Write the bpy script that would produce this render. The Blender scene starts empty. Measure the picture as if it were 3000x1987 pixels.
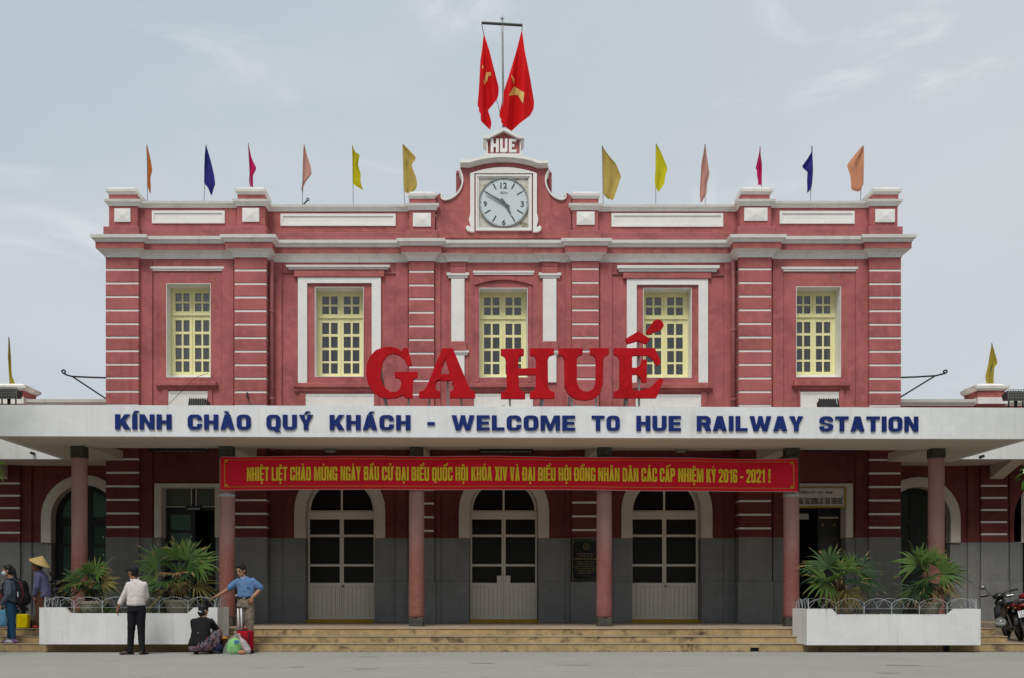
import bpy, bmesh, math, random
from mathutils import Vector, Matrix
from mathutils.geometry import tessellate_polygon
random.seed(7)
scene = bpy.context.scene
COL = scene.collection
R = math.radians

# ---------------------------------------------------------------- camera
F, CX, HY, HC = 3000.0, 1405.0, 1745.0, 1.10      # focal length in photo pixels, vanishing point, camera height
cam_data = bpy.data.cameras.new('camera')
cam_data.sensor_width = 36.0
cam_data.lens = 36.0
cam_data.shift_x = (1500.0 - CX) / 3000.0
cam_data.shift_y = (HY - 993.5) / 3000.0
cam_data.clip_start, cam_data.clip_end = 0.1, 3000.0
cam = bpy.data.objects.new('camera', cam_data)
cam.location = (0, 0, HC)
cam.rotation_euler = (R(90), 0, 0)
COL.objects.link(cam)
scene.camera = cam

# ---------------------------------------------------------------- sky, sun, exposure
world = bpy.data.worlds.new('World')
scene.world = world
world.use_nodes = True
wn, wl = world.node_tree.nodes, world.node_tree.links
wn.clear()
wout = wn.new('ShaderNodeOutputWorld')
SUN_EL, SUN_AZ = 58.0, 200.0                       # azimuth clockwise from +Y (north); the sun stands behind the camera, a little left
sky = wn.new('ShaderNodeTexSky')
sky.sky_type = 'NISHITA'
sky.sun_disc = False
sky.sun_elevation = R(SUN_EL)
sky.sun_rotation = R(SUN_AZ)
sky.air_density, sky.dust_density, sky.ozone_density = 1.0, 2.0, 1.0
bg_clear = wn.new('ShaderNodeBackground')
bg_clear.inputs['Strength'].default_value = 0.05
wl.new(sky.outputs[0], bg_clear.inputs['Color'])
tc = wn.new('ShaderNodeTexCoord')
mp = wn.new('ShaderNodeMapping')
mp.inputs['Scale'].default_value = (1.0, 1.0, 2.2)
mp.inputs['Rotation'].default_value = (0.0, R(-24), 0.0)
mp.inputs['Location'].default_value = (0.35, 0.0, 0.1)
wl.new(tc.outputs['Generated'], mp.inputs['Vector'])
def wnoise(scale, detail, rough, dist, lo, hi, vec):
    n = wn.new('ShaderNodeTexNoise')
    n.inputs['Scale'].default_value, n.inputs['Detail'].default_value = scale, detail
    n.inputs['Roughness'].default_value, n.inputs['Distortion'].default_value = rough, dist
    wl.new(vec, n.inputs['Vector'])
    r = wn.new('ShaderNodeMapRange')
    r.interpolation_type = 'SMOOTHSTEP'
    r.inputs['From Min'].default_value, r.inputs['From Max'].default_value = lo, hi
    wl.new(n.outputs['Fac'], r.inputs['Value'])
    return r.outputs[0]
big = wnoise(1.3, 3, 0.5, 0.2, 0.35, 0.7, tc.outputs['Generated'])
wisp = wnoise(4.2, 7, 0.60, 1.1, 0.53, 0.74, mp.outputs[0])
veil = wnoise(2.1, 5, 0.55, 0.6, 0.42, 0.72, mp.outputs[0])
sep = wn.new('ShaderNodeSeparateXYZ')
wl.new(tc.outputs['Generated'], sep.inputs[0])
warm = wn.new('ShaderNodeMapRange')               # thinner blue to the left, whiter haze to the right
warm.inputs['From Min'].default_value, warm.inputs['From Max'].default_value = -0.15, 0.5
wl.new(sep.outputs['X'], warm.inputs['Value'])
def wmix(fac, a, b):
    m = wn.new('ShaderNodeMix')
    m.data_type = 'RGBA'
    if isinstance(fac, float): m.inputs[0].default_value = fac
    else: wl.new(fac, m.inputs[0])
    for k, v in ((6, a), (7, b)):
        if isinstance(v, tuple): m.inputs[k].default_value = (*v, 1)
        else: wl.new(v, m.inputs[k])
    return m.outputs[2]
base = wmix(warm.outputs[0], (0.395, 0.478, 0.530), (0.510, 0.530, 0.545))
hz = wn.new('ShaderNodeMapRange')                 # paler and greyer towards the horizon
hz.inputs['From Min'].default_value, hz.inputs['From Max'].default_value = 0.42, 0.0
wl.new(sep.outputs['Z'], hz.inputs['Value'])
base = wmix(hz.outputs[0], base, (0.500, 0.518, 0.532))
m1 = wn.new('ShaderNodeMath'); m1.operation = 'MULTIPLY'; m1.inputs[1].default_value = 0.25
wl.new(big, m1.inputs[0])
base = wmix(m1.outputs[0], base, (0.56, 0.60, 0.63))
m2 = wn.new('ShaderNodeMath'); m2.operation = 'MULTIPLY'; m2.inputs[1].default_value = 0.55
wl.new(wisp, m2.inputs[0])
base = wmix(m2.outputs[0], base, (0.74, 0.735, 0.74))
m3 = wn.new('ShaderNodeMath'); m3.operation = 'MULTIPLY'; m3.inputs[1].default_value = 0.40
wl.new(veil, m3.inputs[0])
base = wmix(m3.outputs[0], base, (0.60, 0.605, 0.62))
bg_cloud = wn.new('ShaderNodeBackground')
bg_cloud.inputs['Strength'].default_value = 0.75
wl.new(base, bg_cloud.inputs['Color'])
mixs = wn.new('ShaderNodeMixShader')
mixs.inputs[0].default_value = 0.88
wl.new(bg_clear.outputs[0], mixs.inputs[1])
wl.new(bg_cloud.outputs[0], mixs.inputs[2])
wl.new(mixs.outputs[0], wout.inputs['Surface'])

sun_data = bpy.data.lights.new('sun', 'SUN')
sun_data.energy = 1.5
sun_data.angle = R(24)
sun_data.color = (1.0, 0.965, 0.91)
sun = bpy.data.objects.new('sun', sun_data)
sd = Vector((math.sin(R(SUN_AZ)) * math.cos(R(SUN_EL)), math.cos(R(SUN_AZ)) * math.cos(R(SUN_EL)), math.sin(R(SUN_EL))))
sun.rotation_euler = sd.to_track_quat('Z', 'Y').to_euler()
sun.location = sd * 60
COL.objects.link(sun)
vs = scene.view_settings
vs.view_transform = 'Standard'
vs.look = 'None'
vs.exposure = 0.74
vs.gamma = 1.0
vs.use_curve_mapping = False
scene.cycles.max_bounces = 8
scene.cycles.transparent_max_bounces = 12

# ---------------------------------------------------------------- helpers
def X(px, Y): return (px - CX) * Y / F
def Z(py, Y): return HC + (HY - py) * Y / F
ORIGIN = {}

class MB:
    def __init__(s): s.v, s.f = [], []
    def add(s, verts, faces):
        n = len(s.v)
        s.v += [tuple(p) for p in verts]
        s.f += [tuple(i + n for i in q) for q in faces]
        return s
    def box(s, x0, x1, y0, y1, z0, z1):
        return s.add([(x0,y0,z0),(x1,y0,z0),(x1,y1,z0),(x0,y1,z0),(x0,y0,z1),(x1,y0,z1),(x1,y1,z1),(x0,y1,z1)],
                     [(0,1,5,4),(1,2,6,5),(2,3,7,6),(3,0,4,7),(4,5,6,7),(3,2,1,0)])
    def bev(s, x0, x1, y0, y1, z0, z1, b=0.01):
        """box with chamfered front (low y) edges"""
        return s.add([(x0+b,y0,z0+b),(x1-b,y0,z0+b),(x1-b,y0,z1-b),(x0+b,y0,z1-b),
                      (x0,y0+b,z0),(x1,y0+b,z0),(x1,y0+b,z1),(x0,y0+b,z1),
                      (x0,y1,z0),(x1,y1,z0),(x1,y1,z1),(x0,y1,z1)],
                     [(0,1,2,3),(0,4,5,1),(1,5,6,2),(2,6,7,3),(3,7,4,0),(4,8,9,5),(5,9,10,6),(6,10,11,7),(7,11,8,4),(8,11,10,9)])
    def pbox(s, px0, py0, px1, py1, Yf, Yb, b=0):
        a = (X(px0,Yf), X(px1,Yf), Yf, Yb, Z(py1,Yf), Z(py0,Yf))
        return s.bev(*a, b) if b else s.box(*a)
    def prism(s, outer, holes, y0, y1):
        """outline (x,z) with holes, extruded from y0 to y1"""
        loops = [outer] + list(holes)
        polys = [[Vector((p[0], p[1], 0)) for p in l] for l in loops]
        tris = tessellate_polygon(polys)
        flat = [p for l in loops for p in l]
        N = len(flat)
        vs_ = [(p[0], y0, p[1]) for p in flat] + [(p[0], y1, p[1]) for p in flat]
        fs = []
        for t in tris:
            fs.append(tuple(t)); fs.append(tuple(i + N for i in reversed(t)))
        o = 0
        for l in loops:
            n = len(l)
            for i in range(n):
                a, b = o + i, o + (i + 1) % n
                fs.append((a, b, b + N, a + N))
            o += n
        return s.add(vs_, fs)
    def pprism(s, outer, holes, Yf, Yb):
        c = lambda l: [(X(p[0], Yf), Z(p[1], Yf)) for p in l]
        return s.prism(c(outer), [c(h) for h in holes], Yf, Yb)
    def tube(s, pts, r, n=6, close=False, caps=True):
        pts = [Vector(p) for p in pts]
        rs = r if isinstance(r, (list, tuple)) else [r] * len(pts)
        rings, prev = [], None
        m = len(pts)
        for i, p in enumerate(pts):
            if close: t = pts[(i+1) % m] - pts[i-1]
            else: t = pts[min(i+1, m-1)] - pts[max(i-1, 0)]
            t.normalize()
            if prev is None:
                a = t.orthogonal().normalized()
            else:
                a = prev - t * prev.dot(t)
                a = a.normalized() if a.length > 1e-6 else t.orthogonal().normalized()
            prev = a
            b = t.cross(a)
            rings.append([p + (a * math.cos(2*math.pi*k/n) + b * math.sin(2*math.pi*k/n)) * rs[i] for k in range(n)])
        vs_ = [q for rg in rings for q in rg]
        fs = []
        for i in range(m if close else m - 1):
            j = (i + 1) % m
            for k in range(n):
                fs.append((i*n+k, i*n+(k+1)%n, j*n+(k+1)%n, j*n+k))
        if caps and not close:
            fs.append(tuple(range(n))[::-1]); fs.append(tuple((m-1)*n + k for k in range(n)))
        return s.add(vs_, fs)
    def lathe(s, prof, cx, cy, n=24, sx=1, sy=1):
        """prof: list of (r, z) from bottom to top, about the vertical through (cx,cy)"""
        vs_, fs = [], []
        for r, z in prof:
            for k in range(n):
                a = 2*math.pi*k/n
                vs_.append((cx + r*sx*math.cos(a), cy + r*sy*math.sin(a), z))
        for i in range(len(prof)-1):
            for k in range(n):
                fs.append((i*n+k, i*n+(k+1)%n, (i+1)*n+(k+1)%n, (i+1)*n+k))
        if prof[0][0] > 1e-6: fs.append(tuple(range(n))[::-1])
        if prof[-1][0] > 1e-6: fs.append(tuple((len(prof)-1)*n+k for k in range(n)))
        return s.add(vs_, fs)
    def ell(s, c, rx, ry, rz, n=12, m=8, rot=None):
        vs_, fs = [], []
        M = rot if rot is not None else Matrix.Identity(3)
        c = Vector(c)
        for i in range(1, m):
            t = math.pi * i / m - math.pi/2
            for k in range(n):
                a = 2*math.pi*k/n
                vs_.append(c + M @ Vector((rx*math.cos(t)*math.cos(a), ry*math.cos(t)*math.sin(a), rz*math.sin(t))))
        lo, hi = len(vs_), len(vs_)+1
        vs_ += [c + M @ Vector((0,0,-rz)), c + M @ Vector((0,0,rz))]
        for i in range(m-2):
            for k in range(n):
                fs.append((i*n+k, i*n+(k+1)%n, (i+1)*n+(k+1)%n, (i+1)*n+k))
        for k in range(n):
            fs.append((lo, (k+1)%n, k)); fs.append((hi, (m-2)*n+k, (m-2)*n+(k+1)%n))
        return s.add(vs_, fs)
    def capsule(s, p0, r0, p1, r1, n=12):
        p0, p1 = Vector(p0), Vector(p1)
        s.tube([p0, p0.lerp(p1, .5), p1], [r0, (r0+r1)/2, r1], n)
        s.ell(p0, r0, r0, r0, n, 8); s.ell(p1, r1, r1, r1, n, 8)
        return s
    def eloft(s, rows, n=20):
        """rows of (cx, cy, z, rx, ry): a stack of horizontal ellipses"""
        vs_, fs = [], []
        for cx, cy, z, rx, ry in rows:
            for k in range(n):
                a = 2*math.pi*k/n
                vs_.append((cx + rx*math.cos(a), cy + ry*math.sin(a), z))
        for i in range(len(rows)-1):
            for k in range(n):
                fs.append((i*n+k, i*n+(k+1)%n, (i+1)*n+(k+1)%n, (i+1)*n+k))
        fs.append(tuple(range(n))[::-1]); fs.append(tuple((len(rows)-1)*n+k for k in range(n)))
        return s.add(vs_, fs)
    def build(s, name, mat, parent=None, smooth=False, recalc=True, sharp=None):
        me = bpy.data.meshes.new(name)
        o0 = ORIGIN.get(parent.name, Vector((0,0,0))) if parent else Vector((0,0,0))
        me.from_pydata([(p[0]-o0[0], p[1]-o0[1], p[2]-o0[2]) for p in s.v], [], s.f)
        if recalc:
            bm = bmesh.new(); bm.from_mesh(me)
            bmesh.ops.recalc_face_normals(bm, faces=bm.faces)
            bm.to_mesh(me); bm.free()
        if smooth:
            me.shade_smooth()
            if sharp: me.set_sharp_from_angle(angle=R(sharp))
        if mat: me.materials.append(mat)
        o = bpy.data.objects.new(name, me)
        COL.objects.link(o)
        if parent:
            o.parent = parent
            ORIGIN[o.name] = o0
        return o

def tag(o, label=None, cat=None, group=None, kind=None):
    if label: o['label'] = label
    if cat: o['category'] = cat
    if group: o['group'] = group
    if kind: o['kind'] = kind
    return o

def thing(name, loc, label, cat, group=None):
    o = bpy.data.objects.new(name, None)
    o.empty_display_size = 0.2
    o.location = loc
    COL.objects.link(o)
    ORIGIN[o.name] = Vector(loc)
    return tag(o, label, cat, group)

def text_geo(s, off=0.0, ext=0.0, res=2):
    cu = bpy.data.curves.new('lettering', 'FONT')
    cu.body, cu.size, cu.offset, cu.extrude, cu.resolution_u = s, 1.0, off, ext, res
    ob = bpy.data.objects.new('lettering', cu)
    me = bpy.data.meshes.new_from_object(ob)
    v = [tuple(p.co) for p in me.vertices]
    f = [tuple(p.vertices) for p in me.polygons]
    bpy.data.objects.remove(ob); bpy.data.curves.remove(cu); bpy.data.meshes.remove(me)
    return v, f
def place_text(mb, geo, x0, x1, z0, z1, y, ref, shear=0.0):
    """stand a text's geometry up at depth y: its x-range fills x0..x1, its cap height (ref: text units) fills z0..z1"""
    v, f = geo
    a, b = min(p[0] for p in v), max(p[0] for p in v)
    sx = (x1 - x0) / (b - a)
    sz = (z1 - z0) / ref[1]
    mb.add([(x0 + (p[0]-a)*sx, y - p[2]*sz, z0 + (p[1]-ref[0])*sz - shear*(p[0]-a)*sx) for p in v], f)

# ---------------------------------------------------------------- materials
def mat(name, col, rough=0.75, var=0.0, vscale=2.0, bump=0.0, bscale=60.0, streak=0.0, streak_col=None, spots=None,
        spec=0.3, metal=0.0, dirt=0.0, dirt_col=(0.05,0.045,0.04), coords='pos', coat=0.0, low=None, worn=None, folds=None):
    m = bpy.data.materials.new(name)
    m.use_nodes = True
    nt = m.node_tree
    n, l = nt.nodes, nt.links
    bs = n['Principled BSDF']
    bs.inputs['Base Color'].default_value = (*col, 1)
    bs.inputs['Roughness'].default_value = rough
    bs.inputs['Specular IOR Level'].default_value = spec
    bs.inputs['Metallic'].default_value = metal
    bs.inputs['Coat Weight'].default_value = coat
    if coords == 'pos': vec = n.new('ShaderNodeNewGeometry').outputs['Position']
    else: vec = n.new('ShaderNodeTexCoord').outputs['Object']
    cur = [None]
    def noise(scale, detail=4, stretch=None, rough_=0.6, dist=0.0):
        t = n.new('ShaderNodeTexNoise')
        t.inputs['Scale'].default_value, t.inputs['Detail'].default_value, t.inputs['Roughness'].default_value = scale, detail, rough_
        t.inputs['Distortion'].default_value = dist
        if stretch:
            mpp = n.new('ShaderNodeMapping'); mpp.inputs['Scale'].default_value = stretch
            l.new(vec, mpp.inputs['Vector']); l.new(mpp.outputs[0], t.inputs['Vector'])
        else: l.new(vec, t.inputs['Vector'])
        return t.outputs['Fac']
    def rng(v, a, b, c=0.0, d=1.0):
        r = n.new('ShaderNodeMapRange'); r.interpolation_type = 'SMOOTHSTEP'
        for k, q in zip(('From Min','From Max','To Min','To Max'), (a,b,c,d)): r.inputs[k].default_value = q
        l.new(v, r.inputs['Value']); return r.outputs[0]
    def mixc(fac, col_b, mode='MIX'):
        mx = n.new('ShaderNodeMix'); mx.data_type = 'RGBA'; mx.blend_type = mode
        l.new(fac, mx.inputs[0])
        if cur[0] is None: mx.inputs[6].default_value = (*col, 1)
        else: l.new(cur[0], mx.inputs[6])
        mx.inputs[7].default_value = (*col_b, 1)
        cur[0] = mx.outputs[2]
    if var:
        mixc(rng(noise(vscale, 6), 0.35, 0.7, 0, 1), tuple(c*(1-var) for c in col))
        mixc(rng(noise(vscale*4.3, 5), 0.45, 0.75, 0, 0.7), tuple(min(1, c*(1+var*0.8)+0.01*var) for c in col))
    if streak:
        mixc(rng(noise(5.0, 6, (1.0, 1.0, 0.10), 0.65), 0.52, 0.78, 0, streak), streak_col or tuple(c*0.55 for c in col))
        if streak >= .5:
            mixc(rng(noise(13.0, 5, (1.0, 1.0, 0.05), 0.6), 0.55, 0.80, 0, streak*.7), streak_col or tuple(c*0.55 for c in col))
            mixc(rng(noise(0.9, 4, (1.0, 1.0, 0.45), 0.5), 0.48, 0.70, 0, streak*.55), tuple(min(1, c*1.18+.012) for c in col))
    if dirt:
        mixc(rng(noise(3.1, 8, None, 0.72, 0.4), 0.58-0.10*dirt, 0.76-0.12*dirt, 0, min(1, dirt*1.2)), dirt_col)
    if spots:
        vo = n.new('ShaderNodeTexVoronoi'); vo.inputs['Scale'].default_value = spots[0]
        l.new(vec, vo.inputs['Vector'])
        sx_ = n.new('ShaderNodeSeparateColor'); l.new(vo.outputs['Color'], sx_.inputs[0])
        mixc(rng(sx_.outputs[0], 0.35, 0.8, 0, spots[2]), spots[1])
        if len(spots) > 3: mixc(rng(sx_.outputs[1], 0.55, 0.9, 0, spots[2]), spots[3])
    if worn:
        sz = n.new('ShaderNodeSeparateXYZ'); l.new(vec, sz.inputs[0])
        ad = n.new('ShaderNodeMath'); ad.operation = 'MULTIPLY_ADD'; ad.inputs[1].default_value = 1.5
        l.new(noise(1.7, 6, (1,1,.6)), ad.inputs[0]); l.new(sz.outputs['Z'], ad.inputs[2])
        mixc(rng(ad.outputs[0], worn[0], worn[1], 0, worn[3]), worn[2])
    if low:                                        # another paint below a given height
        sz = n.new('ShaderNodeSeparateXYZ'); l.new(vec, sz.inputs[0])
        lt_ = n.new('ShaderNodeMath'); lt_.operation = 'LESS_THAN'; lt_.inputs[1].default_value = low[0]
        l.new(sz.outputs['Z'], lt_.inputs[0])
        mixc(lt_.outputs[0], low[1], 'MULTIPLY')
    if cur[0] is not None: l.new(cur[0], bs.inputs['Base Color'])
    if bump:
        b = n.new('ShaderNodeBump')
        b.inputs['Strength'].default_value = bump
        b.inputs['Distance'].default_value = 0.02 if not folds else 0.05
        l.new(noise(bscale, 5, None, 0.6) if not folds else noise(folds[0], 3, folds[1], 0.45, 1.2), b.inputs['Height'])
        l.new(b.outputs[0], bs.inputs['Normal'])
    return m

RED = (0.42, 0.124, 0.121)
M = {}
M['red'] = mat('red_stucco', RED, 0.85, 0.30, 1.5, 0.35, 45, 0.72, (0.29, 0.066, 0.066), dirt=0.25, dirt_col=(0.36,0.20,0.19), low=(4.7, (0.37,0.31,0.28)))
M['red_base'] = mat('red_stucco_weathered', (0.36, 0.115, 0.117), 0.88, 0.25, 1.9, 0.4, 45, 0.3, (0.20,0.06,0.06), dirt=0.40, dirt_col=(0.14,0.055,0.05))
M['grey'] = mat('grey_stucco', (0.205, 0.207, 0.208), 0.8, 0.18, 1.1, 0.3, 60, 0.5, (0.13,0.13,0.13), dirt=0.15, dirt_col=(0.12,0.12,0.115))
M['white'] = mat('white_plaster', (0.80, 0.78, 0.745), 0.8, 0.07, 2.2, 0.3, 40, 0.16, (0.50,0.48,0.42), dirt=0.08, dirt_col=(0.42,0.39,0.32))
M['cornice'] = mat('white_cornice_plaster', (0.84, 0.82, 0.775), 0.82, 0.08, 2.0, 0.35, 40, 0.40, (0.42,0.40,0.32), dirt=0.18, dirt_col=(0.36,0.34,0.27))
M['fascia'] = mat('white_fascia_paint', (0.75, 0.755, 0.75), 0.75, 0.08, 1.2, 0.16, 40, 0.50, (0.50,0.49,0.44), dirt=0.20, dirt_col=(0.46,0.45,0.41))
M['soffit'] = mat('cream_soffit_paint', (0.62, 0.55, 0.47), 0.8, 0.07, 0.9, 0.25, 40)
M['arch'] = mat('cream_arch_paint', (0.60, 0.54, 0.475), 0.8, 0.08, 1.4, 0.25, 40, 0.15)
M['yellow'] = mat('yellow_window_paint', (0.82, 0.77, 0.42), 0.55, 0.06, 3.0, 0.08, 30, 0.18, (0.55,0.47,0.16), spec=0.4)
M['door'] = mat('cream_door_paint', (0.70, 0.645, 0.565), 0.5, 0.06, 2.0, 0.08, 30, 0.15, spec=0.4)
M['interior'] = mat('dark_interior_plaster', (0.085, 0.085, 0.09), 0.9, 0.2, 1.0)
M['black_frame'] = mat('black_door_paint', (0.012, 0.014, 0.016), 0.45)
M['terrazzo'] = mat('pink_terrazzo', (0.24, 0.080, 0.065), 0.75, 0.22, 0.9, 0.35, 70, 0.35, (0.50,0.36,0.34), spots=(85, (0.42,0.22,0.19), 0.4, (0.20,0.07,0.055)), worn=(2.3, 3.7, (0.46,0.29,0.265), 0.6))
M['granite'] = mat('dark_granite', (0.055, 0.052, 0.042), 0.8, 0.35, 8, 0.5, 40, spots=(50, (0.11,0.105,0.085), 0.6))
M['step'] = mat('ochre_step_stone', (0.44, 0.315, 0.155), 0.8, 0.28, 1.7, 0.4, 50, 0.6, (0.17,0.11,0.055), dirt=0.8, dirt_col=(0.105,0.075,0.048))
M['tread'] = mat('pale_tread_stone', (0.36, 0.285, 0.20), 0.75, 0.25, 1.2, 0.3, 50, dirt=0.35, dirt_col=(0.16,0.12,0.085))
M['asphalt'] = mat('grey_asphalt', (0.31, 0.300, 0.275), 0.88, 0.12, 0.35, 0.6, 110, dirt=0.16, dirt_col=(0.23,0.22,0.20), spots=(95, (0.40,0.39,0.36), 0.5, (0.22,0.21,0.195)))
M['sign_red'] = mat('red_sign_enamel', (0.45, 0.004, 0.010), 0.55, 0.22, 2.5, 0.05, 8, 0.2, (0.30,0.003,0.006), spec=0.12)
M['blue'] = mat('navy_letter_plastic', (0.007, 0.023, 0.150), 0.5, 0.2, 0.9, spec=0.2)
M['banner'] = mat('red_banner_cloth', (0.74, 0.004, 0.028), 0.6, 0.10, 1.2, 0.1, 14, spec=0.25)
M['banner_yellow'] = mat('yellow_banner_print', (0.86, 0.66, 0.03), 0.55, 0.08, 3)
M['banner_edge'] = mat('pale_banner_hem', (0.55, 0.38, 0.36), 0.7)
M['iron'] = mat('black_iron', (0.02, 0.02, 0.02), 0.6, 0.2, 8)
M['lamp_black'] = mat('black_lamp_housing', (0.025, 0.026, 0.025), 0.5, 0.25, 10)
M['steel'] = mat('grey_steel', (0.30, 0.31, 0.31), 0.45, 0.2, 6, metal=0.5)
M['dirt'] = mat('leaf_debris', (0.035, 0.03, 0.02), 0.95, 0.5, 20, 0.8, 60)
M['dial'] = mat('clock_dial_enamel', (0.60, 0.66, 0.67), 0.35, 0.04, 2)
M['dial_back'] = mat('stained_dial_panel', (0.60, 0.58, 0.50), 0.8, 0.15, 3, 0.3, 40, 0.8, (0.30,0.26,0.13), dirt=0.9, dirt_col=(0.17,0.13,0.06))
M['ink'] = mat('dark_clock_ink', (0.035, 0.042, 0.045), 0.5)
M['planter'] = mat('white_planter_paint', (0.70, 0.70, 0.69), 0.75, 0.07, 1.4, 0.16, 70, 0.55, (0.42,0.42,0.36), dirt=0.22, dirt_col=(0.45,0.44,0.38))
M['pot'] = mat('weathered_pot_stone', (0.37, 0.335, 0.25), 0.9, 0.3, 6, 0.5, 50, 0.4, (0.12,0.11,0.08))
M['soil'] = mat('planter_soil', (0.045, 0.035, 0.022), 0.95, 0.4, 12, 0.8, 50)
M['wire'] = mat('white_wire_paint', (0.40, 0.44, 0.45), 0.5, 0.1, 6)
M['office_sign'] = mat('white_sign_board', (0.56, 0.53, 0.50), 0.6, 0.05, 2)
M['gilt'] = mat('gilt_moulding', (0.36, 0.24, 0.06), 0.5, 0.2, 8)
M['plaque'] = mat('black_polished_stone', (0.008, 0.010, 0.010), 0.2, spec=0.5)
M['plaque_gold'] = mat('gold_engraving', (0.22, 0.17, 0.045), 0.5)
M['sill_yellow'] = mat('yellow_threshold_paint', (0.42, 0.25, 0.02), 0.6, 0.2, 4)
M['roof'] = mat('grey_roof_screed', (0.28, 0.27, 0.25), 0.9, 0.2, 1)
M['grille'] = mat('pale_grille_paint', (0.55, 0.54, 0.46), 0.6)
M['curtain'] = mat('white_net_curtain', (0.86, 0.84, 0.81), 0.9, 0.1, 5)
M['pipe'] = mat('red_pipe_paint', (0.42, 0.145, 0.148), 0.6, 0.15, 3)

def glass(name, tint, refl=0.10, rough=0.02):
    m = bpy.data.materials.new(name); m.use_nodes = True
    n, l = m.node_tree.nodes, m.node_tree.links
    n.clear()
    out = n.new('ShaderNodeOutputMaterial')
    tr = n.new('ShaderNodeBsdfTransparent'); tr.inputs[0].default_value = (*tint, 1)
    gl = n.new('ShaderNodeBsdfGlossy'); gl.inputs['Roughness'].default_value = rough
    gl.inputs[0].default_value = (0.95, 0.93, 0.91, 1)
    fr = n.new('ShaderNodeFresnel'); fr.inputs[0].default_value = 1.45
    ad = n.new('ShaderNodeMath'); ad.operation = 'ADD'; ad.inputs[1].default_value = refl
    mx = n.new('ShaderNodeMixShader')
    l.new(fr.outputs[0], ad.inputs[0]); l.new(ad.outputs[0], mx.inputs[0])
    l.new(tr.outputs[0], mx.inputs[1]); l.new(gl.outputs[0], mx.inputs[2]); l.new(mx.outputs[0], out.inputs[0])
    return m
M['glass'] = glass('window_glass', (0.72, 0.72, 0.72), 0.040, 0.06)
M['dark_glass'] = glass('dark_door_glass', (0.34, 0.32, 0.29), -0.012, 0.35)
M['green_glass'] = mat('frosted_green_glass', (0.055, 0.115, 0.092), 0.35, 0.12, 2, spec=0.4)
M['dark_green_glass'] = mat('figured_green_glass', (0.018, 0.048, 0.034), 0.3, 0.2, 6, 0.3, 30, spec=0.4)

def cloth(name, col, trans=0.35, rough=0.8, emis=0):
    m = bpy.data.materials.new(name); m.use_nodes = True
    n, l = m.node_tree.nodes, m.node_tree.links
    bs = n['Principled BSDF']
    out = [q for q in n if q.type == 'OUTPUT_MATERIAL'][0]
    geo = n.new('ShaderNodeNewGeometry')
    t = n.new('ShaderNodeTexNoise'); t.inputs['Scale'].default_value = 7; t.inputs['Detail'].default_value = 4
    l.new(geo.outputs['Position'], t.inputs['Vector'])
    mx = n.new('ShaderNodeMix'); mx.data_type = 'RGBA'
    mx.inputs[6].default_value = (*[c*0.82 for c in col], 1); mx.inputs[7].default_value = (*[min(1, c*1.15) for c in col], 1)
    l.new(t.outputs['Fac'], mx.inputs[0])
    l.new(mx.outputs[2], bs.inputs['Base Color'])
    bs.inputs['Roughness'].default_value = rough
    bs.inputs['Specular IOR Level'].default_value = 0.15
    tr = n.new('ShaderNodeBsdfTranslucent')
    l.new(mx.outputs[2], tr.inputs[0])
    ms = n.new('ShaderNodeMixShader'); ms.inputs[0].default_value = trans
    l.new(bs.outputs[0], ms.inputs[1]); l.new(tr.outputs[0], ms.inputs[2]); l.new(ms.outputs[0], out.inputs[0])
    return m

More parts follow.
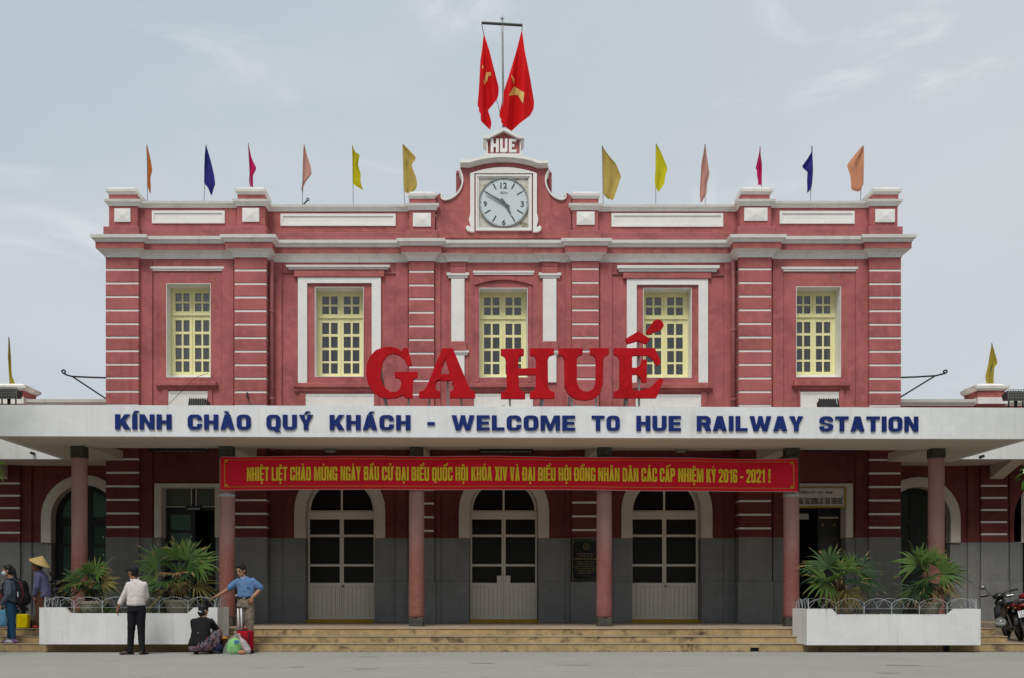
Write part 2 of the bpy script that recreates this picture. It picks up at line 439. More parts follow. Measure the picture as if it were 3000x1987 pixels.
# ---------------------------------------------------------------- heavy block lettering, drawn as outlines
import unicodedata
def block_glyph(ch, t, b, Rx, Ry):
    """outlines of one capital in a box 1 high; t stem, b bar, as fractions of a unit-wide letter and of the height"""
    W = {'I': t, 'M': 1.32, 'W': 1.55, '!': t*.9, '-': .62, '1': .72, 'L': .86, 'T': .96, 'E': .88}.get(ch, 1.0)
    def corner(cx, cy, a0, a1, rx=Rx, ry=Ry, n=6):
        return [(cx+rx*math.cos(R(a0+(a1-a0)*k/n)), cy+ry*math.sin(R(a0+(a1-a0)*k/n))) for k in range(n+1)]
    TR = lambda: corner(W-Rx, 1-Ry, 0, 90); TL = lambda: corner(Rx, 1-Ry, 90, 180)
    BL = lambda: corner(Rx, Ry, 180, 270); BR = lambda: corner(W-Rx, Ry, 270, 360)
    ix, iy = max(.03, (Rx-t)*.9 if Rx > t else .10), max(.02, Ry*.55)
    def hole(x0, y0, x1, y1):
        ax, ay = min(ix, (x1-x0)*.49), min(iy, (y1-y0)*.49)
        return corner(x1-ax, y1-ay, 0, 90, ax, ay, 4) + corner(x0+ax, y1-ay, 90, 180, ax, ay, 4) + corner(x0+ax, y0+ay, 180, 270, ax, ay, 4) + corner(x1-ax, y0+ay, 270, 360, ax, ay, 4)
    P = []
    if ch == 'I': P = [([(0,0),(W,0),(W,1),(0,1)], [])]
    elif ch == '-': P = [([(0,.34),(W,.34),(W,.34+b),(0,.34+b)], [])]
    elif ch == '!': P = [([(W*.15,.25),(W*.85,.25),(W,1),(0,1)], []), ([(.05*W,0),(.95*W,0),(.95*W,.16),(.05*W,.16)], [])]
    elif ch == 'H': P = [([(0,0),(t,0),(t,.5-b*.5),(W-t,.5-b*.5),(W-t,0),(W,0),(W,1),(W-t,1),(W-t,.5+b*.5),(t,.5+b*.5),(t,1),(0,1)], [])]
    elif ch == 'E': P = [([(0,0),(W,0),(W,b),(t,b),(t,.5-b*.45),(W*.94,.5-b*.45),(W*.94,.5+b*.45),(t,.5+b*.45),(t,1-b),(W,1-b),(W,1),(0,1)], [])]
    elif ch == 'L': P = [([(0,0),(W,0),(W,b),(t,b),(t,1),(0,1)], [])]
    elif ch == 'T': P = [([(W*.5-t*.5,0),(W*.5+t*.5,0),(W*.5+t*.5,1-b),(W,1-b),(W,1),(0,1),(0,1-b),(W*.5-t*.5,1-b)], [])]
    elif ch == 'N': P = [([(0,0),(t*.92,0),(t*.92,.60),(W-t,0),(W,0),(W,1),(W-t*.92,1),(W-t*.92,.40),(t,1),(0,1)], [])]
    elif ch == 'M': P = [([(0,0),(t*.9,0),(t*.9,.62),(.5*W-t*.33,0),(.5*W+t*.33,0),(W-t*.9,.62),(W-t*.9,0),(W,0),(W,1),(W-t*1.2,1),(.5*W,.40),(t*1.2,1),(0,1)], [])]
    elif ch == 'W': P = [([(0,1),(t,1),(.31*W,.36),(.5*W-t*.42,1),(.5*W+t*.42,1),(.69*W,.36),(W-t,1),(W,1),(.815*W,0),(.61*W,0),(.5*W,.46),(.39*W,0),(.185*W,0)], [])]
    elif ch == 'K': P = [([(0,0),(t,0),(t,.26),(t*1.25,.35),(W-t*1.15,0),(W+.03,0),(W*.66,.58),(W,1),(W-t*1.1,1),(t,.57),(t,1),(0,1)], [])]
    elif ch == 'V': P = [([(0,1),(t*1.05,1),(.5*W,.26),(W-t*1.05,1),(W,1),(.5*W+t*.58,0),(.5*W-t*.58,0)], [])]
    elif ch == 'X': P = [([(0,0),(t*1.1,0),(.5*W,.33),(W-t*1.1,0),(W,0),(.5*W+t*.62,.5),(W,1),(W-t*1.1,1),(.5*W,.67),(t*1.1,1),(0,1),(.5*W-t*.62,.5)], [])]
    elif ch == 'Y': P = [([(0,1),(t*1.1,1),(.5*W,.60),(W-t*1.1,1),(W,1),(.5*W+t*.5,.40),(.5*W+t*.5,0),(.5*W-t*.5,0),(.5*W-t*.5,.40)], [])]
    elif ch == 'A':
        a = .5*W - .60*t
        x18, x34 = t*1.02+a*.17, t*1.02+a*(.17+b*.85)
        P = [([(0,0),(t*1.02,0),(x18,.17),(W-x18,.17),(W-t*1.02,0),(W,0),(W-a,1),(a,1)], [[(x34,.17+b*.85),(W-x34,.17+b*.85),(.5*W,min(.86,(.5*W-1.02*t)/a))]])]
    elif ch == 'U': P = [([(0,1)] + BL() + BR() + [(W,1),(W-t,1)] + corner(W-t-ix, b+iy, 0, -90, ix, iy, 4) + corner(t+ix, b+iy, 270, 180, ix, iy, 4) + [(t,1)], [])]
    elif ch in 'O0Q':
        P = [(TR() + TL() + BL() + BR(), [hole(t, b, W-t, 1-b)])]
        if ch == 'Q': P.append(([(W*.50,-.001),(W*.62,-.13),(W*1.02,-.13),(W*.90,-.001)], []))
    elif ch == 'C': P = [([(W,.62)] + TR() + TL() + BL() + BR() + [(W,.38),(W-t,.38)] + corner(W-t-ix, b+iy, 0, -90, ix, iy, 4) + corner(t+ix, b+iy, 270, 180, ix, iy, 4) + corner(t+ix, 1-b-iy, 180, 90, ix, iy, 4) + corner(W-t-ix, 1-b-iy, 90, 0, ix, iy, 4) + [(W-t,.62)], [])]
    elif ch == 'G': P = [([(W,.66)] + TR() + TL() + BL() + [(W*.62,0),(W-t*.7,.05),(W-t*.62,0),(W,0),(W,.52),(W*.52,.52),(W*.52,.52-b*.8),(W-t,.52-b*.8)] + corner(W-t-ix, b+iy, 0, -90, ix, iy, 4) + corner(t+ix, b+iy, 270, 180, ix, iy, 4) + corner(t+ix, 1-b-iy, 180, 90, ix, iy, 4) + corner(W-t-ix, 1-b-iy, 90, 0, ix, iy, 4) + [(W-t,.66)], [])]
    elif ch == 'S': P = [([(W,.68)] + TR() + TL() + [(0,.62),(.10*W,.53),(W-t*.98,.40),(W-t,.36)] + corner(W-t-ix, b+iy, 0, -90, ix, iy, 4) + corner(t+ix, b+iy, 270, 180, ix, iy, 4) + [(t,.33),(0,.33)] + BL() + BR() + [(W,.39),(.90*W,.47),(t*.98,.60),(t,.64)] + corner(t+ix, 1-b-iy, 180, 90, ix, iy, 4) + corner(W-t-ix, 1-b-iy, 90, 0, ix, iy, 4) + [(W-t,.68)], [])]
    elif ch in 'DĐ':
        P = [([(0,0)] + BR() + TR() + [(0,1)], [hole(t, b, W-t, 1-b)])]
        if ch == 'Đ': P += [([(-.16,.44),(-.001,.44),(-.001,.58),(-.16,.58)], []), ([(t+.001,.44),(t+.10,.44),(t+.10,.58),(t+.001,.58)], [])]
    elif ch == 'B': P = [([(0,0)] + BR() + [(W,.44),(.90*W,.515),(W*.98,.58)] + corner(W*.98-Rx, 1-Ry, 0, 90) + [(0,1)], [hole(t, b, W-t, .5-b*.42), hole(t, .5+b*.48, W*.98-t, 1-b)])]
    elif ch == 'P': P = [([(0,0),(t,0),(t,.40)] + corner(W-Rx, .40+Ry, 270, 360) + TR() + [(0,1)], [hole(t, .40+b, W-t, 1-b)])]
    elif ch == 'R': P = [([(0,0),(t,0),(t,.40),(W*.46,.40),(W-t*1.0,0),(W+.04,0),(W*.88,.42),(W,.55)] + TR() + [(0,1)], [hole(t, .40+b*.9, W-t, 1-b)])]
    elif ch == '1': P = [([(W-t,0),(W,0),(W,1),(W-t*.85,1),(W-t*1.1,.90),(0,.84),(0,.70),(W-t,.74)], [])]
    elif ch == '2': P = [([(0,.68),(0,1-Ry)] + TL()[::-1] + TR()[::-1] + [(W,.62),(W*.9,.48),(t*1.25,b),(W,b),(W,0),(0,0),(0,b*1.1),(W-t*1.1,.52),(W-t,.62)] + corner(W-t-ix, 1-b-iy, 0, 90, ix, iy, 4) + corner(t+ix, 1-b-iy, 90, 180, ix, iy, 4) + [(t,.68)], [])]
    elif ch == '6': P = [([(W,.72)] + TR() + TL() + BL() + BR() + corner(W-Rx, .60-Ry, 0, 90) + [(t,.60)] + corner(t+ix, 1-b-iy, 180, 90, ix, iy, 4) + corner(W-t-ix, 1-b-iy, 90, 0, ix, iy, 4) + [(W-t,.72)], [hole(t, b, W-t, .60-b*.9)])]
    return P, W
def block_text(word, t=.34, b=.14, Rx=.34, Ry=.14, gap=.14, acc=.20):
    """list per letter of outlines, laid out from x = 0; accents rise above 1 by about acc"""
    out, x = [], 0.0
    for ch in word:
        if ch == 'Đ': bs, marks = 'Đ', ''
        else:
            d = unicodedata.normalize('NFD', ch); bs, marks = d[0], d[1:]
        P, W = block_glyph(bs, t, b, Rx, Ry)
        P = [(list(o), [list(h) for h in hs]) for o, hs in P]
        c, y, s = W*.5, 1.05, acc
        up = False
        for m in marks:
            if m == '\u0302':
                P.append(([(c-.34,y),(c-.14,y),(c,y+s*.45),(c+.14,y),(c+.34,y),(c+.13,y+s*.85),(c-.13,y+s*.85)], [])); up = True
            elif m == '\u0306':
                P.append(([(c-.30,y+s*.8),(c-.22,y+s*.15),(c-.1,y),(c+.1,y),(c+.22,y+s*.15),(c+.30,y+s*.8),(c+.17,y+s*.8),(c+.08,y+s*.35),(c-.08,y+s*.35),(c-.17,y+s*.8)], [])); up = True
            elif m == '\u031b':
                P.append(([(W+.002,.80),(W+.10,.84),(W+.20,.95),(W+.20,1.06),(W+.05,1.06),(W+.002,.98)], []))
            elif m == '\u0323':
                P.append(([(c-.17,-.22),(c+.17,-.22),(c+.17,-.08),(c-.17,-.08)], []))
        for m in marks:
            k, yy = (.40, y+s*.35) if up else (0, y)
            if m == '\u0301': P.append(([(c+k-.14,yy),(c+k+.08,yy),(c+k+.30,yy+s),(c+k+.0,yy+s)], []))
            elif m == '\u0300': P.append(([(c+k-.06,yy),(c+k+.14,yy),(c+k+.02,yy+s),(c+k-.26,yy+s)], []))
            elif m == '\u0309':
                P.append(([(c+k-.10,yy),(c+k+.05,yy),(c+k+.05,yy+s*.3),(c+k+.20,yy+s*.6),(c+k+.20,yy+s*.95),(c+k+.08,yy+s*1.15),(c+k-.14,yy+s*1.15),(c+k-.18,yy+s*.8),(c+k-.02,yy+s*.85),(c+k+.05,yy+s*.7),(c+k-.10,yy+s*.42)], []))
        out.append(([([(px+x, py) for px, py in o], [[(px+x, py) for px, py in h] for h in hs]) for o, hs in P], x, W))
        x += W + gap
    return out, x - gap
def flat_tris(P):
    v, f = [], []
    for o, hs in P:
        loops = [o] + hs
        n = len(v)
        for tri in tessellate_polygon([[Vector((p[0],p[1],0)) for p in l] for l in loops]): f.append(tuple(i+n for i in tri))
        v += [p for l in loops for p in l]
    return v, f
# ---------------------------------------------------------------- levels and planes of the place
Y1, Y2, Y3 = 20.0, 20.35, 20.75                     # fronts of the three steps
Z1, Z2, Z3 = 0.162, 0.291, 0.432                    # tread heights; Z3 is the platform
PP, PW, CW, CP, WW = 24.50, 24.62, 24.88, 24.76, 27.0   # pavilion pilaster / wall, centre wall / pilaster, wing wall
ZD, ZPL = 2.495, 1.443                              # top of the grey dado, top of its plinth
ZARC, ZFR, ZCO, ZCT = 9.235, 9.355, 9.50, 9.65      # architrave, frieze, cornice
ZPB, ZCB, ZCC = 9.925, 10.43, 10.57                 # parapet base, coping

# ---------------------------------------------------------------- ground, steps, platform
def sheet(name, x0, x1, y0, y1, z, m, nx=1, ny=1):
    mb = MB()
    vs_ = [(x0+(x1-x0)*i/nx, y0+(y1-y0)*j/ny, z) for j in range(ny+1) for i in range(nx+1)]
    mb.add(vs_, [(j*(nx+1)+i, j*(nx+1)+i+1, (j+1)*(nx+1)+i+1, (j+1)*(nx+1)+i) for j in range(ny) for i in range(nx)])
    return tag(mb.build(name, m, recalc=False), kind='structure')
sheet('ground', -900, 900, -900, 900, -0.012, mat('far_ground', (0.20,0.19,0.16), 0.95, 0.3, 0.05))
road = sheet('road', -70, 70, -40, Y1 + 0.5, 0.0, M['asphalt'])
rr = random.Random(3)
scr_d, scr_l, stain = mat('dark_scrape', (0.20,0.19,0.17), 0.9), mat('pale_scratch', (0.46,0.45,0.43), 0.9), mat('oil_stain', (0.262,0.252,0.232), 0.8, .15, 5)
def blotch(mb, x, y, w, d, n=11):
    o = len(mb.v)
    mb.v += [(x+w*math.cos(2*math.pi*k/n)*rr.uniform(.6,1.1), y+d*math.sin(2*math.pi*k/n)*rr.uniform(.6,1.1), .004) for k in range(n)]
    mb.f.append(tuple(range(o, o+n)))
for k in range(34):
    mb = MB(); blotch(mb, rr.uniform(-9,10.5), rr.uniform(13.4,19.4), rr.uniform(.06,.28), rr.uniform(.006,.02), 9)
    mb.build('asphalt_scrape', scr_d if k % 3 else scr_l, road, recalc=False)
for k in range(9):
    mb = MB(); blotch(mb, rr.uniform(-9,10.5), rr.uniform(13.6,19.2), rr.uniform(.10,.35), rr.uniform(.08,.3), 15)
    mb.build('oil_stain', stain, road, recalc=False)
for k in range(5):                                  # long hairline cracks
    x, y = rr.uniform(-9,8), rr.uniform(13.6,18.8)
    pts = [(x,y)]
    for j in range(14): pts.append((pts[-1][0]+rr.uniform(.08,.3), pts[-1][1]+rr.uniform(-.07,.07)))
    mb = MB()
    for (p, q) in zip(pts, pts[1:]):
        mb.add([(p[0],p[1]-.006,.0045),(q[0],q[1]-.006,.0045),(q[0],q[1]+.006,.0045),(p[0],p[1]+.006,.0045)], [(0,1,2,3)])
    mb.build('asphalt_crack', scr_d, road, recalc=False)
gut = MB()                                          # grit that gathers along the foot of the steps
for k in range(1500):
    x = rr.uniform(-10.5, 11.5); y = Y1 - .004 - abs(rr.gauss(0,.05)); s = rr.uniform(.006,.02)
    gut.add([(x-s,y-s*.6,.005),(x+s,y-s*.5,.005),(x+s*.4,y+s*.6,.005+s*.6),(x-s*.5,y+s*.4,.005+s*.4)], [(0,1,2,3)])
tag(gut.build('grit', mat('gutter_grit', (0.12,0.10,0.075), .95, .5, 9), None, False, False), 'line of dark grit along the foot of the steps', 'grit', None, 'stuff')

steps = tag(MB().box(-24, 24, Y1+.10, WW+6, -.1, Z1-.012).build('steps', M['step']), kind='structure')
def course(y0, y1, z0, z1, seed, drain=None, xend=14.5):
    r = random.Random(seed)
    x = -14.0
    while x < xend:
        w = min(r.uniform(.75, 1.25), xend-x)
        if drain and x < drain[0] < x + w: w = drain[0] - x
        if not (drain and abs(x - drain[0]) < 1e-6):
            dy = r.uniform(-.004, .004)
            MB().bev(x+.0012, x+w-.0012, y0+dy+.006, y1, z0, z1-.015, .003).build('step_stone', M['step'], steps)
        x += w
        if drain and abs(x - drain[0]) < 1e-6:
            MB().box(x, x+.17, y0+.06, y1, z0, z1-.015).build('drain_recess', M['iron'], steps)
            MB().bev(x, x+.17, y0, y0+.06, z0+.10, z1-.015, .004).build('step_stone', M['step'], steps)
            x += .17
    r = random.Random(seed+50)
    x = -14.0
    while x < xend:
        w = min(r.uniform(1.4, 2.2), xend-x)
        MB().bev(x+.002, x+w-.002, y0-.008, y1, z1-.014, z1, .004).build('tread_slab', M['tread'], steps)
        x += w
course(Y1, Y2+.03, -.02, Z1, 1, (X(2199, Y1),))
MB().box(X(2764,Y1), X(2782,Y1), Y1-.002, Y1+.3, -.01, Z1-.016).build('drain_recess', M['iron'], steps)
course(Y2, Y3+.03, Z1+.001, Z2, 2, None, 10.50)
course(Y3, Y3+.5, Z2+.001, Z3, 3, None, 10.44)
tag(MB().box(-24, 10.44, Y3+.51, 23.4, Z2, Z3).box(-24, 24, 23.401, WW+6, Z2-.15, Z3).build('platform_floor', M['tread']), kind='structure')
MB().box(10.47, 24, Y2+.2, 23.40, .02, Z1-.003).build('parking_bay', M['tread'], steps)

# ---------------------------------------------------------------- station building
station = thing('station_building', (X(1475, CW), CW, 0),
    'two storey red stucco station with white trim, tall yellow windows and a clock gable', 'building')

def sweep(mb, path, prof):
    """run a profile of (out, z) along a plan path with mitred corners"""
    n = len(path)
    nor = []
    for i in range(n-1):
        dx, dy = path[i+1][0]-path[i][0], path[i+1][1]-path[i][1]
        L = math.hypot(dx, dy); nor.append((dy/L, -dx/L))
    vs_, m = [], len(prof)
    for i, p in enumerate(path):
        if i == 0: o = nor[0]
        elif i == n-1: o = nor[-1]
        else:
            a, b = nor[i-1], nor[i]
            d = 1 + a[0]*b[0] + a[1]*b[1]
            o = ((a[0]+b[0])/d, (a[1]+b[1])/d) if d > .1 else a
        vs_ += [(p[0]+o[0]*q, p[1]+o[1]*q, z) for q, z in prof]
    fs = [(i*m+k, (i+1)*m+k, (i+1)*m+k+1, i*m+k+1) for i in range(n-1) for k in range(m-1)]
    fs += [tuple(range(m)), tuple((n-1)*m+k for k in reversed(range(m)))]
    return mb.add(vs_, fs)

xa, xb, xc, xd = X(309.5,PP), X(406.2,PP), X(685.8,PP), X(780.8,PP)
xe, xf, xg, xh = X(1197,CP), X(1272.5,CP), X(1675,CP), X(1755.5,CP)
xi, xj, xk, xl = X(2164.8,PP), X(2261.2,PP), X(2547,PP), X(2640,PP)
BACK = 33.0
plan = [(xa,BACK),(xa,PP),(xb,PP),(xb,PW),(xc,PW),(xc,PP),(xd,PP),(xd,CW),(xe,CW),(xe,CP),(xf,CP),(xf,CW),
        (xg,CW),(xg,CP),(xh,CP),(xh,CW),(xi,CW),(xi,PP),(xj,PP),(xj,PW),(xk,PW),(xk,PP),(xl,PP),(xl,BACK)]
mb = MB()
sweep(mb, plan, [(-.06,ZARC-.045),(.018,ZARC-.045),(.018,ZARC-.012),(.03,ZARC-.008),(.03,ZARC+.012),(.05,ZARC+.03),(.065,ZARC+.06),(.10,ZARC+.085),(.15,ZARC+.115),(.168,ZFR),(-.06,ZFR)])
for px0, px1 in ((1308, 1374), (1578, 1643)):       # the cornice breaks forward over the two white centre pilasters
    x0, x1 = X(px0,CW), X(px1,CW)
    sweep(mb, [(x0+.04,CW-.0),(x0+.04,CW-.05),(x1-.04,CW-.05),(x1-.04,CW-.0)], [(-.03,ZARC-.04),(.03,ZARC-.04),(.035,ZARC+.02),(.08,ZARC+.07),(.13,ZARC+.10),(.155,ZFR-.002),(-.03,ZFR-.002)])
mb.build('architrave', M['cornice'], station)
sweep(MB(), plan, [(-.06,ZFR),(.175,ZFR),(.18,ZCO),(-.06,ZCO)]).build('frieze', M['red'], station)
sweep(MB(), plan, [(-.06,ZCO),(.19,ZCO),(.19,ZCO+.015),(.205,ZCO+.02),(.215,ZCO+.055),(.24,ZCO+.065),(.25,ZCO+.075),(.262,ZCO+.08),(.277,ZCT),(-.10,ZCT+.03)]).build('cornice', M['cornice'], station)

# pilasters: a white recessed core with red rusticated blocks in front of the dado
def pilaster(px0, px1, Yf, Yb, y0, sp, name='pilaster', ztop=ZARC-.045, zlow=ZD, par=station, zmin=None):
    x0, x1 = X(px0,Yf), X(px1,Yf)
    core = MB().box(x0+.012, x1-.012, Yf+.014, Yb, zlow, ztop).build('pilaster', M['white'], par)
    g = []
    k = 0
    while True:
        z = Z(y0 + k*sp, Yf)
        if z < zlow + .08: break
        g.append(z); k += 1
    top = ztop
    for z in g + [None]:
        bot = (z + .024) if z else zlow
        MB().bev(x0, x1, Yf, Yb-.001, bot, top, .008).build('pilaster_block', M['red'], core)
        if z: top = z - .024
    MB().box(x0, x1, Yf, Yb-.001, ZPL+.002, zlow-.001).build('dado_pier', M['grey'], core)
    MB().bev(x0-.03, x1+.03, Yf-.03, Yb-.002, Z3, ZPL, .012).build('plinth', M['grey'], core)
    return core
pilaster(309.5, 406.2, PP, PW+.1, 790, 39.7)
pilaster(685.8, 780.8, PP, CW+.1, 791.8, 39.65)
pilaster(1197, 1272.5, CP, CW+.1, 795.6, 40.0)
pilaster(1675, 1755.5, CP, CW+.1, 787.7, 40.3)
pilaster(2164.8, 2261.2, PP, CW+.1, 788.4, 40.0)
pilaster(2547, 2640, PP, PW+.1, 791.9, 39.7)

# walls with their openings
def arch_pts(cx, r, ys, ybot, n=18):
    return [(cx-r, ybot)] + [(cx - r*math.cos(math.pi*k/n), ys - r*math.sin(math.pi*k/n)) for k in range(n+1)] + [(cx+r, ybot)]
WINS = {1: (487.5, 831, 615, 1104, PW), 2: (923.7, 842, 1064, 1103, CW), 3: (1404.8, 845, 1544.5, 1105, CW),
        4: (1885.6, 844.8, 2025, 1105.8, CW), 5: (2334.9, 840, 2463.6, 1103.5, PW)}
def rect_w(r, Y, pad=0.0):
    return [(X(r[0],Y)-pad, Z(r[3],Y)-pad), (X(r[2],Y)+pad, Z(r[3],Y)-pad), (X(r[2],Y)+pad, Z(r[1],Y)+pad), (X(r[0],Y)-pad, Z(r[1],Y)+pad)]
DOORS = [(996, 101.5, 1497, 904, 1098.3, 1002.5), (1476.3, 100.5, 1497, 1376, 1577, 1475), (1953, 101.5, 1497, 1851, 2052, 1937)]
def notch(cx, r, ys, Y, zbot, n=18):
    c, rad, zs = X(cx,Y), r*Y/F, Z(ys,Y)
    return [(c-rad, zbot)] + [(c-rad*math.cos(math.pi*k/n), zs+rad*math.sin(math.pi*k/n)) for k in range(n+1)] + [(c+rad, zbot)]
T = 0.45
# centre upper wall
outl = [(xd, ZD)]
for d in DOORS: outl += notch(d[0], d[1], d[2], CW, ZD)
outl += [(xi, ZD), (xi, ZCO), (xd, ZCO)]
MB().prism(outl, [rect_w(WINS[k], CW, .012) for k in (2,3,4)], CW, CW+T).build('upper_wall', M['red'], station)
# pavilion upper walls: a flush panel field, raised borders round it
for (x0, x1, xr0, xr1, k, side) in ((xa+.03, xd-.02, 471, 631, 1, 0), (xi+.02, xl-.03, 2318, 2479, 5, 1)):
    ob_top = Z(1427, PW)
    a, b = X(xr0,PW), X(xr1,PW)
    o = [(x0,ZD),(a,ZD),(a,ob_top),(b,ob_top),(b,ZD),(x1,ZD),(x1,ZCO),(x0,ZCO)]
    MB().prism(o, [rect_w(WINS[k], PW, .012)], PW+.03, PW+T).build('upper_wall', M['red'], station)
    # dado walls beside the doorway
    for q0, q1 in ((x0, a), (b, x1)):
        MB().box(q0, q1, PW+.03, PW+T, Z3, ZD-.002).build('dado_wall', M['grey'], station)
        MB().box(q0+.004, q1-.004, PW, PW+.03, Z3, ZPL).build('plinth', M['grey'], station)
# centre dado walls between the doors
xs = [xd] + [v for d in DOORS for v in (X(d[0],CW)-d[1]*CW/F, X(d[0],CW)+d[1]*CW/F)] + [xi]
for i in range(0, 8, 2):
    MB().box(xs[i], xs[i+1], CW, CW+T, Z3, ZD-.002).build('dado_wall', M['grey'], station)
    MB().bev(xs[i]+.004, xs[i+1]-.004, CW-.03, CW, Z3, ZPL, .01).build('plinth', M['grey'], station)
def border(px0, px1, Y, th, ztop=None, to_floor=True):
    x0, x1 = X(px0,Y), X(px1,Y)
    MB().bev(x0, x1, Y-th, Y+.002, ZD, ztop or ZARC-.05, .01).build('wall_border', M['red'], station)
    if to_floor:
        MB().bev(x0, x1, Y-th, Y+.002, ZPL+.002, ZD-.001, .01).build('dado_border', M['grey'], station)
        MB().bev(x0-.01, x1+.01, Y-th-.03, Y+.002, Z3, ZPL, .01).build('plinth', M['grey'], station)
border(407, 448, PW+.03, .05); border(652.3, 686, PW+.03, .05)
border(2262, 2293.5, PW+.03, .05); border(2505.7, 2546, PW+.03, .05)
for a, b in ((792, 827), (1160, 1196), (1274, 1291), (1658, 1674), (1757, 1793), (2120, 2152)):
    border(a, b, CW, .05)
for a, b, t in ((448.3, 652.1, PW+.03), (2293.7, 2505.5, PW+.03)):
    MB().pbox(a-.9, 758.6, b+.9, 783, t-.048, t+.001).build('wall_border', M['red'], station)
# white strip and moulding above and below each window
def strip(px0, py0, px1, py1, Y, th, name='white_moulding', m='white'):
    mb = MB()
    x0, x1, z0, z1 = X(px0,Y), X(px1,Y), Z(py1,Y), Z(py0,Y)
    h = z1 - z0
    sweep(mb, [(x0,Y+.01),(x0,Y),(x1,Y),(x1,Y+.01)], [(-.01,z0),(th*.55,z0),(th*.6,z0+h*.35),(th*.95,z0+h*.5),(th,z1),(-.01,z1)])
    return mb.build(name, M[m], station)
strip(449, 783, 651, 794.5, PW+.03, .055)
strip(2293.8, 784, 2505.4, 796, PW+.03, .055)
strip(1391, 795, 1560, 806, CW, .045)
strip(855.8, 781, 1128, 792, CW, .13)
strip(1821.8, 782, 2089.4, 798.5, CW, .13)
for x0, x1, y0, y1 in ((861, 1125.5, 792.6, 811), (1826, 2084.5, 799, 816)):
    MB().pbox(x0, y0, x1, y1, CW-.085, CW+.01, .01).build('window_hood', M['red'], station)
for a, b, y in ((827, 860, 794), (1126.5, 1159.6, 796), (1793, 1826, 798), (2085, 2120, 802)):
    MB().pbox(a, y, b, y+7, CW-.035, CW+.01, .01).build('wall_moulding', M['red_base'], station)
# white architraves round the second and fourth windows
for (o0, o1, ot, ob_, i0, i1, it) in ((872.7, 1115.6, 811, 1122, 899.5, 1089, 829), (1836.8, 2074.3, 816, 1121, 1865.5, 2047, 834)):
    o = [(o0,ob_),(i0,ob_),(i0,it),(i1,it),(i1,ob_),(o1,ob_),(o1,ot),(o0,ot)]
    MB().pprism(o, [], CW-.055, CW+.01).build('window_surround', M['white'], station)
# sill bands, shaded mouldings and white apron panels
def sill(x0, x1, yt, ym, yb, px0, px1, pyt, pyb, Y):
    MB().pbox(x0, yt, x1, ym, Y-.11, Y+.01, .012).build('window_sill', M['red'], station)
    mb = MB()
    sweep(mb, [(X(x0+3,Y),Y+.01),(X(x0+3,Y),Y),(X(x1-3,Y),Y),(X(x1-3,Y),Y+.01)],
          [(-.01,Z(yb,Y)),(.02,Z(yb,Y)),(.03,Z(yb,Y)+.03),(.06,Z(yb,Y)+.05),(.065,Z(ym,Y)-.02),(.09,Z(ym,Y)-.01),(.09,Z(ym,Y)),(-.01,Z(ym,Y))])
    mb.build('sill_moulding', M['red'], station)
    zb = 4.7
    MB().box(X(x0+10,Y), X(px0,Y), Y-.035, Y+.01, zb, Z(yb,Y)).build('apron_border', M['red'], station)
    MB().box(X(px1,Y), X(x1-10,Y), Y-.035, Y+.01, zb, Z(yb,Y)).build('apron_border', M['red'], station)
    panel(px0, pyt, px1, pyb, Y, .012)
def panel(px0, py0, px1, py1, Y, th=.03, frame=6, name='white_panel'):
    o = [(px0,py0),(px1,py0),(px1,py1),(px0,py1)]
    i = [(px0+frame,py0+frame),(px1-frame,py0+frame),(px1-frame,py1-frame),(px0+frame,py1-frame)]
    p = MB().pprism(o, [i], Y-th, Y+.01)
    p.pbox(px0+frame, py0+frame, px1-frame, py1-frame, Y-th+.022 if th > .025 else Y-.004, Y+.01)
    return p.build(name, M['white'], station)
sill(466.8, 632.6, 1118, 1130, 1141.5, 493, 609, 1146, 1195, PW+.03)
sill(868.5, 1120, 1122, 1135, 1153, 895, 1096, 1154, 1196, CW)
sill(1378, 1572, 1122, 1135, 1150, 1388, 1562, 1154, 1196, CW)
sill(1832, 2079.6, 1121.5, 1138, 1149, 1861.7, 2054, 1156, 1196, CW)
sill(2327, 2481, 1114, 1130.6, 1142, 2343.6, 2457.6, 1148, 1196, PW+.03)
# centre bay: eyebrow arch and the two white pilasters
def arcline(x0, x1, ye, yc, n=14):
    return [(x0+(x1-x0)*k/n, ye-(ye-yc)*(1-((2*k/n-1)**2))) for k in range(n+1)]
up = arcline(1391, 1559.8, 823, 809.5); lo = arcline(1391, 1559.8, 835, 819.5)
MB().pprism(up + lo[::-1], [], CW-.05, CW+.01).build('eyebrow_arch', M['red'], station)
for a, b in ((1391.2, 1404), (1547, 1559.6)):
    MB().pbox(a, 838, b, 1121, CW-.02, CW+.01, .01).build('wall_border', M['red'], station)
for (s0, s1) in ((1322, 1361), (1590.7, 1630.5)):
    w = 4
    MB().pbox(s0-w, 766, s1+w, 781, CW-.05, CW+.01, .008).build('pilaster_neck', M['red'], station)
    MB().pbox(s0-w, 781.5, s1+w, 802, CW-.085, CW+.01, .012).build('pilaster_head', M['red'], station)
    strip(s0-3, 802, s1+3, 816, CW, .085, 'pilaster_cap')
    MB().pbox(s0, 816.5, s1, 1001, CW-.05, CW+.01, .01).build('white_pilaster', M['white'], station)
    MB().pbox(s0-6, 1001, s1+6, 1028, CW-.085, CW+.01, .012).build('pilaster_base', M['red'], station)
    strip(s0-3, 1028.5, s1+3, 1041, CW, .08, 'pilaster_cap')
    MB().pbox(s0, 1041.5, s1, 1121, CW-.05, CW+.01, .01).build('white_pilaster', M['white'], station)

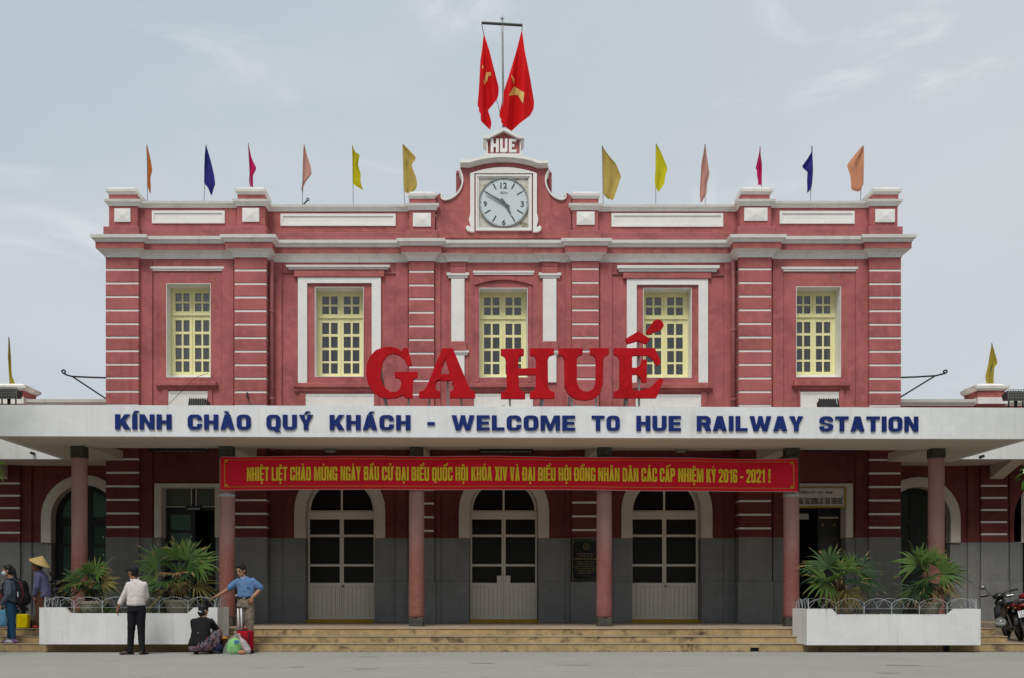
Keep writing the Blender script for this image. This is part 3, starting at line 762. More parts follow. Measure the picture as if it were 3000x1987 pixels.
# windows: yellow frames deep in white reveals, glass, grilles, curtains
def window(k, curtain=False):
    r = WINS[k]; Y = r[4] + (.03 if k in (1,5) else 0)
    x0, x1, z0, z1 = X(r[0],r[4]), X(r[2],r[4]), Z(r[3],r[4]), Z(r[1],r[4])
    MB().prism([(x0-.011,z0-.011),(x1+.011,z0-.011),(x1+.011,z1+.011),(x0-.011,z1+.011)], [[(x0,z0),(x1,z0),(x1,z1),(x0,z1)]], Y-.004, Y+.39).build('window_reveal', M['white'], station)
    Yf = Y + .36
    zb = z0 + (.105 if k in (1,5) else .05)
    MB().box(x0, x1, Yf-.06, Yf+.05, z0, zb).build('window_board', M['white'], station)
    W, H = x1-x0, z1-zb
    XX = lambda f: x0 + W*f
    ZZ = lambda f: z1 - H*f
    cols = [(.0966,.241),(.280,.425),(.552,.701),(.740,.885)]
    rows = [(.054,.149),(.170,.262),(.362,.493),(.522,.653),(.679,.81),(.832,.955)]
    fr = MB()
    ed = [0] + [c for p in cols for c in p] + [1]
    for i in range(0, len(ed), 2):
        wide = i in (0, 4, 8)
        fr.box(XX(ed[i]), XX(ed[i+1]), Yf - (0 if wide else -.012), Yf+.05, zb, z1)
    er = [0] + [c for p in rows for c in p] + [1]
    for c in cols:
        for i in range(0, len(er), 2):
            wide = i in (0, 4, 12)
            fr.box(XX(c[0]), XX(c[1]), Yf + (.003 if wide else .014), Yf+.048, ZZ(er[i+1]), ZZ(er[i]))
    win = fr.build('window', M['yellow'], station)
    MB().bev(XX(.476), XX(.496), Yf-.02, Yf, ZZ(1)+.01, ZZ(.315), .004).build('meeting_stile', M['yellow'], win)
    MB().bev(XX(.476), XX(.496), Yf-.02, Yf, ZZ(.285), ZZ(.01), .004).build('meeting_stile', M['yellow'], win)
    MB().bev(XX(.02), XX(.98), Yf-.03, Yf, ZZ(.315)+.002, ZZ(.285)-.002, .006).build('transom', M['yellow'], win)
    for a, b in ((0.004, .022), (.978, .996)):
        MB().bev(XX(a), XX(b), Yf-.018, Yf, zb+.004, z1-.004, .004).build('outer_stile', M['yellow'], win)
    for c in cols:
        for q in rows:
            MB().box(XX(c[0])-.003, XX(c[1])+.003, Yf+.028, Yf+.033, ZZ(q[1])-.003, ZZ(q[0])+.003).build('pane', M['glass'], win)
    if k != 1:
        g = MB()
        for ci, c in enumerate(cols):
            a, b = XX(c[0]), XX(c[1]); w = b-a
            fl = ci % 2
            fx = lambda t: (b - w*t) if fl else (a + w*t)
            for ri in (2, 5):
                t, bt = ZZ(rows[ri][0]), ZZ(rows[ri][1]); h = t-bt
                for pl in ([(.30,.0),(.30,.92),(.52,.92),(.52,.62),(.40,.62)], [(.12,1),(.12,.62),(.24,.62),(.24,.8)], [(.40,.03),(.40,.55)], [(.66,1),(.66,.10),(.86,.10),(.86,1)], [(.76,1),(.76,.72)]):
                    g.tube([(fx(u), Yf+.085, t-h*v) for u, v in pl], .0065, 4)
            for ri in (3, 4):
                t, bt = ZZ(rows[ri][0]), ZZ(rows[ri][1]); h = t-bt
                g.tube([(fx(.34), Yf+.085, t), (fx(.34), Yf+.085, bt)], .0065, 4)
                if ri == 3: g.tube([(a+w*u, Yf+.085, bt+h*(.16-.5*(u-.5)**2)) for u in (0,.25,.5,.75,1)], .0065, 4)
                else: g.tube([(a+w*u, Yf+.085, t-h*(.04+.5*(u-.5)**2)) for u in (0,.25,.5,.75,1)], .0065, 4)
        g.build('grille', M['grille'], win)
    if curtain or k == 5:
        cu = MB()
        a, b = (XX(.06), XX(.94)) if curtain else (XX(.84), XX(.96))
        n = 90 if curtain else 14
        rc = random.Random(k)
        pts = []
        ph = 0
        for i in range(n+1):
            ph += rc.uniform(.5, 1.3)
            pts.append((a+(b-a)*i/n, Yf+.085+.03*math.sin(ph)))
        zt = ZZ(.0)
        cu.add([(p[0],p[1],zb) for p in pts] + [(p[0],p[1],zt) for p in pts], [(i,i+1,n+2+i,n+1+i) for i in range(n)])
        cu.build('curtain', M['curtain'], win, recalc=False)
for k in WINS: window(k, k == 1)

# parapet
def pier(px0, px1, Yf, sq, cap, blk, plx, Yb=None):
    Yb = Yb or Yf + .62
    x0, x1 = X(px0,Yf), X(px1,Yf)
    p = MB().bev(x0, x1, Yf, Yb, ZPB, ZCB, .008).build('parapet_pier', M['red'], station)
    MB().bev(X(plx[0],Yf), X(plx[1],Yf), Yf-.07, Yb+.02, ZCT, ZPB-.001, .02).build('pier_plinth', M['red_base'], p)
    MB().bev(X(blk[0],Yf), X(blk[1],Yf), Yf-.01, Yb, ZCC, ZCC+.135, .008).build('pier_block', M['red'], p)
    c0, c1 = X(cap[0],Yf), X(cap[1],Yf)
    mb = MB()
    ring = [(c0+.07,Yb+.05),(c0+.07,Yf+.02),(c1-.07,Yf+.02),(c1-.07,Yb+.05)]
    sweep(mb, [(c0+.07,Yb),(c0+.07,Yf),(c1-.07,Yf),(c1-.07,Yb),(c0+.07,Yb-.0)], [(-.05,ZCC+.133),(.02,ZCC+.133),(.03,ZCC+.165),(.065,ZCC+.19),(.075,ZCC+.25),(.02,ZCC+.262),(.015,ZCC+.30),(-.05,ZCC+.315)])
    mb.box(c0+.10, c1-.10, Yf+.03, Yb-.03, ZCC+.14, ZCC+.316)
    mb.build('pier_cap', M['cornice'], p)
    pw = MB()
    a, b, c, d = X(sq[0],Yf), X(sq[1],Yf), Z(sq[3],Yf), Z(sq[2],Yf)
    mx_, mz = (a+b)/2, (c+d)/2
    pw.add([(a,Yf-.025,c),(b,Yf-.025,c),(b,Yf-.025,d),(a,Yf-.025,d),(mx_,Yf-.05,mz),(a,Yf+.01,c),(b,Yf+.01,c),(b,Yf+.01,d),(a,Yf+.01,d)],
           [(0,1,4),(1,2,4),(2,3,4),(3,0,4),(0,5,6,1),(1,6,7,2),(2,7,8,3),(3,8,5,0),(5,8,7,6)])
    pw.build('diamond_panel', M['white'], p)
    return x0, x1
PIERS = [(319,403,PP+.03,(336,382.6,611.7,651),(312,402),(319,400.5),(305,410)),
         (694.6,777,PP+.03,(710.5,759.7,610.5,651),(689,779),(696,775.5),(684,783)),
         (1198.5,1275,CP+.03,(1210,1262.5,625,665),(1194,1279),(1199,1277),(1190,1283)),
         (1677,1753,CP+.03,(1689.5,1741.8,621,659.7),(1673,1759),(1677,1753),(1667,1762)),
         (2169,2259.7,PP+.03,(2180,2248,609.7,648),(2169,2263.5),(2171,2255),(2160,2270)),
         (2548,2630,PP+.03,(2563.8,2620.6,613.8,652),(2553,2639.8),(2555,2632),(2543,2642))]
pe = [pier(*p) for p in PIERS]
def pwall(x0, x1, Yf):
    MB().box(x0, x1, Yf, Yf+.35, ZPB, ZCB+.02).build('parapet_wall', M['red'], station)
    MB().bev(x0, x1, Yf-.035, Yf+.35, ZCT-.01, ZPB-.001, .02).build('parapet_base', M['red_base'], station)
pwall(pe[0][1], pe[1][0], PW+.03); pwall(pe[1][1], pe[2][0], CW); pwall(pe[3][1], pe[4][0], CW); pwall(pe[4][1], pe[5][0], PW+.03)
for x in (xa+.08, xl-.5):                           # side returns of the parapet
    MB().box(x, x+.42, PP+.6, BACK-.2, ZCT-.01, ZCB+.02).build('parapet_wall', M['red'], station)
cop = [(-.06,ZCB),(.02,ZCB),(.025,ZCB+.03),(.045,ZCB+.04),(.05,ZCB+.07),(.085,ZCB+.085),(.10,ZCC-.005),(-.06,ZCC),(-.36,ZCC),(-.36,ZCB)]
pa = [(pe[0][0],BACK),(pe[0][0],PP+.03),(pe[0][1],PP+.03),(pe[0][1],PW+.03),(pe[1][0],PW+.03),(pe[1][0],PP+.03),(pe[1][1],PP+.03),(pe[1][1],CW),(pe[2][0],CW),(pe[2][0],CP+.03),(pe[2][1],CP+.03),(pe[2][1],CW+.2)]
pb = [(pe[3][0],CW+.2),(pe[3][0],CP+.03),(pe[3][1],CP+.03),(pe[3][1],CW),(pe[4][0],CW),(pe[4][0],PP+.03),(pe[4][1],PP+.03),(pe[4][1],PW+.03),(pe[5][0],PW+.03),(pe[5][0],PP+.03),(pe[5][1],PP+.03),(pe[5][1],BACK)]
sweep(MB(), pa, [q for q in cop[:8]]).build('coping', M['cornice'], station)
sweep(MB(), pb, [q for q in cop[:8]]).build('coping', M['cornice'], station)
for x0, x1, y in ((pe[0][1], pe[1][0], PW+.03), (pe[1][1], pe[2][0], CW), (pe[3][1], pe[4][0], CW), (pe[4][1], pe[5][0], PW+.03)):
    MB().box(x0, x1, y+.05, y+.40, ZCB+.021, ZCC-.004).build('coping_bed', M['cornice'], station)
for a in ((445,617,658,654,PW+.03), (821.7,626,1159,661.5,CW), (1791.6,624.5,2118.9,664,CW), (2284.7,618,2504,655,PW+.03)):
    panel(a[0], a[1], a[2], a[3], a[4], .03, 7, 'parapet_panel')

# clock gable
GY = CW - .02
g = lambda pts: [(1250+.2551*x, 350+.2551*y) for x, y in pts]
gl = [(108,1360),(108,880),(128,866),(155,848),(176,850),(172,868),(164,880),(175,905),(200,917),(245,914),(300,892),(350,850),(392,790),(413,720),(412,660),(398,610),(380,570),(374,548),(385,530)]
gr = [(1663,1360),(1663,885),(1645,866),(1615,842),(1592,838),(1590,858),(1603,872),(1594,898),(1568,914),(1530,914),(1470,890),(1425,850),(1388,790),(1366,720),(1366,660),(1380,615),(1402,580),(1410,558),(1395,540)]
top = arcline(1250+.2551*490, 1250+.2551*1275, 350+.2551*535, 350+.2551*470)
MB().pprism(g(gl) + top + g(gr)[::-1], [], GY, GY+.38).build('gable', M['red'], station)
def ribbon(mb, pts, w, y0, y1):
    """a raised band that follows an open outline, w pixels wide"""
    P = [Vector((X(p[0],y0), 0, Z(p[1],y0))) for p in pts]
    ww = w*y0/F
    A, B = [], []
    for i, p in enumerate(P):
        t = (P[min(i+1,len(P)-1)] - P[max(i-1,0)]).normalized()
        nn = Vector((-t.z, 0, t.x))
        A.append(p + nn*ww*.5); B.append(p - nn*ww*.5)
    n = len(P)
    vs_ = [(q.x,y0,q.z) for q in A] + [(q.x,y0,q.z) for q in B] + [(q.x,y1,q.z) for q in A] + [(q.x,y1,q.z) for q in B]
    fs = []
    for i in range(n-1):
        fs += [(i,i+1,n+i+1,n+i), (i,2*n+i,2*n+i+1,i+1), (n+i,n+i+1,3*n+i+1,3*n+i), (2*n+i,3*n+i,3*n+i+1,2*n+i+1)]
    fs += [(0,n,3*n,2*n), (n-1,3*n-1,4*n-1,2*n-1)]
    return mb.add(vs_, fs)
def smooth_line(pts, it=2):
    for _ in range(it):
        q = [pts[0]]
        for a, b in zip(pts, pts[1:]):
            q += [(a[0]*.75+b[0]*.25, a[1]*.75+b[1]*.25), (a[0]*.25+b[0]*.75, a[1]*.25+b[1]*.75)]
        pts = q + [pts[-1]]
    return pts
rb = MB()
ribbon(rb, smooth_line(g(gl[3:])), 4.2, GY-.05, GY+.42)
ribbon(rb, smooth_line(g(gr[3:])), 4.2, GY-.05, GY+.42)
rb.build('gable_scroll', M['white'], station)
def arch_band(y_flat, y_top, dy0, dy1, out):
    a = [(383,y_flat),(490,y_flat+2)] + [(490+785*k/14, y_flat+2-(y_flat+2-y_top)*(1-((2*k/14-1)**2))) for k in range(1,14)] + [(1275,y_flat+8),(1393,y_flat+8)]
    up = [(x, y+dy0) for x, y in a]; lo_ = [(x, y+dy1) for x, y in a]
    MB_.pprism(g(up + lo_[::-1]), [], GY-out, GY+.45)
MB_ = MB()
arch_band(458, 397, 0, 34, .17); arch_band(458, 397, 34.5, 58, .12); arch_band(458, 397, 58.5, 84, .075)
MB_.build('gable_cornice', M['cornice'], station)
# HUE block on the crown of the gable
hb = station
MB().pprism(g([(690,405),(690,205),(885,105),(1085,205),(1085,405)]), [], GY+.02, GY+.38).build('gable_crown', M['red'], station)
cr = MB()
for sgn in (1, -1):
    m_ = lambda pts: g([(885 + sgn*(x-885), y) for x, y in pts])
    cr.pprism(m_([(648,182),(648,212),(715,212),(885,126),(885,92),(712,182)]), [], GY-.10, GY+.44)
    cr.pprism(m_([(650,213),(650,250),(668,250),(668,268),(686,268),(686,404),(702,404),(702,255),(690,248),(690,232),(680,228),(680,213)]), [], GY-.03, GY+.41)
cr.pprism(g([(660,404),(1110,404),(1110,392),(660,392)]), [], GY-.05, GY+.42)
cr.build('crown_moulding', M['white'], station)
lt = {'H': [(735,220),(768,220),(768,278),(797,278),(797,220),(828,220),(828,372),(795,372),(795,312),(768,312),(768,372),(735,372)],
      'U': [(843,220),(873,220),(873,332),(899,332),(899,220),(928,220),(928,360),(915,373),(857,373),(843,360)],
      'E': [(945,222),(1031,222),(1031,251),(978,251),(978,283),(1008,283),(1008,312),(978,312),(978,345),(1033,345),(1033,374),(945,374)]}
for ch in 'HUE':
    MB().pprism(g(lt[ch]), [], GY-.04, GY+.03).build('gable_letter', M['white'], station)
# hood round the clock
hood_o = [(500,1288),(500,620),(530,606)] + [(540+690*k/12, 604-(604-548)*(1-((2*k/12-1)**2))) for k in range(13)] + [(1240,606),(1266,620),(1266,1075),(1282,1140),(1276,1185),(1262,1225),(1275,1236),(1292,1218),(1312,1224),(1319,1248),(1305,1275),(1270,1290),(1222,1290),(1222,616),(548,616),(548,1288),(505,1288),(470,1275),(450,1250),(455,1222),(478,1216),(495,1234),(506,1226),(494,1190),(484,1145),(500,1080)]
MB().pprism(g(hood_o[1:]), [], GY-.07, GY+.01).build('clock_hood', M['white'], station)
MB().pprism(g([(563,632),(1207,632),(1207,1272),(563,1272)]), [g([(582,652),(1188,652),(1188,1254),(582,1254)])], GY-.065, GY+.01).build('clock_frame', M['white'], station)
MB().pprism(g([(582.5,652.5),(1187.5,652.5),(1187.5,1253.5),(582.5,1253.5)]), [g([(599,674),(1170,674),(1170,1244),(599,1244)])], GY-.04, GY+.01).build('clock_frame', M['white'], station)
MB().pprism(g([(599.5,674.5),(1169.5,674.5),(1169.5,1243.5),(599.5,1243.5)]), [], GY-.012, GY+.01).build('dial_panel', M['dial_back'], station)
bx = MB()
for k in range(5):                                  # ribbed housing behind the gable
    bx.pbox(1336+k*3, 505, 1338.5+k*3, 575, GY+.45, GY+1.6)
    bx.pbox(1602+k*3, 505, 1604.5+k*3, 575, GY+.45, GY+1.6)
bx.pbox(1337, 500, 1613, 508, GY+.42, GY+1.7)
bx.pbox(1350, 508, 1600, 690, GY+.46, GY+1.6)
bx.build('clock_housing', M['red_base'], station)

# doors in their arches
YD = CW + .32
for (cx, r, ys, x0, x1, xm) in DOORS:
    Yf = CW
    ro = r + 31.5
    zb = ZD
    o = notch(cx, ro, ys, CW, ZD); i = notch(cx, r, ys, CW, ZD)
    MB().prism(o + i[::-1], [], CW-.05, CW+.01).build('arch_surround', M['arch'], station)
    i2 = notch(cx, r-.8, ys, CW, ZD)
    MB().prism(i + i2[::-1], [], CW-.047, CW+T).build('arch_reveal', M['arch'], station)
    c, rad, zs = X(cx,CW), r*CW/F, Z(ys,CW)
    # the leaf geometry lives at depth YD
    zb, zt = Z(1815, YD), zs - .02
    a, b, mid = c-rad+.012, c+rad-.012, c
    w = b - a
    dz = lambda py: Z(py, YD)
    fan = MB()
    fan.prism([(c+(rad-.012)*math.cos(math.pi*k/20), zs+(rad-.012)*math.sin(math.pi*k/20)) for k in range(21)],
              [[(c+(rad-.075)*math.cos(math.pi*k/20)*1.0, zs+.035+(rad-.075)*math.sin(math.pi*k/20)*.97) for k in range(21)]], YD+.01, YD+.06)
    fan.box(mid-.022, mid+.022, YD+.012, YD+.058, zs+.03, zs+rad-.06)
    fan.bev(a, b, YD-.03, YD+.07, zs-.075, zs+.001, .01)
    fo = fan.build('fanlight', M['door'], station)
    for s in (1, -1):
        MB().prism([(mid+s*.022, zs+.036)] + [(c+s*(rad-.074)*math.cos(math.pi*k/20), zs+.036+(rad-.074)*math.sin(math.pi*k/20)*.965) for k in range(0,10)] + [(mid+s*.022, zs+.036+(rad-.074)*.965)], [], YD+.03, YD+.036).build('fanlight_pane', M['dark_glass'], fo)
    for s in (-1, 1):
        lx0, lx1 = (a, mid-.003) if s < 0 else (mid+.003, b)
        rows = [(1522,1566.5),(1573.5,1653),(1660,1708)]
        st = .045
        lf = MB()
        lf.box(lx0, lx0+st, YD, YD+.05, zb, zs-.078); lf.box(lx1-st, lx1, YD, YD+.05, zb, zs-.078)
        edges = [zs-.078] + [dz(v) for q in rows for v in q] + [zb]
        for k in range(0, 6, 2):
            lf.box(lx0+st, lx1-st, YD+.003, YD+.048, edges[k+1], edges[k])
        lf.box(lx0+st, lx1-st, YD+.003, YD+.048, dz(1719), dz(1708)); lf.box(lx0+st, lx1-st, YD+.003, YD+.048, zb, zb+.075)
        leaf = lf.build('door', M['door'], station)
        for q in rows:
            MB().box(lx0+st-.002, lx1-st+.002, YD+.022, YD+.028, dz(q[1])-.002, dz(q[0])+.002).build('pane', M['dark_glass'], leaf)
        n = 7
        pw_ = (lx1-lx0-2*st)/n
        for k in range(n):
            MB().bev(lx0+st+k*pw_+.003, lx0+st+(k+1)*pw_-.003, YD+.012, YD+.04, zb+.075, dz(1719), .005).build('plank', M['door'], leaf)
        MB().box(lx0+st, lx1-st, YD+.03, YD+.045, zb+.075, dz(1719)).build('door_backing', M['door'], leaf)
        if cx == DOORS[1][0]:
            hx = mid + s*.11
            MB().bev(hx-.055, hx+.055, YD-.035, YD-.001, dz(1712), dz(1687), .006).build('handle', M['door'], leaf)
        elif s > 0:
            MB().ell((mid+.035, YD-.03, dz(1717)), .03, .03, .03, 10, 6).build('handle', M['steel'], leaf, True)
    MB().bev(c-rad-.03, c+rad+.03, CW+.05, YD+.02, Z3, Z3+.075, .01).build('door_sill', M['sill_yellow'], station)

# square-headed doorways of the two pavilions
def pav_door(xo0, xo1, yt, dark):
    Y = PW
    x0, x1, zt = X(xo0,Y), X(xo1,Y), Z(yt,Y)
    t = 19*Y/F
    sur = [(x0-t,ZD),(x0,ZD),(x0,zt),(x1,zt),(x1,ZD),(x1+t,ZD),(x1+t,zt+.08),(x0-t,zt+.08)]
    MB().prism(sur, [], Y-.02, Y+.032).build('door_surround', M['arch'], station)
    for xq in (x0, x1-.012):
        MB().box(xq, xq+.012, Y-.01, Y+.44, ZD, zt).build('door_reveal', M['arch'], station)
    MB().box(x0+.013, x1-.013, Y-.01, Y+.44, zt-.012, zt-.0005).build('door_reveal', M['arch'], station)
    return x0, x1, zt
x0, x1, zt = pav_door(471.7, 631, 1427, False)
Yd = PW + .36
zz = lambda py: Z(py, Yd)
fr = MB()
xm0, xm1 = X(563, Yd), X(573, Yd)
fr.box(x0, x0+.11, Yd, Yd+.06, Z3, zz(1487)); fr.box(X(558.5,Yd), X(572,Yd), Yd, Yd+.06, Z3, zz(1487))
fr.box(X(486,Yd), X(558.5,Yd), Yd+.002, Yd+.058, zz(1507.5), zz(1487)); fr.box(X(486,Yd), X(558.5,Yd), Yd+.002, Yd+.058, zz(1561.5), zz(1553.5))
fr.box(X(486,Yd), X(558.5,Yd), Yd+.002, Yd+.058, zz(1648), zz(1640)); fr.box(X(486,Yd), X(558.5,Yd), Yd+.002, Yd+.058, Z3, zz(1790))
fr.box(x0, x1, Yd-.01, Yd+.062, zz(1497), zz(1486.9)); fr.box(xm0, xm1, Yd-.01, Yd+.05, zz(1486), zt)
dl = fr.build('door', M['black_frame'], station)
for a, b in ((1507.5,1553.5), (1561.5,1640), (1648,1790)):
    MB().box(x0+.11, X(558.5,Yd), Yd+.03, Yd+.036, zz(b), zz(a)).build('pane', M['green_glass'], dl)
tr_ = MB()
tr_.box(x0, x1, Yd-.02, Yd+.02, zz(1486.5), zz(1484)); tr_.box(xm0-.025, xm0-.001, Yd-.02, Yd+.02, zz(1484), zt); tr_.box(xm1+.001, xm1+.025, Yd-.02, Yd+.02, zz(1484), zt)
tr_.build('transom_bead', M['arch'], dl)
for a, b in ((x0, xm0-.026), (xm1+.026, x1)):
    MB().box(a, b, Yd+.02, Yd+.026, zz(1484), zt-.005).build('transom_pane', mat('dusty_transom_glass', (0.075,0.085,0.075), 0.3, 0.1, 2), dl)
MB().box(X(574,Yd), x1, Yd+1.2, Yd+1.25, Z3, zz(1497)).build('inner_door', M['dark_green_glass'], station)
x0, x1, zt = pav_door(2318, 2479, 1427, True)
fr = MB()
fr.box(X(2395,Yd), X(2400,Yd), Yd, Yd+.06, Z3, zz(1488)); fr.box(x1-.06, x1, Yd, Yd+.06, Z3, zz(1488))
fr.box(X(2400,Yd), x1-.06, Yd+.002, Yd+.058, zz(1511), zz(1488)); fr.box(X(2400,Yd), x1-.06, Yd+.002, Yd+.058, zz(1571), zz(1559))
fr.box(X(2400,Yd), x1-.06, Yd+.002, Yd+.058, Z3, zz(1760))
dr = fr.build('door', M['black_frame'], station)
MB().box(X(2400,Yd), x1-.06, Yd+.03, Yd+.036, zz(1559), zz(1511)).build('pane', mat('brown_figured_glass', (0.03,0.022,0.012), 0.3, 0.3, 8), dr)
MB().box(X(2400,Yd), x1-.06, Yd+.03, Yd+.036, zz(1760), zz(1571)).build('pane', mat('grey_door_panel', (0.045,0.042,0.04), 0.4), dr)
for px in (2411, 2446):
    MB().prism([(X(px,Yd)-.03,zz(1538)),(X(px,Yd),zz(1541)),(X(px,Yd)+.03,zz(1538)),(X(px,Yd),zz(1535))], [], Yd+.012, Yd+.03).build('glass_ornament', M['gilt'], dr)
MB().box(X(2400,Yd), x1-.06, Yd-.012, Yd+.001, zz(1519), zz(1515)).build('door_bead', M['arch'], dr)
MB().box(x0, X(2377,Yd), Yd+.2, Yd+.25, zz(1520), zz(1503)).build('inner_notice', M['office_sign'], station)

# closed body behind the front: sides, back, floors, roof, a dark room on each level
body = MB()
body.box(xa+.03, xa+.4, PW+T, BACK, Z3, ZCO); body.box(xl-.4, xl-.03, PW+T, BACK, Z3, ZCO)
body.box(xa+.4, xl-.4, BACK-.4, BACK, Z3, ZCO)
body.build('side_wall', M['red'], station)
MB().box(xa+.02, xl-.02, PW+.2, BACK, ZCO-.1, ZCT-.02).build('roof', M['roof'], station)
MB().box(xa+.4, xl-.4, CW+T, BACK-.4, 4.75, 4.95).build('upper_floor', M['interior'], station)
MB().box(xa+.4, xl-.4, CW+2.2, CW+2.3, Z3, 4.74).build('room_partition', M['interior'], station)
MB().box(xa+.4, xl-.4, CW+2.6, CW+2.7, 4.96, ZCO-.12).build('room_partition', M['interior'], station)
# rain pipes
for px, yb in ((796, 1), (2148.5, 1)):
    Yp = CW - .17
    x = X(px, Yp)
    pp = MB().tube([(x, Yp, 4.6), (x, Yp, 9.0), (x, Yp, ZARC-.05)], .052, 10).build('rain_pipe', M['pipe'], station, True)
    for py in (912, 1168) if px < 1000 else (968, 1170):
        MB().lathe([(.07, Z(py,Yp)-.02), (.072, Z(py,Yp)+.02)], x, Yp, 10).build('pipe_collar', M['pipe'], pp)
# black hook on the second pilaster and a loose cable across the first window's apron
MB().tube([(X(724,PP-.03),PP-.02,Z(1151,PP)), (X(724,PP-.03),PP-.05,Z(1162,PP)), (X(731,PP-.03),PP-.12,Z(1169,PP))], .022, 6).build('wall_hook', M['iron'], station)
MB().tube([(X(612,PW),PW-.06,Z(1096,PW)), (X(585,PW),PW-.12,Z(1106,PW)), (X(565,PW),PW-.12,Z(1120,PW)), (X(545,PW),PW-.13,Z(1142,PW)), (X(520,PW),PW-.1,Z(1165,PW)), (X(498,PW),PW-.08,Z(1186,PW))], .006, 5).build('loose_cable', M['iron'], station)

# ---------------------------------------------------------------- side wings
def wing(side, label):
    s = -1 if side == 'l' else 1
    x_in = (xa+.03) if s < 0 else (xl-.03)
    x_out = s * 21.0
    xo, xi_ = min(x_in, x_out), max(x_in, x_out)
    w = thing('station_wing', (x_in + s*3, WW, 0), label, 'wing', 'single storey wings of the station')
    ztop = 6.10
    cx, r = (247, 97) if s < 0 else (2690, 94)
    ys = 1517 if s < 0 else 1520
    zd = 2.495
    nt_ = notch(cx, r, ys, WW, zd)
    holes = [nt_]
    xs2 = sorted([(nt_[0][0], nt_[-1][0])] + [(nt_[0][0]+s*k*3.6, nt_[-1][0]+s*k*3.6) for k in (1,2)])
    o = [(xo, zd)]
    for k, (p, q) in enumerate(xs2):
        dx = p - nt_[0][0]
        o += [(v[0]+dx, v[1]) for v in nt_]
    o += [(xi_, zd), (xi_, ztop), (xo, ztop)]
    MB().prism(o, [], WW, WW+.4).build('upper_wall', M['red'], w)
    ed = [xo] + [v for p in xs2 for v in p] + [xi_]
    for k in range(0, len(ed), 2):
        MB().box(ed[k], ed[k+1], WW, WW+.4, Z3, zd-.002).build('dado_wall', M['grey'], w)
        MB().bev(ed[k]+.004, ed[k+1]-.004, WW-.03, WW, Z3, ZPL, .01).build('plinth', M['grey'], w)
    for k, (p, q) in enumerate(xs2):
        dx = p - nt_[0][0]
        c = (p+q)/2; rad = (q-p)/2; zs = Z(ys, WW)
        ar = lambda rr_, n=18: [(c-rr_, zd)] + [(c-rr_*math.cos(math.pi*j/n), zs+rr_*math.sin(math.pi*j/n)) for j in range(n+1)] + [(c+rr_, zd)]
        MB().prism(ar(rad+.25) + ar(rad)[::-1], [], WW-.05, WW+.01).build('arch_surround', M['arch'], w)
        MB().prism(ar(rad) + ar(rad-.008)[::-1], [], WW-.047, WW+.38).build('arch_reveal', M['arch'], w)
        Yd_ = WW + .26
        df = MB()
        bars_x = [c-rad+.01, c-rad+.19, c-.11, c+.11, c+rad-.19, c+rad-.01]
        zrows = [Z3, Z3+.9, Z3+.98, 1.46, 1.56, 2.40, 2.47, 2.95, 3.12]
        for j in (0, 2, 4): df.box(bars_x[j], bars_x[j+1], Yd_, Yd_+.06, Z3, zs+(.02 if j != 2 else rad*.98))
        for j in (1, 3):
            for a, b in ((zrows[1],zrows[2]),(zrows[3],zrows[4]),(zrows[5],zrows[6]),(zrows[7],zrows[8])):
                df.box(bars_x[j], bars_x[j+1], Yd_+.002, Yd_+.058, a, b)
        df.prism([(c+(rad-.01)*math.cos(math.pi*j/20), zs+(rad-.01)*math.sin(math.pi*j/20)) for j in range(21)],
                 [[(c+(rad-.17)*math.cos(math.pi*j/20), zs+.03+(rad-.17)*math.sin(math.pi*j/20)*.97) for j in range(21)]], Yd_+.003, Yd_+.057)
        do = df.build('door', M['black_frame'], w)
        gm = M['dark_green_glass'] if s < 0 else mat('brown_grey_figured_glass', (0.03,0.030,0.024), 0.3, 0.3, 8)
        for j in (1, 3):
            for a, b in ((Z3,zrows[1]),(zrows[2],zrows[3]),(zrows[4],zrows[5]),(zrows[6],zrows[7]),(zrows[8],zs)):
                MB().box(bars_x[j], bars_x[j+1], Yd_+.03, Yd_+.036, a, b).build('pane', gm, do)
            for z in (1.2, 1.76, 2.18, 2.66):
                xm_ = (bars_x[j]+bars_x[j+1])/2
                MB().prism([(xm_-.022,z),(xm_,z-.026),(xm_+.022,z),(xm_,z+.026)], [], Yd_+.018, Yd_+.03).build('glass_ornament', M['grille'], do)
        MB().prism([(c+(rad-.168)*math.cos(math.pi*j/20), zs+.03+(rad-.168)*math.sin(math.pi*j/20)*.97) for j in range(21)], [], Yd_+.03, Yd_+.036).build('fanlight_pane', M['green_glass'] if s < 0 else gm, do)
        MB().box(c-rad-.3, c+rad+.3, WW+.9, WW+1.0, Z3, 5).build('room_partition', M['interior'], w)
    # rusticated piers, raised borders
    prs = ((-10, 58), (-160, -80)) if s < 0 else ((2874.6, 2953), (3040, 3110))
    for p0, p1 in prs:
        Yf = WW - .12
        pilaster(p0, p1, Yf, WW+.1, 1416.5 if s < 0 else 1423.6, 36.1 if s < 0 else 35.4, 'pilaster', 4.6, zd, w)
    for b0, b1 in (((62, 95), (-64, -12)) if s < 0 else ((2833, 2870), (2956, 2990))):
        MB().bev(X(b0,WW), X(b1,WW), WW-.05, WW+.01, zd, 4.6, .01).build('wall_border', M['red'], w)
        MB().bev(X(b0,WW), X(b1,WW), WW-.05, WW+.01, ZPL+.002, zd-.002, .01).build('dado_border', M['grey'], w)
        MB().bev(X(b0,WW)-.01, X(b1,WW)+.01, WW-.08, WW+.01, Z3, ZPL, .01).build('plinth', M['grey'], w)
    # parapet with a capped pier
    sweep(MB(), [(xo,WW),(xi_,WW)], [(-.4,6.10),(.02,6.10),(.03,6.15),(.08,6.18),(.10,6.26),(-.4,6.285)]).build('coping', M['cornice'], w)
    pr = (-22, 72) if s < 0 else (2862, 2946)
    Yp = WW - .12
    pz = MB().box(X(pr[0],Yp), X(pr[1],Yp), Yp, Yp+.8, 5.9, 6.30).build('parapet_pier', M['red'], w)
    dark = MB()
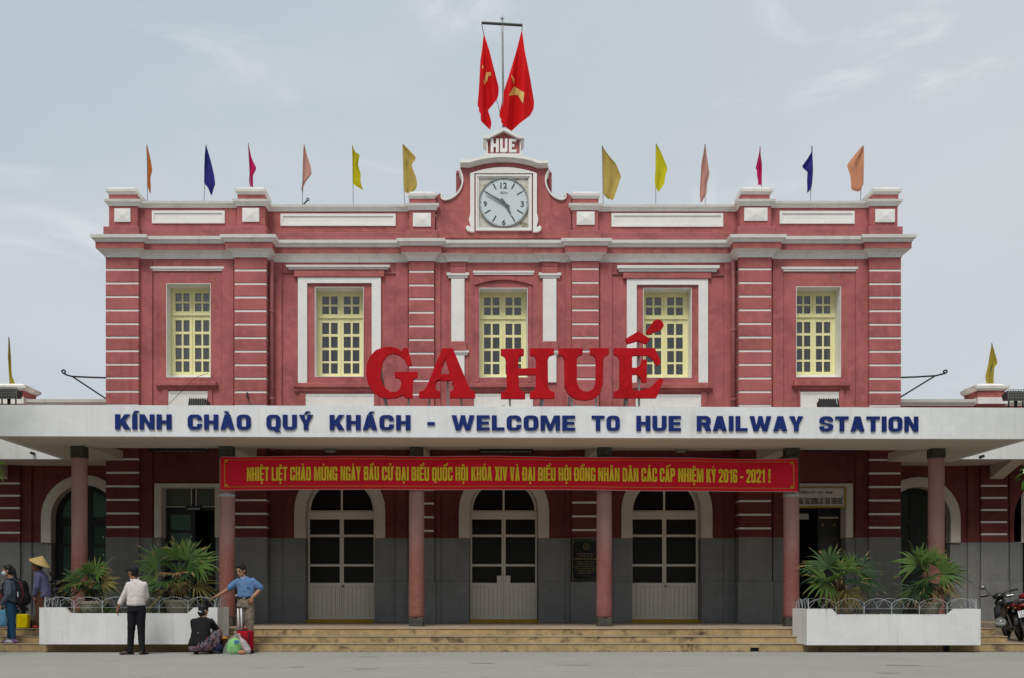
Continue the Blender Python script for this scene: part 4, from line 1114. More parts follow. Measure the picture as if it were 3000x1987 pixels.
    a, b = X(pr[0],Yp), X(pr[1],Yp)
    MB().box(a-.02, b+.02, Yp-.1, Yp+.8, 6.12, 6.285).build('coping', M['cornice'], pz)
    MB().box(a+.02, b-.02, Yp, Yp+.75, 6.30, 6.48).build('pier_block', M['red'], pz)
    mb2 = MB()
    sweep(mb2, [(a,Yp+.78),(a,Yp),(b,Yp),(b,Yp+.78),(a,Yp+.78)], [(-.05,6.48),(.02,6.48),(.03,6.51),(.07,6.53),(.08,6.60),(.0,6.62),(-.1,6.68)])
    mb2.box(a+.08, b-.08, Yp+.08, Yp+.7, 6.5, 6.68)
    mb2.build('pier_cap', M['cornice'], pz)
    MB().box(xo, xi_, WW+.4, BACK-1, 5.85, 6.05).build('roof', M['roof'], w)
    MB().box(xo, xi_, BACK-1.2, BACK-1, Z3, 5.85).build('rear_wall', M['interior'], w)
    return w
wing('l', 'low red wing left of the station with a tall arched dark green glass door')
wing('r', 'low red wing right of the station with an arched brown glass door')

# wing canopies: white concrete slabs on tapered brackets
for s, lab in ((-1, 'short white concrete canopy over the left wing door'), (1, 'short white concrete canopy over the right wing door')):
    c = thing('wing_canopy', (s*12, 26.3, 4.6), lab, 'canopy', 'low canopies over the wings')
    a, b = (-21, xa-.02) if s < 0 else (xl+.02, 21)
    MB().box(a, b, 25.63, 25.75, 4.515, 5.12).build('fascia', M['fascia'], c)
    MB().box(a, b, 25.75, WW-.002, 4.52, 4.72).build('slab', M['soffit'], c)
    MB().box(a+.001, b-.001, 25.75, WW-.13, 4.72, 4.80).build('roof_screed', M['roof'], c)
    for q in ((X(10,WW), -13.9) if s < 0 else (X(2912,WW), 14.6)):
        MB().add([(q-.17,WW-.12,4.16),(q+.17,WW-.12,4.16),(q+.17,WW-.12,4.52),(q-.17,WW-.12,4.52),(q-.17,25.76,4.50),(q+.17,25.76,4.50),(q+.17,25.76,4.52),(q-.17,25.76,4.52)],
                 [(0,1,2,3),(4,7,6,5),(0,4,5,1),(1,5,6,2),(2,6,7,3),(3,7,4,0)]).build('bracket', M['soffit'], c)
    pxs, pys = (99, 1330) if s < 0 else (2873, 1339)
    MB().tube([(X(pxs,25.6),25.45,Z(pys,25.6)), (X(pxs,25.6),25.7,Z(pys,25.6)+.01)], .035, 8).build('drain_spout', M['iron'], c)

# ---------------------------------------------------------------- main canopy
TILT = 0.0029
canopy = thing('entrance_canopy', (X(1475,20.8), 22.5, 4.3), 'long white concrete canopy with blue welcome lettering across the station front', 'canopy')
xl0, xl1 = -9.92, 11.2
zt_ = lambda z, x: z - TILT*x
def tbox(x0, x1, y0, y1, z0, z1, name, m, par=canopy):
    return MB().add([(x0,y0,zt_(z0,x0)),(x1,y0,zt_(z0,x1)),(x1,y1,zt_(z0,x1)),(x0,y1,zt_(z0,x0)),(x0,y0,zt_(z1,x0)),(x1,y0,zt_(z1,x1)),(x1,y1,zt_(z1,x1)),(x0,y1,zt_(z1,x0))],
                    [(0,1,5,4),(1,2,6,5),(2,3,7,6),(3,0,4,7),(4,5,6,7),(3,2,1,0)]).build(name, m, par)
CF = 20.80
zs0, zs1 = 4.31, 4.945
colX = [-8.70, -5.49, -1.37, 2.71, 6.78, 9.93]
tbox(xl0, xl1, CF, CF+.15, zs0, zs1, 'fascia', M['fascia'])
tbox(xl0, xl0+.15, CF+.151, 24.4, zs0, zs1, 'side_fascia', M['fascia'])
tbox(xl1-.15, xl1, CF+.151, 24.4, zs0, zs1, 'side_fascia', M['fascia'])
tbox(xl0+.151, xl1-.151, CF+.151, 22.45, zs0+.003, zs0+.2, 'edge_soffit', M['soffit'])
for x0, x1 in ((xl0+.151, colX[0]+.21), (colX[5]-.21, xl1-.151)):
    tbox(x0, x1, 22.451, 24.38, zs0+.003, zs0+.2, 'end_soffit', M['soffit'])
for k in range(1, 5):
    tbox(colX[k]-.17, colX[k]+.17, 22.451, 24.45 if k in (1,4) else 24.72, zs0+.006, 4.62, 'beam', M['soffit'])
tbox(xl0+.151, xl1-.151, 22.451, 24.38, 4.63, 4.80, 'ceiling_slab', M['soffit'])
tbox(xb+.0, xc, 24.381, PW+.02, 4.63, 4.80, 'ceiling_slab', M['soffit'])
tbox(xd, xi, 24.381, CW-.002, 4.632, 4.80, 'ceiling_slab', M['soffit'])
tbox(xj, xk, 24.381, PW+.02, 4.63, 4.80, 'ceiling_slab', M['soffit'])
tbox(xl0+.151, xl1-.151, CF+.151, 24.38, 4.801, 4.86, 'roof_screed', M['roof'])
# welcome lettering, each letter a piece of its own
WORDS = [('KÍNH',338,503,0), ('CHÀO',550.7,735.5,0), ('QUÝ',781,917.6,0), ('KHÁCH',966,1202.7,0), ('-',1251.8,1274,0), ('WELCOME',1323,1684.8,0),
         ('TO',1733,1815.7,0), ('HUE',1864,1994.6,0), ('RAILWAY',2041,2352.6,0), ('STATION',2400,2689.4,0)]
for word, p0, p1, _ in WORDS:
    Yl = CF - .004
    x0, x1 = X(p0,Yl), X(p1,Yl)
    zc, zb = Z(1217.5, Yl), Z(1261.5, Yl)
    L_, tot = block_text(word, .335, .20, .36, .30, .15, .18)
    sx, sz = (x1-x0)/tot, zc-zb
    for P, lx, W in L_:
        off = TILT*(x0 + (lx+W*.5)*sx)
        mb = MB()
        for o, hs in P:
            q = lambda l: [(x0 + px*sx, zb + py*sz - off) for px, py in l]
            mb.prism(q(o), [q(h) for h in hs], Yl-.026, Yl)
        mb.build('letter', M['blue'], canopy)

# ---------------------------------------------------------------- columns
for k, x in enumerate(colX):
    lab = ['pink terrazzo column at the far left, behind the small palm', 'pink terrazzo column under the left end of the red banner',
           'pink terrazzo column between the left and middle arched doors', 'pink terrazzo column partly hiding the black wall plaque',
           'pink terrazzo column under the right end of the red banner', 'pink terrazzo column at the far right, behind the palm'][k]
    cy = 22.27
    c = thing('column', (x, cy, Z3), lab, 'column', 'pink terrazzo columns under the canopy')
    zz0 = zt_(zs0, x)
    bz = .63 if k else .63
    MB().prism([(x-.15,0),(x+.15,0),(x+.15,1),(x-.15,1)], [], 0, 0) if False else None
    MB().bev(x-.155, x+.155, cy-.155, cy+.155, Z3, bz, .01).build('base', M['granite'], c)
    rr = random.Random(k)
    prof = [(.166, bz+.001), (.172, bz+.03), (.170, bz+.3)]
    for j in range(1, 9):
        prof.append((.170-.004*j/8+rr.uniform(-.0015,.0015), bz+.3+(4.08-bz-.3)*j/9))
    prof += [(.165, 4.02), (.168, 4.06), (.160, 4.085)]
    MB().lathe(prof, x, cy, 28).build('shaft', M['terrazzo'], c, True)
    nk = MB()
    n = 9
    r0 = random.Random(k+20)
    nk.box(x-.143, x+.143, cy-.143, cy+.143, 4.085, zz0+.004)
    nk.build('neck', M['granite'], c)
# ---------------------------------------------------------------- wall clock
YK = GY - .012
kx, kz = X(1475.8, YK), Z(350+.2551*958, YK)
kr = 285*.2551*YK/F
clock = thing('wall_clock', (kx, YK, kz), 'round white clock in the gable with black numerals, hands near ten to five', 'clock')
def disc(x, z, r, y0, y1, n=48): return [(x+r*math.cos(2*math.pi*k/n), z+r*math.sin(2*math.pi*k/n)) for k in range(n)]
MB().prism(disc(kx,kz,kr,0,0), [disc(kx,kz,kr-.022,0,0)], YK-.05, YK).build('rim', M['steel'], clock)
MB().prism(disc(kx,kz,kr-.0225,0,0), [], YK-.025, YK).build('dial', M['dial'], clock)
yk = YK - .026
tk = MB()
for k in range(60):
    a = math.pi/2 - 2*math.pi*k/60
    ca, sa = math.cos(a), math.sin(a)
    if k % 5 == 0:
        w = .010
        tk2 = [(kx+ca*kr*.955-sa*w, kz+sa*kr*.955+ca*w), (kx+ca*kr*.955+sa*w, kz+sa*kr*.955-ca*w), (kx+ca*kr*.90+sa*w, kz+sa*kr*.90-ca*w), (kx+ca*kr*.90-sa*w, kz+sa*kr*.90+ca*w)]
    else:
        w = .005
        tk2 = [(kx+ca*kr*.955-sa*w, kz+sa*kr*.955+ca*w), (kx+ca*kr*.955+sa*w, kz+sa*kr*.955-ca*w), (kx+ca*kr*.92+sa*w, kz+sa*kr*.92-ca*w), (kx+ca*kr*.92-sa*w, kz+sa*kr*.92+ca*w)]
    tk.prism(tk2, [], yk-.004, yk)
tk.build('minute_mark', M['ink'], clock)
for k in (1,2,4,5,7,8,10,11):
    a = math.pi/2 - 2*math.pi*k/12
    ca, sa = math.cos(a), math.sin(a); w = .014
    MB().prism([(kx+ca*kr*r-sa*q, kz+sa*kr*r+ca*q) for r, q in ((.87,w),(.87,-w),(.62,-w),(.62,w))], [], yk-.005, yk).build('hour_mark', M['ink'], clock)
gp = lambda x, y: (X(1250+.2551*x, yk), Z(350+.2551*y, yk))
for s, a, b in (('12',(847,795),(924,728)), ('3',(1078,1005),(1118,942)), ('6',(865,1215),(907,1155)), ('9',(653,1003),(693,942))):
    q = MB()
    (u0, w0), (u1, w1) = gp(*a), gp(*b)
    place_text(q, text_geo(s, .018), u0, u1, w0, w1, yk-.005, (-.018, .70))
    q.build('numeral', M['ink'], clock)
q = MB(); (u0, w0), (u1, w1) = gp(845,857), gp(927,830)
place_text(q, text_geo('SEN', .0), u0, u1, w0, w1, yk-.004, (0, .69)); q.build('dial_lettering', M['ink'], clock)
def hand(pts, name, y):
    MB().prism([gp(*p) for p in pts], [], y-.008, y).build(name, mat(name+'_paint', (0.11,0.13,0.13), 0.5), clock)
hand([(850,913),(870,908),(972,1082),(962,1094)], 'hour_hand', yk-.02)
hand([(958,1003),(948,1022),(868,968),(672,850),(680,840),(880,942)], 'minute_hand', yk-.032)
MB().ell((kx, yk-.03, kz), .03, .015, .03, 10, 6).build('hub', M['ink'], clock, True)

# ---------------------------------------------------------------- big red letters standing on the canopy
YL = 21.45
za = lambda pts: [(800+.31881*x, 700+.31881*y) for x, y in pts]
zb_ = lambda pts: [(1350+.31881*x, 700+.31881*y) for x, y in pts]
G_ = [(1180,1030),(1200,1000),(1237,1000),(1278,1160),(1238,1172),(1205,1105),(1145,1062),(1090,1053),(1045,1072),(1008,1130),(987,1230),(997,1310),(1030,1370),(1080,1406),(1130,1405),(1165,1377),(1178,1330),(1173,1300),(1150,1279),(1119,1275),(1119,1220),(1328,1220),(1328,1275),(1300,1281),(1283,1310),(1283,1462),(1217,1462),(1195,1437),(1140,1460),(1060,1470),(980,1453),(912,1402),(870,1332),(854,1240),(860,1150),(890,1077),(945,1021),(1010,996),(1075,989),(1132,1000)]
A_ = [(1555,1003),(1652,1003),(1800,1360),(1825,1395),(1858,1402),(1858,1463),(1625,1463),(1625,1403),(1655,1390),(1660,1360),(1640,1303),(1510,1303),(1490,1350),(1495,1388),(1537,1403),(1537,1463),(1340,1463),(1340,1405),(1385,1392),(1412,1355)]
A_h = [(1582,1108),(1622,1240),(1535,1240)]
H_ = [(367,1010),(580,1008),(580,1068),(541,1080),(530,1110),(530,1190),(690,1187),(690,1110),(680,1080),(636,1068),(636,1005),(857,1003),(857,1062),(815,1075),(800,1110),(803,1362),(825,1395),(862,1406),(862,1468),(635,1468),(635,1406),(676,1392),(689,1360),(689,1250),(531,1252),(535,1368),(555,1399),(592,1412),(592,1471),(368,1469),(368,1409),(410,1396),(424,1360),(415,1112),(400,1080),(367,1066)]
U_ = [(897,1005),(1121,1003),(1121,1063),(1082,1075),(1067,1105),(1067,1310),(1087,1371),(1132,1402),(1180,1400),(1225,1370),(1241,1310),(1241,1110),(1226,1076),(1187,1061),(1187,1003),(1362,1003),(1362,1061),(1325,1075),(1311,1110),(1305,1340),(1280,1420),(1225,1470),(1150,1485),(1060,1475),(990,1430),(955,1360),(950,1110),(935,1075),(897,1061)]
E_ = [(1408,1003),(1783,1003),(1845,1140),(1800,1166),(1765,1105),(1720,1072),(1640,1068),(1575,1075),(1575,1185),(1620,1183),(1655,1150),(1668,1108),(1710,1108),(1710,1320),(1668,1318),(1650,1270),(1620,1245),(1575,1245),(1575,1380),(1600,1397),(1660,1393),(1740,1368),(1830,1277),(1865,1296),(1797,1462),(1405,1462),(1405,1405),(1440,1395),(1460,1365),(1460,1110),(1445,1078),(1408,1062)]
def big_letter(name, lab, outline, holes, legs, extra=()):
    xs_ = [p[0] for p in outline]
    cx = X((min(xs_)+max(xs_))/2, YL)
    t = thing('rooftop_letter', (cx, YL+.1, zt_(zs1, cx)), lab, 'letter', 'big red letters standing on the canopy')
    def slab(pts, hs, nm):
        face = MB().pprism(pts, hs, YL, YL+.09)
        o = face.build(nm, M['sign_red'], t)
        md = o.modifiers.new('bevel', 'BEVEL'); md.width = .008; md.segments = 1; md.limit_method = 'ANGLE'
        return o
    slab(outline, holes, 'letter_face')
    for nm, pts in extra: slab(pts, [], nm)
    for (p0, y0, p1, y1, back) in legs:
        x0, x1 = X(p0, YL), X(p1, YL+back)
        MB().tube([(x0, YL+.11, Z(y0,YL)), (x1, YL+.11+back, zt_(4.86, x1))], .028, 4).build('support_leg', M['steel'], t)
    return t
big_letter('G', 'big red serif letter G standing at the left end of the rooftop name', za(G_), [], [(1108,1120,1144,1185,.35),(1113,1070,1140,1185,.5),(1196,1160,1197,1190,0)])
big_letter('A', 'big red serif letter A standing on the canopy beside the letter G', za(A_), [za(A_h)], [(1258,1166,1252,1188,.1),(1310,1090,1313,1190,.1),(1350,1166,1358,1188,.1)])
big_letter('H', 'big red serif letter H standing on the canopy under the centre window', zb_(H_), [], [(1494,1165,1496,1188,0),(1586,1165,1580,1190,.2),(1590,1165,1592,1190,0)])
big_letter('U', 'big red letter U standing on the canopy between the H and the accented E', zb_(U_), [], [(1668,1160,1665,1190,.2),(1676,1165,1678,1190,0),(1748,1165,1750,1190,0)])
big_letter('E', 'big red letter E with circumflex and acute at the right end of the rooftop name', zb_(E_), [], [(1833,1160,1828,1190,.2),(1838,1160,1840,1190,0),(1873,1030,1875,995,0)],
    (('circumflex', zb_([(1510,920),(1632,848),(1742,920),(1708,967),(1628,936),(1532,965)])), ('acute_accent', zb_([(1703,852),(1770,757),(1795,740),(1820,737),(1845,748),(1862,772),(1865,802),(1852,824),(1835,836),(1722,880)]))))
MB().tube([(X(1873,YL),YL+.10,Z(1022,YL)),(X(1873,YL),YL+.10,Z(1000,YL)),(X(1890,YL),YL+.10,Z(980,YL))], .022, 4).build('support_leg', M['steel'], [o for o in COL.objects if o.name.startswith('rooftop_letter')][-1])

# ---------------------------------------------------------------- red banner
YB = 22.03
bl, br = X(646, YB), X(2336, YB)
ban = thing('banner', ((bl+br)/2, YB, Z(1437,YB)), 'long red cloth banner with yellow Vietnamese lettering tied across the columns', 'banner')
def edge_y(px, top):
    t = (px-646)/(2336-646)
    if top: return 1337.7 + 7.6*t - 4.2*math.sin(math.pi*min(1, t*1.05)) + .8*math.sin(t*23)
    return 1436.6 + 6.4*t - 4.0*math.sin(math.pi*t) + .6*math.sin(t*17+1)
def by(px, f):                                      # depth ripple of the cloth
    return YB + .022*math.sin(px*.021) + .012*math.sin(px*.055+f*2) + .012*math.sin(f*3+px*.004) + .005*math.sin(f*14+px*.011) + .003*math.sin(f*23+px*.027+1)
def bpt(px, f, dy=0.0):
    y = by(px, f) - dy
    py = edge_y(px, True)*(1-f) + edge_y(px, False)*f
    return (X(px, YB), y, Z(py, YB))
def bgrid(p0, p1, f0, f1, dy, nx, ny, skew=0):
    mb = MB()
    vs_ = [bpt(p0+(p1-p0)*i/nx, f0+(f1-f0)*j/ny, dy) for j in range(ny+1) for i in range(nx+1)]
    return mb.add(vs_, [(j*(nx+1)+i, j*(nx+1)+i+1, (j+1)*(nx+1)+i+1, (j+1)*(nx+1)+i) for j in range(ny) for i in range(nx)])
bgrid(646, 2336, .012, .985, 0, 220, 26).build('cloth', M['banner'], ban, True, False)
bgrid(646, 2336, 0, .0118, 0, 170, 1).build('hem', M['banner_edge'], ban, False, False)
bgrid(646, 2336, .9852, 1, 0, 170, 1).build('hem', M['banner_edge'], ban, False, False)
bd = MB()
for a in (bgrid(657, 2325, .082, .096, .004, 150, 1), bgrid(657, 2325, .885, .902, .004, 150, 1), bgrid(657, 659.5, .0965, .8845, .004, 1, 6), bgrid(2322.5, 2325, .0965, .8845, .004, 1, 6)):
    bd.add(a.v, a.f)
for p0, p1 in ((659.6, 667), (2315, 2322.4)):
    for f0, f1 in ((.097,.17), (.81,.884)):
        a = bgrid(p0, p1, f0, f1, .004, 1, 1); bd.add(a.v, a.f)
bd.build('printed_border', mat('gold_banner_print', (0.55,0.27,0.02), 0.6), ban, False, False)
BT = 'NHIỆT LIỆT CHÀO MỪNG NGÀY BẦU CỬ ĐẠI BIỂU QUỐC HỘI KHÓA XIV VÀ ĐẠI BIỂU HỘI ĐỒNG NHÂN DÂN CÁC CẤP NHIỆM KỲ 2016 - 2021 !'
# word positions measured along the banner (photo pixels)
wp = [('NHIỆT',724,789),('LIỆT',797,842.5),('CHÀO',851.5,911),('MỪNG',920,988.5),('NGÀY',998,1057),('BẦU',1066.5,1111),('CỬ',1119.5,1151),('ĐẠI',1160,1197.5),('BIỂU',1206,1257),('QUỐC',1265.5,1326),
      ('HỘI',1334.5,1371),('KHÓA',1381,1441),('XIV',1450,1486),('VÀ',1494,1522.5),('ĐẠI',1530.5,1567.5),('BIỂU',1576.5,1627.5),('HỘI',1636.5,1673),('ĐỒNG',1682,1744),('NHÂN',1752,1815),('DÂN',1824,1870.5),
      ('CÁC',1879,1925),('CẤP',1933,1977),('NHIỆM',1986,2060),('KỲ',2069,2097),('2016',2104.5,2160),('-',2169,2177.5),('2021',2186.5,2239),('!',2250,2256)]
tx = MB()
for w_, p0, p1 in wp:
    L_, tot = block_text(w_, .38, .145, .36, .13, .13, .17)
    for P, lx, W in L_:
        v, f = flat_tris(P)
        tx.add([bpt(p0 + px/tot*(p1-p0), .725 - py*.405, .016) for px, py in v], f)
tx.build('printed_text', M['banner_yellow'], ban, False, False)
for px, f, dx in ((647,0,-.06),(2335,0,.08),(647,1,-.03),(2335,1,.03)):
    p = bpt(px, f)
    MB().tube([p, (p[0]+dx*.3, 22.12, p[2]+.01), (p[0]+dx*.3, 22.45, p[2]+.015)], .008, 5).build('tie_rope', M['wire'], ban)
MB().tube([(X(2341,YB), YB+.03, Z(1440,YB)), (X(2342,YB), YB+.03, Z(1330,YB))], .018, 6).build('end_pole', mat('brown_pole', (0.12,0.06,0.05), 0.7), ban)
for k in (1, 4):
    x = colX[k]
    MB().lathe([(.175,3.24),(.18,3.27),(.175,3.30)], x, 22.27, 20).build('tie_band', M['wire'], ban)

# ---------------------------------------------------------------- flags on the parapet
def polyline_at(pts, t):
    L = [0]
    for a, b in zip(pts, pts[1:]): L.append(L[-1] + math.hypot(a[0]-b[0], a[1]-b[1]))
    d = t*L[-1]
    for i in range(len(pts)-1):
        if d <= L[i+1] + 1e-9:
            u = (d-L[i])/max(L[i+1]-L[i], 1e-9)
            return (pts[i][0]+(pts[i+1][0]-pts[i][0])*u, pts[i][1]+(pts[i+1][1]-pts[i][1])*u)
    return pts[-1]
def cloth_mesh(left, right, tr, Y, amp, seed, rows=18, cols=7):
    """hanging cloth between its two long edges, folded in depth"""
    r = random.Random(seed)
    f1, f2, ph = r.uniform(1.0, 1.8), r.uniform(.3, .9), r.uniform(0, 6)
    mb, vs_ = MB(), []
    for j in range(rows+1):
        t = j/rows
        a, b = tr(polyline_at(left, t)), tr(polyline_at(right, t))
        for i in range(cols+1):
            u = i/cols
            y = Y + amp*math.sin(u*math.pi*f1*2 + t*f2*4 + ph)*min(1, t*2+.15) + amp*.35*math.sin(u*9+t*7+ph)
            vs_.append((X(a[0]+(b[0]-a[0])*u, Y), y, Z(a[1]+(b[1]-a[1])*u, Y)))
    return mb.add(vs_, [(j*(cols+1)+i, j*(cols+1)+i+1, (j+1)*(cols+1)+i+1, (j+1)*(cols+1)+i) for j in range(rows) for i in range(cols)])
FC = {'orange': (0.62,0.20,0.05), 'blue': (0.035,0.035,0.23), 'magenta': (0.60,0.02,0.14), 'salmon': (0.62,0.33,0.27), 'yellow': (0.62,0.55,0.02),
      'mustard': (0.52,0.38,0.10), 'apricot': (0.66,0.30,0.17), 'olive': (0.42,0.33,0.05)}
FM = {k: cloth(k+'_flag_cloth', v) for k, v in FC.items()}
T1 = lambda p: (250+.2551*p[0], 400+.2551*p[1])
T2 = lambda p: (800+.2551*p[0], 400+.2551*p[1])
T5 = lambda p: (1650+.2551*p[0], 400+.2551*p[1])
T6 = lambda p: (2150+.2551*p[0], 400+.2551*p[1])
T3 = lambda p: (.3189*p[0], 950+.3189*p[1])
T7 = lambda p: (2200+.3507*p[0], 950+.3507*p[1])
FL = [('orange',T1,[(705,92),(711,760)],[(704,98),(702,300),(705,450),(710,570),(738,646)],[(707,98),(745,250),(771,390),(745,470),(752,560),(746,646)],'frayed orange flag drooping above the left corner of the parapet'),
      ('blue',T1,[(1386,95),(1357,760)],[(1385,98),(1370,350),(1364,540),(1410,590),(1440,668)],[(1387,98),(1440,290),(1476,440),(1489,540),(1470,590),(1450,668)],'dark blue flag drooping to the left of the magenta flag'),
      ('magenta',T1,[(1870,72),(1895,600)],[(1870,78),(1884,250),(1889,430),(1877,500),(1889,578)],[(1872,78),(1906,240),(1965,365),(1920,440),(1919,578)],'narrow magenta flag behind the second pier of the parapet, left half'),
      ('salmon',T2,[(356,86),(332,800)],[(354,92),(345,300),(335,540),(325,600),(330,632)],[(357,92),(402,250),(440,360),(443,440),(372,520),(345,570),(335,632)],'pale salmon flag drooping on the left half of the parapet'),
      ('yellow',T2,[(912,95),(919,800)],[(911,100),(913,300),(915,480),(918,560),(1025,606)],[(913,100),(945,180),(996,206),(976,330),(1010,440),(1006,530),(1031,608)],'bright yellow flag with a pointed lower tip on the left half of the parapet'),
      ('mustard',T2,[(1488,80),(1510,800)],[(1489,88),(1498,400),(1505,640),(1545,660)],[(1491,88),(1648,247),(1588,335),(1640,460),(1657,560),(1640,612),(1560,662)],'mustard flag half hidden by the pier left of the clock gable'),
      ('mustard',T5,[(448,102),(461,790)],[(449,106),(455,400),(462,660),(522,716)],[(451,106),(540,240),(601,310),(663,470),(620,600),(575,732)],'large mustard flag with a torn hem, right of the clock gable'),
      ('yellow',T5,[(1068,76),(1064,790)],[(1067,82),(1060,330),(1048,530),(1060,600),(1093,636)],[(1069,82),(1140,220),(1198,375),(1165,470),(1156,560),(1097,636)],'yellow green flag with a rounded lower tip on the right half of the parapet'),
      ('salmon',T5,[(1628,86),(1633,790)],[(1626,92),(1580,330),(1570,560),(1565,680),(1578,757)],[(1630,92),(1660,250),(1689,420),(1655,530),(1650,650),(1590,757)],'long pale salmon flag hanging down to the coping on the right half'),
      ('magenta',T6,[(303,112),(322,580)],[(302,118),(275,260),(250,362),(265,380),(268,470),(280,490),(281,556)],[(305,118),(312,300),(318,556)],'narrow magenta flag behind the pier cap on the right half'),
      ('blue',T6,[(898,102),(883,750)],[(896,108),(890,180),(835,270),(771,358),(843,400),(838,520),(846,642)],[(900,108),(906,400),(901,560),(890,600),(851,642)],'royal blue flag with one corner flying out to the left'),
      ('apricot',T6,[(1489,94),(1455,765)],[(1481,104),(1380,220),(1302,320),(1335,420),(1350,500),(1355,602),(1440,622)],[(1490,104),(1486,300),(1491,480),(1491,560),(1470,575),(1453,622)],'wide apricot flag blown to the left near the right corner of the parapet')]
for k, (c, tr, pole, L_, R_, lab) in enumerate(FL):
    Yf = 25.0 if k not in (2, 9) else 25.05
    p0, p1 = tr(pole[0]), tr(pole[1])
    t = thing('flag', (X(p1[0],Yf), Yf, Z(p1[1],Yf)), lab, 'flag', 'small plain flags along the parapet')
    MB().tube([(X(p0[0],Yf),Yf+.02,Z(p0[1],Yf)), (X(p1[0],Yf),Yf+.02,Z(p1[1],Yf)-.05)], .010, 5).build('stick', M['steel'], t)
    cloth_mesh(L_, R_, tr, Yf, .055, k+11).build('cloth', FM[c], t, True, False)
for tr, pole, L_, R_, c, Yf, lab in ((T3,[(80,115),(90,610)],[(79,120),(70,300),(78,420),(88,572)],[(82,120),(103,300),(115,480),(146,550),(140,585)],'olive',27.2,'narrow olive flag on the left wing above the floodlight'),
                                     (T7,[(2015,155),(2012,575)],[(2013,163),(1990,330),(1959,440),(1978,542)],[(2017,163),(2056,330),(2027,360),(2022,480),(2031,520),(2010,545)],'olive',27.2,'olive flag standing behind the pier of the right wing')):
    p0, p1 = tr(pole[0]), tr(pole[1])
    t = thing('flag', (X(p1[0],Yf), Yf, Z(p1[1],Yf)), lab, 'flag', 'small plain flags along the parapet')
    MB().tube([(X(p0[0],Yf),Yf+.02,Z(p0[1],Yf)), (X(p1[0],Yf),Yf+.02,Z(p1[1],Yf)-.05)], .010, 5).build('stick', M['steel'], t)
    cloth_mesh(L_, R_, tr, Yf, .05, 40).build('cloth', FM[c], t, True, False)

# mast with crossbar and the two national flags
YM = GY + .2
TM = lambda p: (1300+.2551*p[0], .2551*p[1])
pm = lambda x, y: (X(TM((x,y))[0],YM), YM, Z(TM((x,y))[1],YM))
mast = thing('flag_mast', pm(687,1465), 'thin steel mast with a crossbar on top of the clock gable', 'flagpole')
MB().tube([pm(687,1490), pm(682,1100), pm(675,400), pm(672,215)], [.030,.028,.024,.020], 10).build('pole', M['steel'], mast, True)
MB().tube([pm(672,216), pm(672,176)], [.030,.004], 8).build('finial', M['steel'], mast)
MB().tube([pm(435,263), pm(905,291)], .034, 8).build('crossbar', mat('dark_crossbar', (0.05,0.06,0.06), 0.5), mast)
MB().tube([pm(655,205),pm(660,220),pm(672,226),pm(686,222),pm(694,208)], .012, 5).build('hook', M['steel'], mast)
for a, b in (((437,278),(458,392)), ((902,300),(898,350))):
    MB().tube([pm(*a), pm(*b)], .009, 5).build('halyard', M['iron'], mast)
MB().tube([pm(610,1150), pm(640,1270), pm(660,1370)], .008, 5).build('halyard', M['iron'], mast)
flag_red, flag_yel = cloth('red_flag_cloth', (0.74,0.012,0.016), .35), cloth('yellow_star_cloth', (0.84,0.68,0.24), .25)
def national(L_, R_, lab, stars, seed, folds):
    base = pm(*L_[-1])
    t = thing('national_flag', base, lab, 'flag', 'red flags with yellow stars hanging from the crossbar')
    def depth(px, py):                              # folds run from the tied corner down the cloth
        a = 0
        for fx0, fx1, w, d in folds:
            s = (py-380)/1100
            fx = fx0+(fx1-fx0)*s
            a += d*math.exp(-((px-fx)/w)**2)*min(1, s*2.5)
        return a
    mb, vs_ = MB(), []
    rows, cols = 46, 22
    for j in range(rows+1):
        a, b = polyline_at(L_, j/rows), polyline_at(R_, j/rows)
        for i in range(cols+1):
            u = i/cols
            x, y = a[0]+(b[0]-a[0])*u, a[1]+(b[1]-a[1])*u
            Yq = YM + depth(x, y); q = TM((x, y))
            vs_.append((X(q[0],Yq), Yq, Z(q[1],Yq)))
    mb.add(vs_, [(j*(cols+1)+i, j*(cols+1)+i+1, (j+1)*(cols+1)+i+1, (j+1)*(cols+1)+i) for j in range(rows) for i in range(cols)])
    mb.build('cloth', flag_red, t, True, False)
    from mathutils.bvhtree import BVHTree
    bv = BVHTree.FromPolygons([Vector(p) for p in mb.v], mb.f)
    for st in stars:
        s = MB()
        pts = [Vector((p[0], p[1], 0)) for p in st]
        q, fs = [], []
        for tri in tessellate_polygon([pts]):       # refine so the star follows the folds
            n = 16
            A, B, C = [pts[i] for i in tri]
            o = len(q)
            idx = {}
            for i in range(n+1):
                for j in range(n+1-i):
                    idx[(i,j)] = len(q)
                    q.append(A + (B-A)*(i/n) + (C-A)*(j/n))
            for i in range(n):
                for j in range(n-i):
                    fs.append((idx[(i,j)], idx[(i+1,j)], idx[(i,j+1)]))
                    if i+j < n-1: fs.append((idx[(i+1,j)], idx[(i+1,j+1)], idx[(i,j+1)]))
        vs3 = []
        for p in q:
            w = Vector(pm(p.x, p.y)); o_ = Vector((0,0,HC))
            h = bv.ray_cast(o_, (w-o_).normalized())
            q = (h[0] if h[0] else w)
            vs3.append(tuple(q + (o_-q).normalized()*.022))
        s.add(vs3, fs).build('star', flag_yel, t, False, False)
national([(459,388),(440,560),(420,700),(405,1000),(387,1215),(402,1225),(405,1285),(422,1300),(425,1390),(525,1488)], [(462,388),(530,600),(600,880),(632,1000),(630,1090),(608,1150),(508,1270),(535,1350),(549,1420),(533,1490)],
    'slim red flag with a folded yellow star on the left of the mast', [[(490,830),(540,830),(543,870),(510,876),(500,925),(468,978),(457,940)], [(443,750),(453,750),(453,788),(443,788)]], 3,
    [(452,440,26,-.16),(475,520,45,.10),(520,600,40,-.14)])
